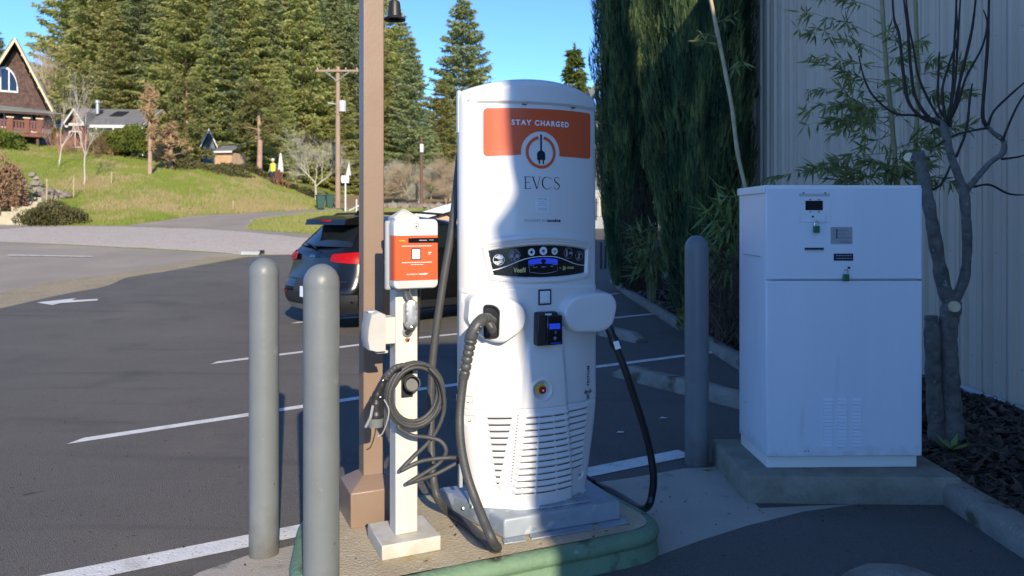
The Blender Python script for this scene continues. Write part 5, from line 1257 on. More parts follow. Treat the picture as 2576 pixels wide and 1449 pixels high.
dst = MB(); rg = random.Random(9)
for _ in range(90):
    x = rg.uniform(-.35, .35); d = Vector((rg.uniform(-.2, .2), -.1, 1)).normalized(); p0 = Vector((x, rg.uniform(-.15, .15), -.1)); dst.tube([p0, p0 + d * .8, p0 + d * 1.5 + rv(rg) * .12, p0 + d * rg.uniform(1.8, 2.4) + rv(rg) * .2], [.012, .009, .006, .003], 3, cap=False)
t = thing('dry_shrub', 'dead bare brown stems standing against the narrower dark evergreen', 'shrub', (2.72, 15.6, .25)); o = dst.build('stems', 'bark', t, fix=False)
def blade_clump(seed, n, r, h, m, L=.30, w=.022):
    rg = random.Random(seed); b = MB()
    for _ in range(n):
        a = rg.uniform(0, 6.28); o = Vector((math.cos(a), math.sin(a), 0)); p = o * r * rg.random() ** .6 + Vector((0, 0, h * rg.uniform(.35, 1)))
        d = (o * rg.uniform(.3, 1) + Vector((rg.uniform(-.3, .3), rg.uniform(-.3, .3), rg.uniform(-.7, .5)))).normalized(); nn = d.cross(Vector((0, 0, 1)) + rv(rg) * .5).normalized(); leaf(b, p, d, nn, L * rg.uniform(.6, 1.2), w * rg.uniform(.7, 1.2), rg.random())
    return b.mesh('leaves', m)
bl = blade_clump(81, 420, .38, 1.15, 'bamboo_leaf'); bl2 = blade_clump(82, 520, .42, 1.3, 'bamboo_leaf_young')
sb = stems_mesh(83, 22, .35, 1.1, 'cane', .008)
put('bamboo_clump', 'small leafy bamboo clump between the two dark evergreens', 'bamboo', (bl, sb), (2.52, 13.6, .1), 0, (1, 1, 1.2), None, ('leaves', 'stems'))
put('bamboo_clump', 'bright leafy bamboo clump squeezed between the slate bollard and the white cabinet', 'bamboo', (bl2, sb), (2.82, 9.4, .1), 1, (.95, .95, 1.42), None, ('leaves', 'stems'))
tg = MB(); rg = random.Random(12)
for _ in range(260):
    p0 = Vector((rg.uniform(-.45, .45), rg.uniform(-.4, .4), rg.uniform(-.05, .2))); d = (Vector((0, 0, 1)) + rv(rg) * .6).normalized(); tg.tube([p0, p0 + d * .3 + rv(rg) * .05, p0 + d * .5 + rv(rg) * .25 + Vector((0, 0, .1)), p0 + d * .4 + rv(rg) * .4 + Vector((0, 0, .2))], [.006, .005, .004, .002], 3, cap=False)
t = thing('dry_undergrowth', 'tangle of dry brown stems under the bamboo behind the slate bollard', 'shrub', (2.85, 9.2, .12)); o = tg.build('stems', 'dry_leaf', t, fix=False); t.scale = (1, 1, 1.35)
lg = bush_mesh(84, .30, .25, .24, 700, 'bamboo_leaf', .07); put('low_plant', 'low leafy green plant at the kerb under the broad dark evergreen', 'plant', (lg,), (2.62, 10.6, .12), 0, 1, None, ('leaves',))
t = thing('plant_pot', 'dark round plastic plant pot partly hidden behind the white cabinet', 'pot', (2.72, 8.35, .12)); b = MB(); b.lathe([(.13, 0), (.17, .34), (.185, .34), (.185, .38), (.165, .38), (.15, .3)], 20); b.build('pot', 'black_plastic', t, smooth=R(40))
# two bollard lights far along the bed
for k, (px, Y) in enumerate(((1512, 20.5),)):
    p = P(px, 700, Y); t = thing('pipe_stub', 'dark pipe stubs standing at the far corner of the bed beside the charger', 'pipe', (p[0], Y, 0))
    for dx, h in ((0, 1.0), (.12, .9)): b = MB(); b.tube([(dx, 0, -.1), (dx, 0, h)], .035, 10); b.build('pipe', 'black_plastic', t, smooth=R(50))
# sprout beside the trunk
b = MB(); rg = random.Random(14)
for k in range(9): a = k * .7; d = Vector((math.cos(a), math.sin(a), rg.uniform(.3, 1.0))).normalized(); leaf(b, Vector((0, 0, 0)), d, d.cross(Vector((0, 0, 1))).normalized(), rg.uniform(.09, .16), .02, 1)
t = thing('sprout', 'small pale green sprout at the foot of the pruned tree', 'plant', (*G(2392, 1132, .12), .12)); b.build('leaves', 'bamboo_leaf_young', t, fix=False)

# tall bamboo behind the cabinet
bam = thing('bamboo', 'tall leafy bamboo with three canes rising behind the white cabinet', 'bamboo', (2.75, 6.0, .1))
rg = random.Random(91)
def bloc(px, py, Y=6.0): q = P(px, py, Y); return q - Vector(bam.location)
canes = [[(2257, 600), (2254, 440), (2243, 300), (2228, 150), (2215, -60)], [(2305, 600), (2302, 400), (2309, 250), (2306, 100), (2300, -60)], [(2232, 600), (2230, 450), (2240, 380), (2246, 300)]]
LV = MB(); TWG = MB()
for ci, cpts in enumerate(canes):
    pt_ = [bloc(x, y, 6.0 + .12 * ci) for x, y in cpts]; pt_ = [Vector((pt_[0].x, pt_[0].y, 0))] + pt_
    sp = spline(pt_, 10); b = MB(); r0 = (.021, .021, .013)[ci]; b.tube(sp, [r0 * (1.12 if i % 5 == 0 else 1) * (1 - .25 * i / len(sp)) for i in range(len(sp))], 10); b.build('cane', 'cane', bam, smooth=R(60))
def spray(o, d, L, n):
    pts_ = [o]; q = Vector(o); dd = Vector(d)
    for i in range(5): dd = (dd + rv(rg) * .18 - Vector((0, 0, .05))).normalized(); q = q + dd * L / 5; pts_.append(Vector(q))
    TWG.tube(pts_, [.004, .0035, .003, .0025, .002, .001], 3, cap=False)
    for i in range(n):
        s_ = rg.uniform(.25, 1.0) * 5; k = min(4, int(s_)); p = pts_[k].lerp(pts_[k + 1], s_ - k)
        for _ in range(rg.choice((1, 2, 3))):
            ld = (dd * .6 + rv(rg) * .75 + Vector((0, 0, -.35))).normalized(); leaf(LV, p, ld, ld.cross(Vector((0, 1, .2)) + rv(rg) * .4).normalized(), rg.uniform(.08, .15), rg.uniform(.006, .010), rg.random() ** 1.2)
for k in range(34):
    ci = rg.choice((0, 0, 0, 1, 2)); cpts = canes[ci]; py = rg.uniform(120, 470); px = lerp(sorted([(c[1], c[0]) for c in cpts]), py)
    o = bloc(px, py, 6.0 + .12 * ci); a = rg.uniform(0, 6.28); side = -1 if rg.random() < .68 else 1
    d = Vector((side * rg.uniform(.4, 1), rg.uniform(-.6, .3), rg.uniform(-.1, .55))).normalized(); spray(o, d, rg.uniform(.3, .8) if side < 0 else rg.uniform(.2, .5), 14)
for px, py, dx, dz, L in [(2222, 100, -1, .35, 1.0), (2215, 30, -1, .3, .7), (2240, 340, -1, -.1, .9), (2235, 385, -1, .05, .95), (2245, 420, -1, .25, .75), (2238, 270, -1, .12, .75), (2230, 215, -1, .4, .7), (2300, 190, 1, .2, .4), (2305, 250, 1, .1, .5), (2305, 330, 1, .2, .4), (2310, 440, 1, -.1, .35)]:
    spray(bloc(px, py), Vector((dx, -.2, dz)).normalized(), L, 22)
for k in range(16): spray(bloc(rg.uniform(2170, 2310), rg.uniform(440, 480)), Vector((rg.uniform(-1, 1), -.3, rg.uniform(.0, .6))).normalized(), rg.uniform(.2, .45), 12)
LV.build('leaves', 'bamboo_leaf', bam, fix=False); TWG.build('twigs', 'cane', bam, fix=False)
ck = thing('leaning_cane', 'long dry bamboo cane leaning up out of the bed left of the metal wall', 'cane', (*G(2030, 980, .1), .1))
q0 = Vector(ck.location); top = P(1745, -190, 6.9); a_ = P(1788, 0, 6.9); c_ = P(1875, 470, 6.6); b = MB(); sp = spline([Vector((0, 0, 0)), c_ - q0, P(1838, 250, 6.75) - q0, a_ - q0, top - q0], 9); b.tube(sp, [.017 * (1.15 if i % 4 == 0 else 1) for i in range(len(sp))], 10); b.build('stem', 'cane_dry', ck, smooth=R(60))
rg = random.Random(93); LV = MB(); TWG = MB()
for px, py, sx in ((1812, 120, -1), (1800, 60, 1), (1808, 95, -1), (1825, 180, 1)):
    spray(P(px, py, 6.8) - q0, Vector((sx, -.1, .5)).normalized(), .18, 4)
LV.build('leaves', 'bamboo_leaf', ck, fix=False); TWG.build('twigs', 'cane', ck, fix=False)

# pruned tree right of the cabinet
pt = thing('pruned_tree', 'leafless pruned tree with cut limbs and upright dark shoots in front of the metal wall', 'tree', (2.89, 5.02, .1))
TY = 5.02
def tp_(px, py, dy=0): return P(px, py, TY + dy) - Vector(pt.location)
def limb(name, pts_, rs, m='bark_grey', n=12, dy=0, seg=8):
    sp = spline([tp_(x, y, dy + (d[0] if d else 0)) for x, y, *d in pts_], seg); k = len(sp); rr = [lerp([(i / (len(rs) - 1), r) for i, r in enumerate(rs)], i / (k - 1)) for i in range(k)]
    rr = [r * (1 + .16 * mnoise.noise(Vector(p) * 11) + (.10 * mnoise.noise(Vector(p) * 31) if r > .02 else .18 * mnoise.noise(Vector(p) * 40))) for r, p in zip(rr, sp)]
    b = MB(); b.tube(sp, rr, n); return b.build(name, m, pt, smooth=R(60))
limb('trunk', [(2400, 1150), (2398, 1090), (2392, 1000), (2388, 900), (2385, 830), (2392, 780), (2398, 755)], [.082, .072, .060, .056, .058, .064, .05], dy=.0)
limb('trunk', [(2358, 1150), (2355, 1080), (2350, 980), (2347, 900), (2346, 840), (2342, 795)], [.058, .052, .050, .050, .052, .040], dy=.02)
limb('limb', [(2400, 770), (2378, 735), (2362, 660), (2345, 560), (2328, 470), (2318, 420), (2308, 382)], [.052, .046, .042, .040, .038, .038, .036])
limb('limb', [(2396, 765), (2412, 735), (2428, 690), (2433, 620), (2430, 540), (2424, 470)], [.034, .034, .032, .030, .030, .032], dy=-.01)
limb('limb', [(2426, 485), (2410, 440), (2392, 390), (2380, 340), (2368, 312), (2350, 300)], [.026, .024, .024, .025, .026, .018])
limb('limb', [(2430, 480), (2455, 450), (2490, 410), (2522, 385), (2524, 355), (2500, 335), (2484, 318)], [.022, .019, .018, .018, .017, .014, .012])
st = limb('stub', [(2318, 412), (2306, 400), (2288, 394)], [.036, .036, .034])
for px, py, r, nx_, par in ((2287, 396, .031, -.8, None), (2396, 772, .036, -.2, None)):
    b = MB(); c = tp_(px, py, -.03 if nx_ > -.5 else 0); m_ = Vector((nx_, -1 if nx_ > -.5 else -.75, .15)).normalized().to_track_quat('Z', 'Y').to_matrix().to_4x4(); off = m_ @ Vector((0, 0, .036 if nx_ > -.5 else .004)); b.lathe([(r, -.01), (r, .006), (r * .96, .008)], 20, c + off, m_); b.build('cut_face', 'cut_wood', pt, smooth=R(40))
shoots = [[(2362, 308), (2320, 296), (2285, 255), (2272, 180), (2262, 90), (2248, 40), (2244, -60)], [(2365, 312), (2340, 300), (2305, 250), (2292, 180), (2282, 60), (2265, -60)], [(2372, 310), (2355, 285), (2330, 240), (2310, 190), (2298, 120), (2286, 60), (2275, -60)],
          [(2380, 312), (2400, 270), (2418, 190), (2440, 100), (2450, 40), (2460, -60)], [(2383, 315), (2410, 260), (2430, 195), (2470, 120), (2483, 60), (2474, 25)], [(2378, 305), (2372, 250), (2372, 215), (2388, 160), (2408, 100), (2408, 60), (2402, -60)],
          [(2385, 300), (2402, 210), (2408, 130), (2412, 60), (2420, -60)], [(2350, 300), (2300, 290), (2250, 285), (2200, 245), (2175, 200), (2160, 140)], [(2484, 320), (2472, 290), (2478, 200), (2485, 100), (2488, 0), (2490, -60)],
          [(2486, 315), (2500, 280), (2540, 240), (2580, 205), (2620, 170)], [(2522, 355), (2535, 320), (2560, 265), (2590, 220)], [(2484, 322), (2440, 330), (2390, 345), (2350, 372)], [(2520, 400), (2560, 395), (2610, 380)], [(2450, 470), (2490, 465), (2540, 488), (2600, 490)],
          [(2340, 480), (2370, 460), (2395, 400), (2390, 350)], [(2405, 395), (2430, 330), (2440, 250), (2446, 210)], [(2380, 300), (2360, 260), (2362, 150), (2364, 130)], [(2390, 320), (2395, 240), (2400, 130), (2406, 0), (2404, -60)]]
for i, s_ in enumerate(shoots):
    r0 = .011 if i in (0, 1, 3, 8) else .008; limb('shoot', s_, [r0 * 1.3, r0, r0 * .9, r0 * .75, r0 * .5], 'twig_dark', 6, -.02 + .012 * (i % 5), 6)
# ------------------------------------------------------------------ houses on the hill
class Frame:
    """vertical wall plane: origin at a picture point and distance, turned about the vertical; maps (across, up, out) to local"""
    def __init__(s, o, rz): s.o = Vector(o); s.t = Vector((math.cos(rz), math.sin(rz), 0)); s.n = Vector((math.sin(rz), -math.cos(rz), 0))
    def __call__(s, a, z, d=0): return s.o + s.t * a + s.n * d + Vector((0, 0, z))
    def inv(s, px, py):               # picture -> (across, up) on the plane
        d = Vector(((px - CX) / F, 1, -(py - ROW) / F)); e = Vector((0, 0, EYE)); k = (s.o - e).dot(s.n) / d.dot(s.n); p = e + d * k - s.o
        return (p.dot(s.t), p.z)
def wallpoly(name, m, fr, poly, d0, d1, par, **k):
    b = MB(); b.extr(poly, lambda a, z, d: fr(a, z, d), 0); n = len(poly)
    b = MB(); b.loft([[fr(a, z, d0) for a, z in poly], [fr(a, z, d1) for a, z in poly]]); return b.build(name, m, par, **k)
def window(fr, a0, a1, z0, z1, par, m='siding_white', d=.0, cols=1, rows=1, fw=.07, name='window'):
    b = MB(); b.loft([[fr(a, z, d) for a, z in ((a0, z0), (a1, z0), (a1, z1), (a0, z1))], [fr(a, z, d + .04) for a, z in ((a0, z0), (a1, z0), (a1, z1), (a0, z1))]]); w_ = b.build(name, m, par)
    cw_ = (a1 - a0 - fw) / cols; ch_ = (z1 - z0 - fw) / rows
    for i in range(cols):
        for j in range(rows):
            x0 = a0 + fw + i * cw_; y0 = z0 + fw + j * ch_; q = ((x0, y0), (x0 + cw_ - fw, y0), (x0 + cw_ - fw, y0 + ch_ - fw), (x0, y0 + ch_ - fw))
            b = MB(); b.loft([[fr(a, z, d + .038) for a, z in q], [fr(a, z, d + .046) for a, z in q]]); b.build('pane', 'glass_dark', w_)
    return w_
def world_thing(name, label, cat, group=None): return thing(name, label, cat, (0, 0, 0), 0, group)
# brown gabled house at far left
h1 = world_thing('gabled_house', 'brown shingled house with steep cream-edged gable and red deck at far left', 'house')
f1 = Frame(P(38, 340, 49), R(32)); z0 = f1.o.z
apx = f1.inv(38, 105); er = f1.inv(132, 285); el = (-er[0] * 1.15, er[1] - .2)
gw = f1.inv(110, 285)
wallpoly('gable_wall', 'shingle_brown', f1, [(el[0] * .86, er[1] - .1), (er[0] * .90, er[1] - .1), (.03, apx[1] - .45)], -.3, 0, h1)
# shingle courses on the gable, one small board each
b = MB(); rg = random.Random(5); z = er[1] + .05
while z < apx[1] - .7:
    fr_ = (apx[1] - .45 - z) / (apx[1] - .45 - er[1] + .1); a = el[0] * .86 * fr_ + .05
    while a < er[0] * .9 * fr_ - .1:
        w_ = rg.uniform(.11, .17); d = rg.uniform(.0, .012)
        q = ((a, z), (a + w_ - .012, z), (a + w_ - .012, z + .155), (a, z + .155)); q = [f1(x, y, .012 + d if y == z else .004) for x, y in q]; b.add(q, [(0, 1, 2, 3)], rg.random()); b.add([q[0], q[1], f1(a + w_ - .012, z, 0), f1(a, z, 0)], [(0, 1, 2, 3)], .2); a += w_
    z += .15
tag(b.build('shingles', 'shingle_brown', h1, fix=False), kind='stuff')
# roof slabs: left slope runs back to the left
def slab3(name, m, pts_, th, par, nrm):
    n_ = Vector(nrm).normalized() * th; b = MB(); b.loft([pts_, [p + n_ for p in pts_]]); return b.build(name, m, par)
rb_ = 9.0; ov = .75
A0, A1 = f1(0, apx[1], ov), f1(0, apx[1], -rb_)
L0, L1 = f1(el[0], el[1], ov), f1(el[0], el[1], -rb_); R0_, R1 = f1(er[0], er[1], ov), f1(er[0], er[1], -rb_)
nl = (A0 - L0).cross(A1 - A0); nl = nl if nl.z > 0 else -nl; nr = (A0 - R0_).cross(A1 - A0); nr = nr if nr.z > 0 else -nr
slab3('roof', 'roof_green', [A0, A1, L1, L0], .14, h1, nl); slab3('roof', 'roof_green', [A0 + Vector((0, 0, .003)), R0_, R1, A1], .14, h1, nr)
def board(p, q, hgt, th, m, nm, par, out):
    u_ = Vector((0, 0, -hgt)); o_ = Vector(out) * th; b = MB(); b.loft([[p, q, q + u_, p + u_], [p + o_, q + o_, q + u_ + o_, p + u_ + o_]]); return b.build(nm, m, par)
up_ = Vector((0, 0, .12)); board(A0 + up_, R0_ + up_, .26, .05, 'tan_trim', 'barge_board', h1, f1.n); board(A0 + up_, L0 + up_, .26, .05, 'tan_trim', 'barge_board', h1, f1.n)
sof = MB(); nn_ = nr.normalized() * -.02; sof.loft([[f1(0.02, apx[1] - .02, ov), R0_, f1(er[0], er[1], 0), f1(.02, apx[1] - .02, 0)], [f1(0.02, apx[1] - .05, ov), R0_ + nn_, f1(er[0], er[1], 0) + nn_, f1(.02, apx[1] - .05, 0)]]); sof.build('soffit', 'tan_trim', h1)
for t_ in (.18, .4, .62, .82):
    p = A0.lerp(R0_, t_) - Vector((0, 0, .16)); b = MB(); b.tube([p, p - f1.n * ov], .05, 4); b.build('lookout', 'tan_trim', h1)
# arched window
c0 = f1.inv(14, 232); c1 = f1.inv(46, 232); top_ = f1.inv(18, 168); cxa = f1.inv(12, 232)[0]; ra = c1[0] - cxa; ha = top_[1] - c0[1]
arch = [(cxa - ra, c0[1])] + [(cxa + ra * math.cos(R(q)), c0[1] + ha * math.sin(R(q))) for q in range(0, 181, 12)]
arch = [(cxa + ra * math.cos(R(q)), c0[1] + ha * math.sin(R(q))) for q in range(0, 181, 12)]
aw = wallpoly('arched_window', 'siding_white', f1, arch, .01, .07, h1)
for a0, a1 in ((-.88, -.36), (-.26, .26), (.36, .88)):
    q = [(cxa + ra * a0, c0[1] + .12), (cxa + ra * a1, c0[1] + .12)] + [(cxa + ra * a, c0[1] + ha * .9 * math.sqrt(max(0, 1 - (a / .96) ** 2))) for a in np.linspace(a1, a0, 7)]
    b = MB(); b.loft([[f1(a, z, .068) for a, z in q], [f1(a, z, .076) for a, z in q]]); b.build('pane', 'glass_dark', aw)
# porch roof, walls and deck below
pr0 = f1.inv(146, 285); zp = f1.inv(60, 240)[1]; zl = f1.inv(146, 290)[1]
slab3('porch_roof', 'roof_green', [f1(el[0] * 1.2, er[1] + .35, .0), f1(pr0[0] - .5, er[1] + .05, .0), f1(pr0[0] + .15, zl - .15, 1.6), f1(el[0] * 1.2, zl - .15, 1.6)], .1, h1, (0, 0, 1))
wz0 = -.6
wallpoly('wall', 'wall_grey', f1, [(el[0], wz0 - 1.2), (er[0] - .1, wz0 - 1.2), (er[0] - .1, er[1]), (el[0], er[1])], -6, -.02, h1)
board(f1(el[0] * 1.2, zl - .1, 1.62), f1(pr0[0] + .15, zl - .1, 1.62), .16, .04, 'shingle_brown', 'fascia', h1, f1.n)
w0 = f1.inv(78, 322); w1 = f1.inv(109, 288); window(f1, w0[0], w1[0], w0[1] - .3, w1[1], h1, cols=2, rows=2)
w0 = f1.inv(-12, 320); w1 = f1.inv(14, 282); window(f1, w0[0], w1[0], w0[1], w1[1], h1, cols=1, rows=1, fw=.12)
dk0 = f1.inv(0, 352); dk1 = f1.inv(104, 352)
b = MB(); b.loft([[f1(a, z, d) for a, d in ((el[0] * 1.2, .05), (dk1[0], .05), (dk1[0], 2.1), (el[0] * 1.2, 2.1))] for z in (dk1[1] - .02, dk1[1] + .26)]); b.build('deck_floor', 'deck_red', h1)
zt_ = f1.inv(60, 312)[1]
for px in (-30, 28, 70, 102):
    a = f1.inv(px, 340)[0] * .96; b = MB(); b.loft([[f1(a + x, z, 2.02 + y) for x, y in ((-.14, -.14), (.14, -.14), (.14, .14), (-.14, .14))] for z in (dk1[1] + .2, zt_ + .12)]); q = b.build('deck_post', 'deck_red', h1)
    b = MB(); b.loft([[f1(a + x, z, 2.02 + y) for x, y in ((-.2, -.2), (.2, -.2), (.2, .2), (-.2, .2))] for z in (zt_ + .122, zt_ + .19)]); b.build('post_cap', 'tan_trim', q)
a_end = f1.inv(102, 340)[0] * .96
for z in (zt_ - .04, dk1[1] + .42): b = MB(); b.loft([[f1(a, z + k, 2.02 + d) for a, d in ((el[0] * 1.2, -.05), (a_end, -.05), (a_end, .05), (el[0] * 1.2, .05))] for k in (-.05, .05)]); b.build('deck_rail', 'deck_red', h1)
a = el[0] * .9; bal = MB()
while a < a_end: bal.loft([[f1(a + x, z, 2.02 + y) for x, y in ((-.05, -.02), (.05, -.02), (.05, .02), (-.05, .02))] for z in (dk1[1] + .36, zt_ - .08)]); a += .16
tag(bal.build('balusters', 'deck_red', h1), kind='stuff')
for px in (10, 60, 98): a = f1.inv(px, 340)[0] * .95; b = MB(); b.tube([f1(a, dk1[1] - 1.8, 1.8), f1(a, dk1[1], 1.8)], .09, 6); b.build('deck_stilt', 'old_wood', h1)

# grey roofed house behind
h2 = world_thing('grey_roofed_house', 'low house with long grey shingle roof, small front gable and metal chimney', 'house')
f2 = Frame(P(250, 335, 58), R(4)); a0 = f2.inv(165, 258)[0]; a1 = f2.inv(353, 259)[0]; zr = f2.inv(250, 259)[1]; ze = f2.inv(250, 322)[1]; ae0 = f2.inv(150, 320)[0]; ae1 = f2.inv(378, 322)[0]
dpt = 4.0
slab3('roof', 'roof_grey', [f2(a0 - 1, zr, -dpt), f2(a1, zr, -dpt), f2(ae1 - .45, ze + .1, .6), f2(ae0, ze + .1, .6)], .12, h2, (0, -.4, 1))
slab3('roof', 'roof_grey', [f2(a1, zr + .003, -dpt), f2(a0 - 1, zr + .003, -dpt), f2(ae0, ze, -2 * dpt - .5), f2(ae1 - .45, ze, -2 * dpt - .5)], .12, h2, (0, .4, 1))
b = MB(); b.loft([[f2(ae0 + .3, z, 0), f2(ae1 - 1.6, z, 0), f2(ae1 - 1.6, z, -2 * dpt), f2(ae0 + .3, z, -2 * dpt)] for z in (-1.5, ze + .02)]); b.build('wall', 'siding_white', h2)
gq = [f2(ae1 - 1.1, ze + .15, -.9), f2(ae1 - 1.1, ze + .15, -2 * dpt + .6), f2(a1 - .15, zr - .15, -dpt)]
b = MB(); b.loft([gq, [p - f2.t * .3 for p in gq]]); b.build('end_gable', 'shingle_brown', h2)
gc = (gq[0] + gq[1] + gq[2] * 1.0) / 3
b = MB(); mr_ = Matrix.Rotation(R(90 + 4), 4, 'Z') @ Matrix.Rotation(R(90), 4, 'X'); b.lathe([(.42, -.02), (.42, .10), (.32, .10)], 20, gc + f2.t * .05 - f2.n * (-.5) + Vector((0, 0, .3)), mr_); rw_ = b.build('round_window', 'siding_white', h2)
board(f2(a1 + .1, zr + .15, -dpt), f2(ae1 - .2, ze + .2, -2 * dpt - .4), .35, .06, 'tan_trim', 'barge_board', h2, f2.t); board(f2(a1 + .1, zr + .15, -dpt), f2(ae1 - .3, ze + .25, .6), .26, .06, 'siding_white', 'barge_board', h2, f2.t)
board(f2(ae0, ze + .16, .62), f2(ae1 - .4, ze + .16, .62), .22, .06, 'siding_white', 'gutter', h2, f2.n)
ch0 = f2(f2.inv(211, 280)[0], zr - 1.2, -dpt * .55); b = MB(); b.tube([ch0, ch0 + Vector((0, 0, 1.5))], .13, 10); fl = b.build('chimney_pipe', 'galv', h2); b = MB(); b.tube([ch0 + Vector((0, 0, 1.5)), ch0 + Vector((0, 0, 1.72))], .2, 10); b.build('pipe_cap', 'galv', fl)
def on_roof(px, py): # point on the front slope
    a, z = f2.inv(px, py); t = (zr - z) / (zr - ze); return t
for px, py, w_, h_ in ((267, 275, .95, .28), (215, 272, .25, .22)):
    t = .38; a = f2.inv(px, py)[0] * 1.04; q = []
    for da, tt in ((-w_ / 2, t - h_ / 2), (w_ / 2, t - h_ / 2), (w_ / 2, t + h_ / 2), (-w_ / 2, t + h_ / 2)): q.append(f2(a + da, zr + (ze + .1 - zr) * tt + .14, -dpt + (dpt + .6) * tt))
    slab3('skylight', 'car_trim', q, .07, h2, (0, -.4, 1))
# small front gable
ga = f2.inv(211, 292)[0]; gz1 = f2.inv(211, 285)[1]; gl = f2.inv(190, 306)[0]; gr = f2.inv(231, 318)[0]; gze = f2.inv(231, 316)[1]
gp = [(gl, gze), (gr, gze), (ga, gz1)]; b = MB(); b.loft([[f2(a, z, 1.0) for a, z in gp], [f2(a, z, .5) for a, z in gp]]); b.build('front_gable', 'deck_red', h2)
for a in (gl - .15, gr + .15):
    zz1 = gze - .12; slab3('gable_roof', 'roof_grey', [f2(ga, gz1 + .12, 1.5), f2(a, zz1, 1.5), f2(a, zz1, -1.2), f2(ga, gz1 + .12, -2.0)], .08, h2, (0, 0, 1)); board(f2(ga, gz1 + .2, 1.52), f2(a, zz1 + .08, 1.52), .2, .05, 'siding_white', 'barge_board', h2, f2.n)
b = MB(); b.loft([[f2(gl, z, d) for d, z in ((1.0, gze - .15), (1.08, gze - .15), (1.08, gze + .05), (1.0, gze + .05))], [f2(gr, z, d) for d, z in ((1.0, gze - .15), (1.08, gze - .15), (1.08, gze + .05), (1.0, gze + .05))]]); b.build('gable_beam', 'siding_white', h2)
b = MB(); b.loft([[f2(gl + .2, z, 0.02), f2(gr - .2, z, 0.02), f2(gr - .2, z, .9), f2(gl + .2, z, .9)] for z in (-2, gze)]); b.build('bay_wall', 'deck_red', h2)
for px in (205, 270, 300, 345):
    a = f2.inv(px, 340)[0]; window(f2, a - .45, a + .45, ze - 1.6, ze - .35, h2, d=.01 if px > 240 else .92, cols=2, rows=1)
b = MB(); 
for px in (257, 300, 372): a = f2.inv(px, 330)[0]; bb = MB(); bb.tube([f2(a, -1.8, 1.0), f2(a, ze, 1.0)], .07, 6); bb.build('porch_post', 'siding_white', h2)

# little tan shed with white gable behind
sh_ = world_thing('tan_shed', 'tiny tan clapboard shed with grey roof between the pines', 'shed')
f3 = Frame(P(562, 418, 55), R(-12)); w0 = f3.inv(541, 418)[0]; w1 = f3.inv(583, 418)[0]; zt = f3.inv(562, 384)[1]
b = MB(); b.loft([[f3(w0, z, 0), f3(w1, z, 0), f3(w1, z, -1.8), f3(w0, z, -1.8)] for z in (-.5, zt)]); b.build('wall', 'wall_tan', sh_)
for i in range(7): z = .05 + zt * i / 7; b = MB(); b.loft([[f3(w0 - .01, z, 0.0), f3(w1 + .01, z, 0.0), f3(w1 + .01, z, .025), f3(w0 - .01, z, .025)], [f3(w0 - .01, z + zt / 7 - .02, 0.0), f3(w1 + .01, z + zt / 7 - .02, 0.0), f3(w1 + .01, z + zt / 7 - .02, .006), f3(w0 - .01, z + zt / 7 - .02, .006)]]); b.build('clapboard', 'wall_tan', sh_)
slab3('roof', 'roof_grey', [f3(w0 - .2, zt + .05, .25), f3(w1 + .2, zt + .05, .25), f3(w1 + .1, zt + .55, -1.0), f3(w0 - .1, zt + .55, -1.0)], .07, sh_, (0, 0, 1)); board(f3(w0 - .2, zt + .1, .27), f3(w1 + .2, zt + .1, .27), .14, .05, 'siding_white', 'fascia', sh_, f3.n)
gh = world_thing('white_gabled_hut', 'small hut with a white-edged grey gable roof behind the tan shed', 'shed')
f4 = Frame(P(525, 415, 58), R(20)); ap = f4.inv(526, 331); rr_ = f4.inv(548, 370); ll = (ap[0] * 2 - rr_[0], rr_[1])
b = MB(); b.loft([[f4(a, z, d) for a, z in ((ll[0] + .2, -1), (rr_[0] - .2, -1), (rr_[0] - .2, rr_[1]), ap, (ll[0] + .2, rr_[1]))] for d in (0, -2.5)]); b.build('wall', 'wall_grey', gh)
for s_ in (ll, rr_): slab3('roof', 'roof_grey', [f4(ap[0], ap[1] + .1, .4), f4(s_[0], s_[1] - .1, .4), f4(s_[0], s_[1] - .1, -2.8), f4(ap[0], ap[1] + .1, -2.8)], .07, gh, (0, 0, 1)); board(f4(ap[0], ap[1] + .2, .42), f4(s_[0], s_[1], .42), .18, .05, 'siding_white', 'barge_board', gh, f4.n)

# low white-edged roof behind the car, and pale house beside the hedge
lr = world_thing('low_shed', 'low beige shed with sloping white roof edge just behind the dark car roof', 'shed')
Yl = 24.0; q = [P(960, 563, Yl), P(1420, 428, Yl)]
z00 = height(q[0].x, Yl) - .3
b = MB(); b.loft([[(p.x, y, p.z) for p in q] + [(p.x, y, p.z - .24) for p in q[::-1]] for y in (Yl - .06, Yl)]); b.build('roof_edge', 'siding_white', lr)
b = MB(); b.loft([[(q[0].x, y, q[0].z - .01), (q[1].x, y, q[1].z - .01), (q[1].x, y, q[1].z - .2), (q[0].x, y, q[0].z - .2)] for y in (Yl + .002, Yl + 3)]); b.build('roof', 'roof_grey', lr)
b = MB(); b.loft([[(q[0].x + .9, y, z00), (q[1].x - .1, y, z00), (q[1].x - .1, y, q[1].z - .22), (q[0].x + .9, y, q[0].z - .02)] for y in (Yl + .25, Yl + 2.7)]); b.build('wall', 'wall_tan', lr)
ph = world_thing('pale_house', 'pale building with dark roof corner glimpsed between the charger and the dark evergreens', 'house')
b = MB(); b.box((6.4, 33, 1.3), (6.6, 6, 3.0)); b.build('wall', 'concrete_wall', ph)
for zz in (.65, 1.2, 1.75, 2.3): b = MB(); b.box((3.55, 29.99, zz), (.9, .03, .02)); b.build('siding_joint', 'wall_grey', ph)
b = MB(); b.box((6.45, 33.2, 4.4), (6.4, 5.4, 3.2)); b.build('upper_wall', 'wall_grey', ph)
b = MB(); b.tube([P(1507, 545, 29.7), P(1508, 492, 29.7), P(1490, 491, 29.7)], .035, 6); b.build('rail', 'tan_trim', ph)
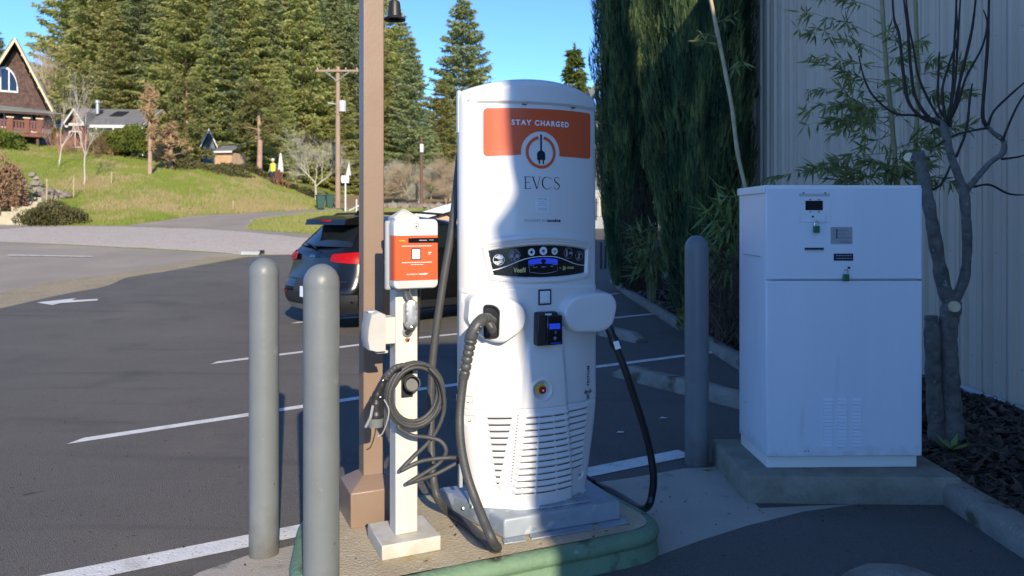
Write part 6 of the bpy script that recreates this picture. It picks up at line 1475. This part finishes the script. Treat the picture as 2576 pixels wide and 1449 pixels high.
q = [P(1482, 228, 29.5), P(1530, 175, 29.5)]; b = MB(); b.loft([[(p.x, y, p.z) for p in q] + [(p.x, y, p.z - .35) for p in q[::-1]] for y in (29.5, 36)]); b.build('roof', 'roof_grey', ph)
q = [P(1484, 234, 29.4), P(1530, 184, 29.4)]; board(q[0], q[1], .18, .05, 'wall_grey', 'barge_board', ph, (0, -1, 0))

# stone wall and rubble beyond the car
rock = []
for s_ in range(4):
    bm = bmesh.new(); bmesh.ops.create_icosphere(bm, subdivisions=1, radius=1)
    for v in bm.verts: v.co *= 1 + .28 * mnoise.noise(v.co * 1.7 + Vector((s_ * 5, 0, 0)))
    me = bpy.data.meshes.new('stone'); bm.to_mesh(me); bm.free(); me.materials.append(M['stone']); rock.append(me)
def stones(t, pts_):
    for i, (p, r) in enumerate(pts_):
        o = bpy.data.objects.new('stone', rock[i % 4]); COL.objects.link(o); o.parent = t; o.location = p; o.scale = (r * 1.35, r, r * .85); o.rotation_euler = (0, 0, i * 1.3)
rg = random.Random(17)
t = world_thing('stone_wall', 'dry stone retaining wall below the brown bank, just right of the brown post', 'wall')
stones(t, [(P(px + rg.uniform(-3, 3), py + rg.uniform(-2, 2), 44 + rg.uniform(-.2, .2)), rg.uniform(.20, .30)) for py in (548, 538, 528, 519) for px in range(962, 1120, 10)])
t = world_thing('rock_bank', 'loose boulders above the wooden steps at the left photo edge', 'rocks')
stones(t, [(P(px, py, 35.5 + (545 - py) * .02), rg.uniform(.11, .24)) for px, py in [(62, 455), (75, 470), (88, 462), (98, 478), (112, 488), (125, 478), (140, 490), (150, 482), (158, 495), (135, 497), (118, 497), (100, 490), (85, 483), (70, 482), (55, 470), (165, 490), (50, 485), (92, 448), (105, 465), (80, 440)]])
# wooden steps
t = world_thing('wooden_steps', 'pale timber garden steps climbing the grass at left photo edge', 'steps')
for i, (py, x0, x1) in enumerate([(548, -10, 62), (537, 12, 84), (524, 36, 98), (512, 42, 104), (501, 50, 112)]):
    y = 31.9 + i * .85; p = P((x0 + x1) / 2, py, y); wd = (x1 - x0) / F * y; b = MB(); b.box((p.x, y, p.z - .15), (wd, .5, .46)); b.build('step', 'step_wood', t, bev=.02)
for px, py, hgt, lab in ((185, 500, 55, 'thin wooden stake in the grass above the dark mound'), (117, 515, 65, 'thin pale stake beside the boulders left of the birches'), (280, 462, 30, 'short stake in the grass by the path below the porch bush'), (586, 527, 22, 'thin grey marker stake low on the grass slope near the drive')):
    x, y = hit(px, py); z = height(x, y); t = thing('stake', lab, 'stake', (x, y, z)); b = MB(); b.tube([(0, 0, -.1), (.02, 0, hgt / F * y)], .03, 6); b.build('stick', 'cane_dry', t)

# utility poles and wires
def pole(px, Y, ytop, label, r=.15, arm=None, rz=0, extra=True, m='wood_pole'):
    x = (px - CX) / F * Y; z = height(x, Y); zt = EYE + (ROW - ytop) / F * Y; t = thing('utility_pole', label, 'utility pole', (x, Y, z), rz)
    b = MB(); b.tube([(0, 0, -.5), (0, 0, (zt - z) * .5), (0, 0, zt - z)], [r, r * .88, r * .72], 12); b.build('mast', m, t, smooth=R(50)); top = zt - z
    if arm:
        b = MB(); b.box((0, -r, top - .28), (arm, .10, .12)); ca = b.build('crossarm', 'wood_pole', t, bev=.01)
        for s_ in (-.46, -.2, .2, .46): b = MB(); b.lathe([(.03, 0), (.05, .04), (.05, .10), (.02, .14)], 8, (s_ * arm, -r, top - .22)); b.build('insulator', 'meter_grey', ca)
        for s_ in (-1, 1): b = MB(); b.tube([(0, -r, top - .9), (s_ * arm * .27, -r, top - .34)], .025, 5); b.build('brace', 'galv', t)
    if extra:
        b = MB(); b.lathe([(.22, 0), (.22, .62), (.18, .68)], 14, (.30, -.1, top - 2.75)); b.build('transformer', 'meter_light', t, smooth=R(40)); b = MB(); b.tube([(0, 0, top - 2.3), (-.6, -.1, top - 2.2)], .03, 5); b.build('bracket', 'galv', t)
    return Vector((x, Y, zt))
A = pole(850, 46, 168, 'tall wooden utility pole with crossarm nearest left of the brown post', .165, 2.6)
B_ = pole(782, 66, 308, 'shorter wooden utility pole farther behind the greyish bare tree', .20, 2.0, extra=False)
C_ = pole(1060, 50, 345, 'dark wooden utility pole with white box between brown post and charger', .12, None, extra=False, m='old_wood')
b = MB(); b.box((C_.x + .05, 49.82, C_.z - .75), (.22, .16, .55)); t = world_thing('meter_box', 'small white box mounted on the dark wooden utility pole', 'utility box'); b.build('box', 'siding_white', t, bev=.02)
def wire(p, q, sag, label):
    n = 16; t = world_thing('overhead_wire', label, 'wire', 'thin overhead wires by the utility poles'); b = MB(); b.tube([p.lerp(q, i / n) - Vector((0, 0, sag * 4 * (i / n) * (1 - i / n))) for i in range(n + 1)], .022, 4); b.build('strand', 'wire', t)
far = Vector((6, 52, 9.2))
for dx, dz in ((-1.2, 0), (1.2, 0)): wire(A + Vector((dx, -.16, -.1)), B_ + Vector((dx * .75, -.16, -.2)), .5, ('left' if dx < 0 else 'right') + ' one of two wires strung between the tops of the wooden utility poles')
for dz, q in ((-.1, far), (-2.2, far - Vector((0, 0, 2.0)))): wire(A + Vector((1.1, -.16, dz)), q, .7, ('upper' if dz > -1 else 'lower') + ' of two wires crossing the conifers right of the brown post')
wire(A + Vector((0, -.16, -2.9)), C_ - Vector((0, 0, .2)), .4, 'low wire from the tall pole to the dark pole')

# road sign, railing, bins, garden furniture, person
x, y = hit(869, 553); x = (869 - CX) / F * 40; t = thing('road_sign', 'white signpost with two plates seen from behind beside the tall wooden pole', 'sign', (x, 40, height(x, 40)))
b = MB(); b.tube([(0, 0, -.3), (0, 0, 1.95)], .045, 8); b.build('signpost', 'siding_white', t)
b = MB(); b.extr([(-.19, 1.55), (.19, 1.55), (.22, 1.75), (.19, 1.95), (-.19, 1.95), (-.22, 1.75)], lambda a, z, d: (a, -.05 - d, z), .02); b.build('sign_plate', 'siding_white', t)
b = MB(); b.extr([(.02, 1.95), (.30, 1.95), (.20, 2.72)], lambda a, z, d: (a, -.02 + d, z), .02); b.build('sign_plate', 'meter_light', t)
t = world_thing('pipe_railing', 'white pipe railing by the drive between signpost and brown post', 'railing')
q0, q1, q2 = P(878, 530, 38), P(906, 516, 38), P(897, 540, 37)
for p, q in ((q0, q1), (q2 + Vector((0, 0, -.6)), q2 + Vector((0, 0, .75)))): b = MB(); b.tube([p, q], .035, 6); b.build('pipe', 'siding_white', t)
b = MB(); b.tube([P(894, 552, 37), P(872, 560, 37), P(850, 565, 37)], .05, 6); b.build('pipe', 'siding_white', t)
def bin_(px, py, lab, s_=1.0):
    x, y = hit(px, py); t = thing('wheelie_bin', lab, 'bin', (x, y, height(x, y)), .4); t.scale = (s_,) * 3
    b = MB(); b.loft([[(-h, -h * 1.1, z), (h, -h * 1.1, z), (h, h * 1.1, z), (-h, h * 1.1, z)] for h, z in ((.17, .04), (.23, .78))]); b.build('body', 'bin_green', t, bev=.02)
    b = MB(); b.box((0, 0, .81), (.52, .58, .06)); b.build('lid', 'bin_green', t, bev=.02)
    for s2 in (-1, 1): b = MB(); b.lathe([(.09, -.025), (.09, .025)], 12, (s2 * .2, .22, .09), Matrix.Rotation(R(90), 4, 'Y')); b.build('wheel', 'tyre', t)
bin_(806, 527, 'green wheelie bin at the end of the grass slope, the left one'); bin_(829, 524, 'darker green wheelie bin just left of the tall wooden pole', .95)
# person
x, y, z = gz_(687, 50.3)
ps = thing('person', 'person in a yellow safety vest standing at the top of the grass slope', 'person', (x, y, z - .05), R(-25)); ps.scale = (.94,) * 3
V0 = [((0, 0, .95), .15), ((0, .0, 1.15), .155), ((0, 0.01, 1.38), .17), ((0, 0, 1.50), .075), ((0, -.01, 1.56), .07), ((0, -.02, 1.66), .105), ((0, -.01, 1.75), .085),
      ((.10, 0, .88), .10), ((.11, -.02, .50), .075), ((.12, .02, .09), .055), ((.12, -.13, .04), .045), ((-.10, 0, .88), .10), ((-.13, .03, .50), .075), ((-.14, .05, .09), .055), ((-.14, -.10, .04), .045),
      ((.20, 0, 1.42), .075), ((.30, -.05, 1.15), .055), ((.42, -.22, 1.0), .042), ((.50, -.30, .97), .04), ((-.20, 0, 1.42), .075), ((-.27, .0, 1.14), .055), ((-.29, -.10, .90), .042), ((-.29, -.14, .82), .04)]
E0 = [(0, 1), (1, 2), (2, 3), (3, 4), (4, 5), (5, 6), (0, 7), (7, 8), (8, 9), (9, 10), (0, 11), (11, 12), (12, 13), (13, 14), (2, 15), (15, 16), (16, 17), (17, 18), (2, 19), (19, 20), (20, 21), (21, 22)]
def skin(name, m, V0, E0, par, sub=2):
    me = bpy.data.meshes.new(name); me.from_pydata([v[0] for v in V0], E0, []); me.materials.append(M[m]); o = bpy.data.objects.new(name, me); COL.objects.link(o); o.parent = par
    bm = bmesh.new(); bm.from_mesh(me); ly = bm.verts.layers.skin.verify(); bm.verts.ensure_lookup_table()
    for i, v in enumerate(bm.verts): v[ly].radius = (V0[i][1], V0[i][1]); v[ly].use_root = (i == 0)
    bm.to_mesh(me); bm.free(); md = o.modifiers.new('skin', 'SKIN'); md.use_smooth_shade = True
    s_ = o.modifiers.new('sub', 'SUBSURF'); s_.levels = sub; s_.render_levels = sub; return o
skin('body', 'grey_cloth', V0, E0, ps)
b = MB(); b.loft([[(1.06 * w_ * math.cos(a), .78 * w_ * math.sin(a), z) for a in [k * math.pi / 8 for k in range(16)]] for w_, z in ((.21, .93), (.22, 1.1), (.235, 1.3), (.235, 1.43), (.12, 1.52))]); b.build('vest', 'vest', ps, smooth=R(60))
b = MB(); b.loft([[(.118 * w_ * math.cos(a), -.015 + .125 * w_ * math.sin(a), z) for a in [k * math.pi / 8 for k in range(16)]] for w_, z in ((1.0, 1.70), (1.02, 1.76), (.85, 1.83), (.3, 1.86))]); b.build('cap', 'siding_white', ps, smooth=R(60))
b = MB(); b.loft([[(.098 * w_ * math.cos(a), -.025 + .108 * w_ * math.sin(a), z) for a in [k * math.pi / 8 for k in range(16)]] for w_, z in ((.5, 1.57), (.95, 1.61), (1.02, 1.66), (1.0, 1.71))]); b.build('face', 'skin', ps, smooth=R(60))
for s_ in (-1, 1):
    b = MB(); cx0 = .11 * s_; b.tube([(cx0, 0, .92), (cx0 * 1.15, .0, .5), (cx0 * 1.2, .03, .1)], [.118, .09, .07], 10); b.build('trouser_leg', 'dark_cloth', ps, smooth=R(60))
x, y, z = gz_(706, 50.0)
t = thing('closed_umbrella', 'closed pale garden umbrella beside the person on the slope', 'umbrella', (x, y, z)); b = MB(); b.tube([(0, 0, -.1), (0, 0, 2.3)], .03, 6); b.build('pole', 'old_wood', t); b = MB(); b.lathe([(.19, .9), (.20, 1.1), (.14, 1.6), (.06, 2.15), (.01, 2.25)], 10); b.build('canopy', 'umbrella', t, smooth=R(50))
def wchair(dx, lab, rz):
    t = thing('garden_chair', lab, 'chair', (x + dx, y - .35, gz_(706 + dx * 38, 49.7)[2]), rz)
    b = MB(); b.box((0, 0, .42), (.5, .5, .06)); b.build('seat', 'deck_red', t); b = MB(); b.box((0, .24, .75), (.5, .05, .6)); b.build('backrest', 'deck_red', t)
    for a in (-.22, .22):
        for c in (-.22, .22): b = MB(); b.box((a, c, .2), (.06, .06, .4)); b.build('leg', 'deck_red', t)
wchair(.30, 'reddish wooden garden chair right below the closed umbrella', 2.4); wchair(-.28, 'reddish wooden garden chair between the person and the closed umbrella', -.6)
x, y, z = gz_(735, 51.5); t = thing('leaning_pole', 'pale pole leaning against the dark trees right of the umbrella', 'pole', (x, y, z - .4)); b = MB(); b.tube([(-.1, 0, 0), (.75, 0, 2.2)], .05, 6); b.build('stick', 'cane_dry', t)
# concrete block at the far corner of the lot
x, y = hit(630, 641); t = thing('concrete_block', 'small grey concrete block on the ground where gravel meets dark asphalt', 'block', (x, y, height(x, y)), .05)
b = MB(); b.hexa([(-.24, -.14, 0), (.26, -.14, 0), (.26, .14, 0), (-.24, .14, 0), (-.22, -.12, .11), (.30, -.10, .10), (.24, .12, .11), (-.22, .12, .12)]); b.build('block', 'meter_grey', t, bev=.01)
b = MB(); b.prism([(.27, -.10), (.40, -.02), (.27, .10)], .05, .13); b.build('nose', 'rubber_black', t)
# ------------------------------------------------------------------ dark car parked in the stall, nose away to the right
car = thing('parked_car', 'black hatchback car parked in a stall, red tail lamp showing behind the bollards', 'car', (-2.98, 10.85, .02), R(44)); car.scale = (1.04, 1.05, 1.07)
# local: x forward from the rear bumper, y to the left, z up
CLn = 4.35
def tabf(t): return lambda z: lerp(t, z)
xr = tabf([(.25, .10), (.38, .02), (.55, .0), (.66, .06), (.80, .10), (.98, .13), (1.04, .17), (1.36, .50), (1.46, .56), (1.52, .70)])       # rear face
xf = tabf([(.25, 4.22), (.4, 4.34), (.6, 4.33), (.8, 4.20), (.95, 3.9), (1.0, 3.55), (1.04, 3.30), (1.36, 2.45), (1.46, 2.15), (1.52, 1.75)])
hw_ = tabf([(.25, .82), (.4, .885), (.6, .90), (.8, .895), (.98, .87), (1.04, .845), (1.36, .665), (1.46, .60), (1.52, .40)])
rc = tabf([(.25, .25), (.6, .30), (1.0, .30), (1.3, .20), (1.52, .16)])
def outline(z, n=7):
    a, f_, h, r = xr(z), xf(z), hw_(z), rc(z); o = []
    rf = min(.6, (f_ - a) * .3)
    for k in range(n): q = R(180 + 90 * k / (n - 1)); o.append((a + r + r * math.cos(q), -h + r + r * math.sin(q) , z))
    for k in range(1, 8): o.append((a + r + (f_ - rf - a - r) * k / 8, -h, z))
    for k in range(n): q = R(270 + 90 * k / (n - 1)); o.append((f_ - rf + rf * math.cos(q), -h + r + r * math.sin(q), z))
    for k in range(n): q = R(90 * k / (n - 1)); o.append((f_ - rf + rf * math.cos(q), h - r + r * math.sin(q), z))
    for k in range(1, 8): o.append((f_ - rf + (a + r - f_ + rf) * k / 8, h, z))
    for k in range(n): q = R(90 + 90 * k / (n - 1)); o.append((a + r + r * math.cos(q), h - r + r * math.sin(q), z))
    out = []
    for x, y, z_ in o:                                     # crowned tail
        t = max(0, 1 - (x - a) / .45); out.append((x + .09 * t * (y / h) ** 2 - .0 , y, z_))
    return out
zs = [.25, .32, .40, .48, .55, .60, .66, .73, .80, .88, .95, .98, 1.01, 1.04]
b = MB(); b.loft([outline(z) for z in zs]); b.build('body', 'car_paint', car, smooth=R(32))
b = MB(); b.loft([outline(z) for z in (1.041, 1.1, 1.18, 1.27, 1.36, 1.41, 1.46, 1.50, 1.52)]); b.build('cabin', 'car_paint', car, smooth=R(35))
def rear_pt(y, z, off=.0):
    a, h, r = xr(z), hw_(z), rc(z); e = max(0, (abs(y) - (h - r)) / r); e = min(1, e); x = a + r * (1 - math.sqrt(max(0, 1 - e * e))); t = max(0, 1 - (x - a) / .45); x += .09 * t * (y / h) ** 2
    nx_ = -math.sqrt(max(0, 1 - e * e * .96)); ny = math.copysign(e, y) * .98 if e else 0
    return Vector((x + nx_ * off, y + ny * off, z))
def side_pt(x, z, off=0, s=-1): return Vector((x, s * (hw_(z) + off), z))
def patch(name, m, fn, us, vs_, par=car, smooth=R(60)):
    b = MB(); n = len(us); b.add([fn(u, v) for v in vs_ for u in us], [(j * n + i, j * n + i + 1, j * n + n + i + 1, j * n + n + i) for j in range(len(vs_) - 1) for i in range(n - 1)]); return b.build(name, m, par, smooth=smooth)
L_ = lambda a, c, n: [a + (c - a) * i / (n - 1) for i in range(n)]
patch('rear_window', 'glass_dark', lambda u, z: rear_pt(u * (hw_(z) - .13 - .02 * (z - 1.06)), z, .012), L_(-1, 1, 15), L_(1.11, 1.385, 6))
b = MB(); b.loft([[(x, s_ * y, z) for x, z in ((.30, 1.40), (.55, 1.40), (.78, 1.50), (.78, 1.535), (.60, 1.53), (.33, 1.475))] for s_, y in ((-1, .53), (-1, .3), (1, .0), (1, .3), (1, .53))]); b.build('spoiler', 'car_paint', car, smooth=R(40))
b = MB(); b.box((.318, 0, 1.455), (.02, .30, .022)); b.build('brake_light', 'red_plastic', car)
b = MB(); b.tube([rear_pt(.0, 1.08, .03), rear_pt(.18, 1.12, .035), rear_pt(.40, 1.14, .03)], .012, 6); b.build('wiper', 'car_trim', car)
for s_ in (-1, 1):
    tl = patch('tail_lamp', 'red_plastic', lambda u, v: rear_pt(s_ * (.46 + u * (.395 - .02 * v)), .895 + .03 * (1 - u) + v * (.09 + .065 * u), .018), L_(0, 1, 14), L_(0, 1, 5))
    patch('lamp_side', 'red_plastic', lambda u, v: Vector((rc(.9) + .13 + u * (.34 - .25 * v), s_ * (hw_(.885 + .17 * v) + .012), .885 + v * .17)), L_(-.35, 1, 6), L_(0, 1, 4), tl)
    for k, (yy, w_) in enumerate(((.56, .035), (.64, .04), (.73, .05))):
        patch('lamp_lens', 'vest' if 0 else 'red_plastic', lambda u, v: rear_pt(s_ * (yy + w_ * u * math.sqrt(max(0, 1 - v * v * .8))), .968 + .032 * v + .006 * k, .026), L_(-1, 1, 6), L_(-1, 1, 5), tl)
    patch('bumper_reflector', 'red_plastic', lambda u, v: rear_pt(s_ * (.55 + .18 * u), .47 + .025 * v, .02), L_(0, 1, 5), L_(0, 1, 2))
patch('rear_cladding', 'car_trim', lambda u, z: rear_pt(u * (hw_(z) - .005), z, .012), L_(-1, 1, 25), L_(.25, .50, 5))
patch('skid_plate', 'silver', lambda u, z: rear_pt(u * .62, z, .022), L_(-1, 1, 9), L_(.25, .33, 3))
patch('plate_recess', 'car_trim', lambda u, z: rear_pt(u * .34, z, .008), L_(-1, 1, 7), L_(.50, .66, 3))
patch('number_plate', 'label_white', lambda u, z: rear_pt(-.05 + u * .17, z, .022), L_(-1, 1, 3), L_(.43, .575, 2))
v, f = place(text2d('KIA', .03, 1.3), 0, .985, .13, .032); b = MB(); b.add([rear_pt(p[0] * -1, p[1], .012) for p in v], f); b.build('badge', 'chrome', car, fix=False)
patch('tailgate_seam', 'car_trim', lambda u, z: rear_pt(u * (hw_(z) - .12), z, .004), L_(-1, 1, 15), L_(.662, .672, 2))
# side: windows, sill cladding, arches, wheels, doors, rails, mirror
for s_ in (-1, 1):
    for x0, x1, nm in ((.78, 1.12, 'quarter_window'), (1.20, 1.98, 'side_window'), (2.06, 2.72, 'side_window')):
        patch(nm, 'glass_dark', lambda u, z: side_pt(x0 + (x1 - x0) * u + (.10 * (z - 1.06) / .3 if nm == 'quarter_window' and u < .3 else 0) - (.55 * (z - 1.06) if x1 > 2.5 and u > .5 else 0), z, .012, s_), L_(0, 1, 6), L_(1.075, 1.385, 4))
    patch('window_trim', 'chrome', lambda u, z: side_pt(.8 + 1.75 * u, z, .010, s_), L_(0, 1, 8), L_(1.40, 1.412, 2))
    patch('sill', 'car_trim', lambda u, z: side_pt(.35 + 3.4 * u, z, .012, s_), L_(0, 1, 12), L_(.25, .36, 2))
    for xw in (.80, 3.50):
        b = MB(); n = 24; v = []; f = []
        for i in range(n + 1):
            q = R(-18 + 216 * i / n); v += [(xw + .345 * math.cos(q), s_ * .906, .34 + .345 * math.sin(q)), (xw + .415 * math.cos(q), s_ * .908, .34 + .415 * math.sin(q))]
        for i in range(n): f.append((2 * i, 2 * i + 1, 2 * i + 3, 2 * i + 2))
        b.add(v, f); b.build('wheel_arch', 'car_trim', car, fix=False)
        b = MB(); b.lathe([(.345, 0), (.345, .002)], 24, (xw, s_ * .9035, .34), Matrix.Rotation(R(90), 4, 'X')); b.build('arch_liner', 'black_plastic', car)
        b = MB(); b.lathe([(.22, -.10), (.30, -.10), (.322, -.075), (.325, .0), (.322, .085), (.30, .11), (.22, .11)], 28, (xw, s_ * .835, .325), Matrix.Rotation(R(90), 4, 'X')); wh = b.build('wheel', 'tyre', car, smooth=R(40))
        b = MB(); b.lathe([(.225, -.085), (.21, -.06), (.05, -.03), (.05, .03), (.21, .06), (.225, .085)], 24, (xw, s_ * .845, .325), Matrix.Rotation(R(90), 4, 'X')); b.build('rim', 'silver', wh, smooth=R(40))
    for xd in (1.15, 2.02, 2.98):
        patch('door_seam', 'black_plastic', lambda u, z: side_pt(xd + .006 * u + .06 * (z - .7), z, .003, s_), (0, 1), L_(.40, 1.03, 7))
    for xd in (1.30, 2.15): b = MB(); b.box((xd, s_ * .905, .93), (.17, .03, .028)); b.build('door_handle', 'car_paint', car, bev=.008)
    b = MB(); b.tube([(.72, s_ * .52, 1.50), (.84, s_ * .535, 1.555), (1.5, s_ * .55, 1.575), (2.1, s_ * .53, 1.545), (2.22, s_ * .52, 1.49)], .017, 8); b.build('roof_rail', 'black_plastic', car, smooth=R(50))
    b = MB(); b.loft([[(2.66 + x, s_ * y, 1.04 + z) for x, z in ((-.07, 0), (.07, .02), (.06, .13), (-.07, .14))] for y in (.90, 1.05)]); b.build('mirror', 'car_paint', car, bev=.02)
b = MB(); b.loft([[(.88 + x, y, 1.515 + z) for x, y, z in ((-.09, -.03, 0), (.10, -.02, 0), (.10, .02, 0), (-.09, .03, 0))], [(.92 + x, y, 1.60) for x, y in ((-.07, -.008), (-.01, -.006), (-.01, .006), (-.07, .008))]]); b.build('antenna_fin', 'car_paint', car, smooth=R(50))
b = MB(); b.box((2.2, 0, .30), (3.6, 1.5, .16)); b.build('underbody', 'black_plastic', car)

# fallen leaves and chips near the island
rg = random.Random(23); b = MB()
for _ in range(1000):
    x = rg.uniform(-4.6, 2.3); y = rg.uniform(3.0, 10); z = height(x, y) + .005
    if inside((x, y), isl_pts): z = ISL + .004
    L = rg.uniform(.004, .014); a = rg.uniform(0, 6.28); d = Vector((math.cos(a), math.sin(a), 0)) * L; p = Vector((-d.y, d.x, 0)) * .45; c = Vector((x, y, z))
    b.add([c - d, c + p, c + d + Vector((0, 0, .003)), c - p], [(0, 1, 2, 3)], rg.random())
tag(b.build('fallen_leaves', 'bark', fix=False), 'tiny leaf scraps scattered over the asphalt and concrete', 'leaf scraps', kind='stuff')
for i, (px, py, lab) in enumerate(((1778, 1181, 'yellow fallen leaf at the foot of the slate bollard'), (52, 1408, ''),)):
    if not lab: continue
    x, y = G(px, py, .005); b = MB(); v = Vector((x, y, .006)); b.add([v + Vector((-.035, -.008, 0)), v + Vector((0, -.022, .006)), v + Vector((.04, .006, .002)), v + Vector((.0, .014, .004))], [(0, 1, 2, 3)]); tag(b.build('fallen_leaf', 'yellow_leaf', fix=False), lab, 'leaf')
for px, py, lab in ((1560, 1088, 'white scrap lying on the shaded asphalt right of the tall charger'), (1668, 1052, 'smaller pale scrap farther out on the shaded asphalt')):
    x, y = G(px, py, .005); b = MB(); v = Vector((x, y, .007)); b.add([v + Vector((-.03, -.012, 0)), v + Vector((.02, -.02, .004)), v + Vector((.035, .006, .002)), v + Vector((-.01, .018, .004))], [(0, 1, 2, 3)]); tag(b.build('paper_scrap', 'paint', fix=False), lab, 'scrap')
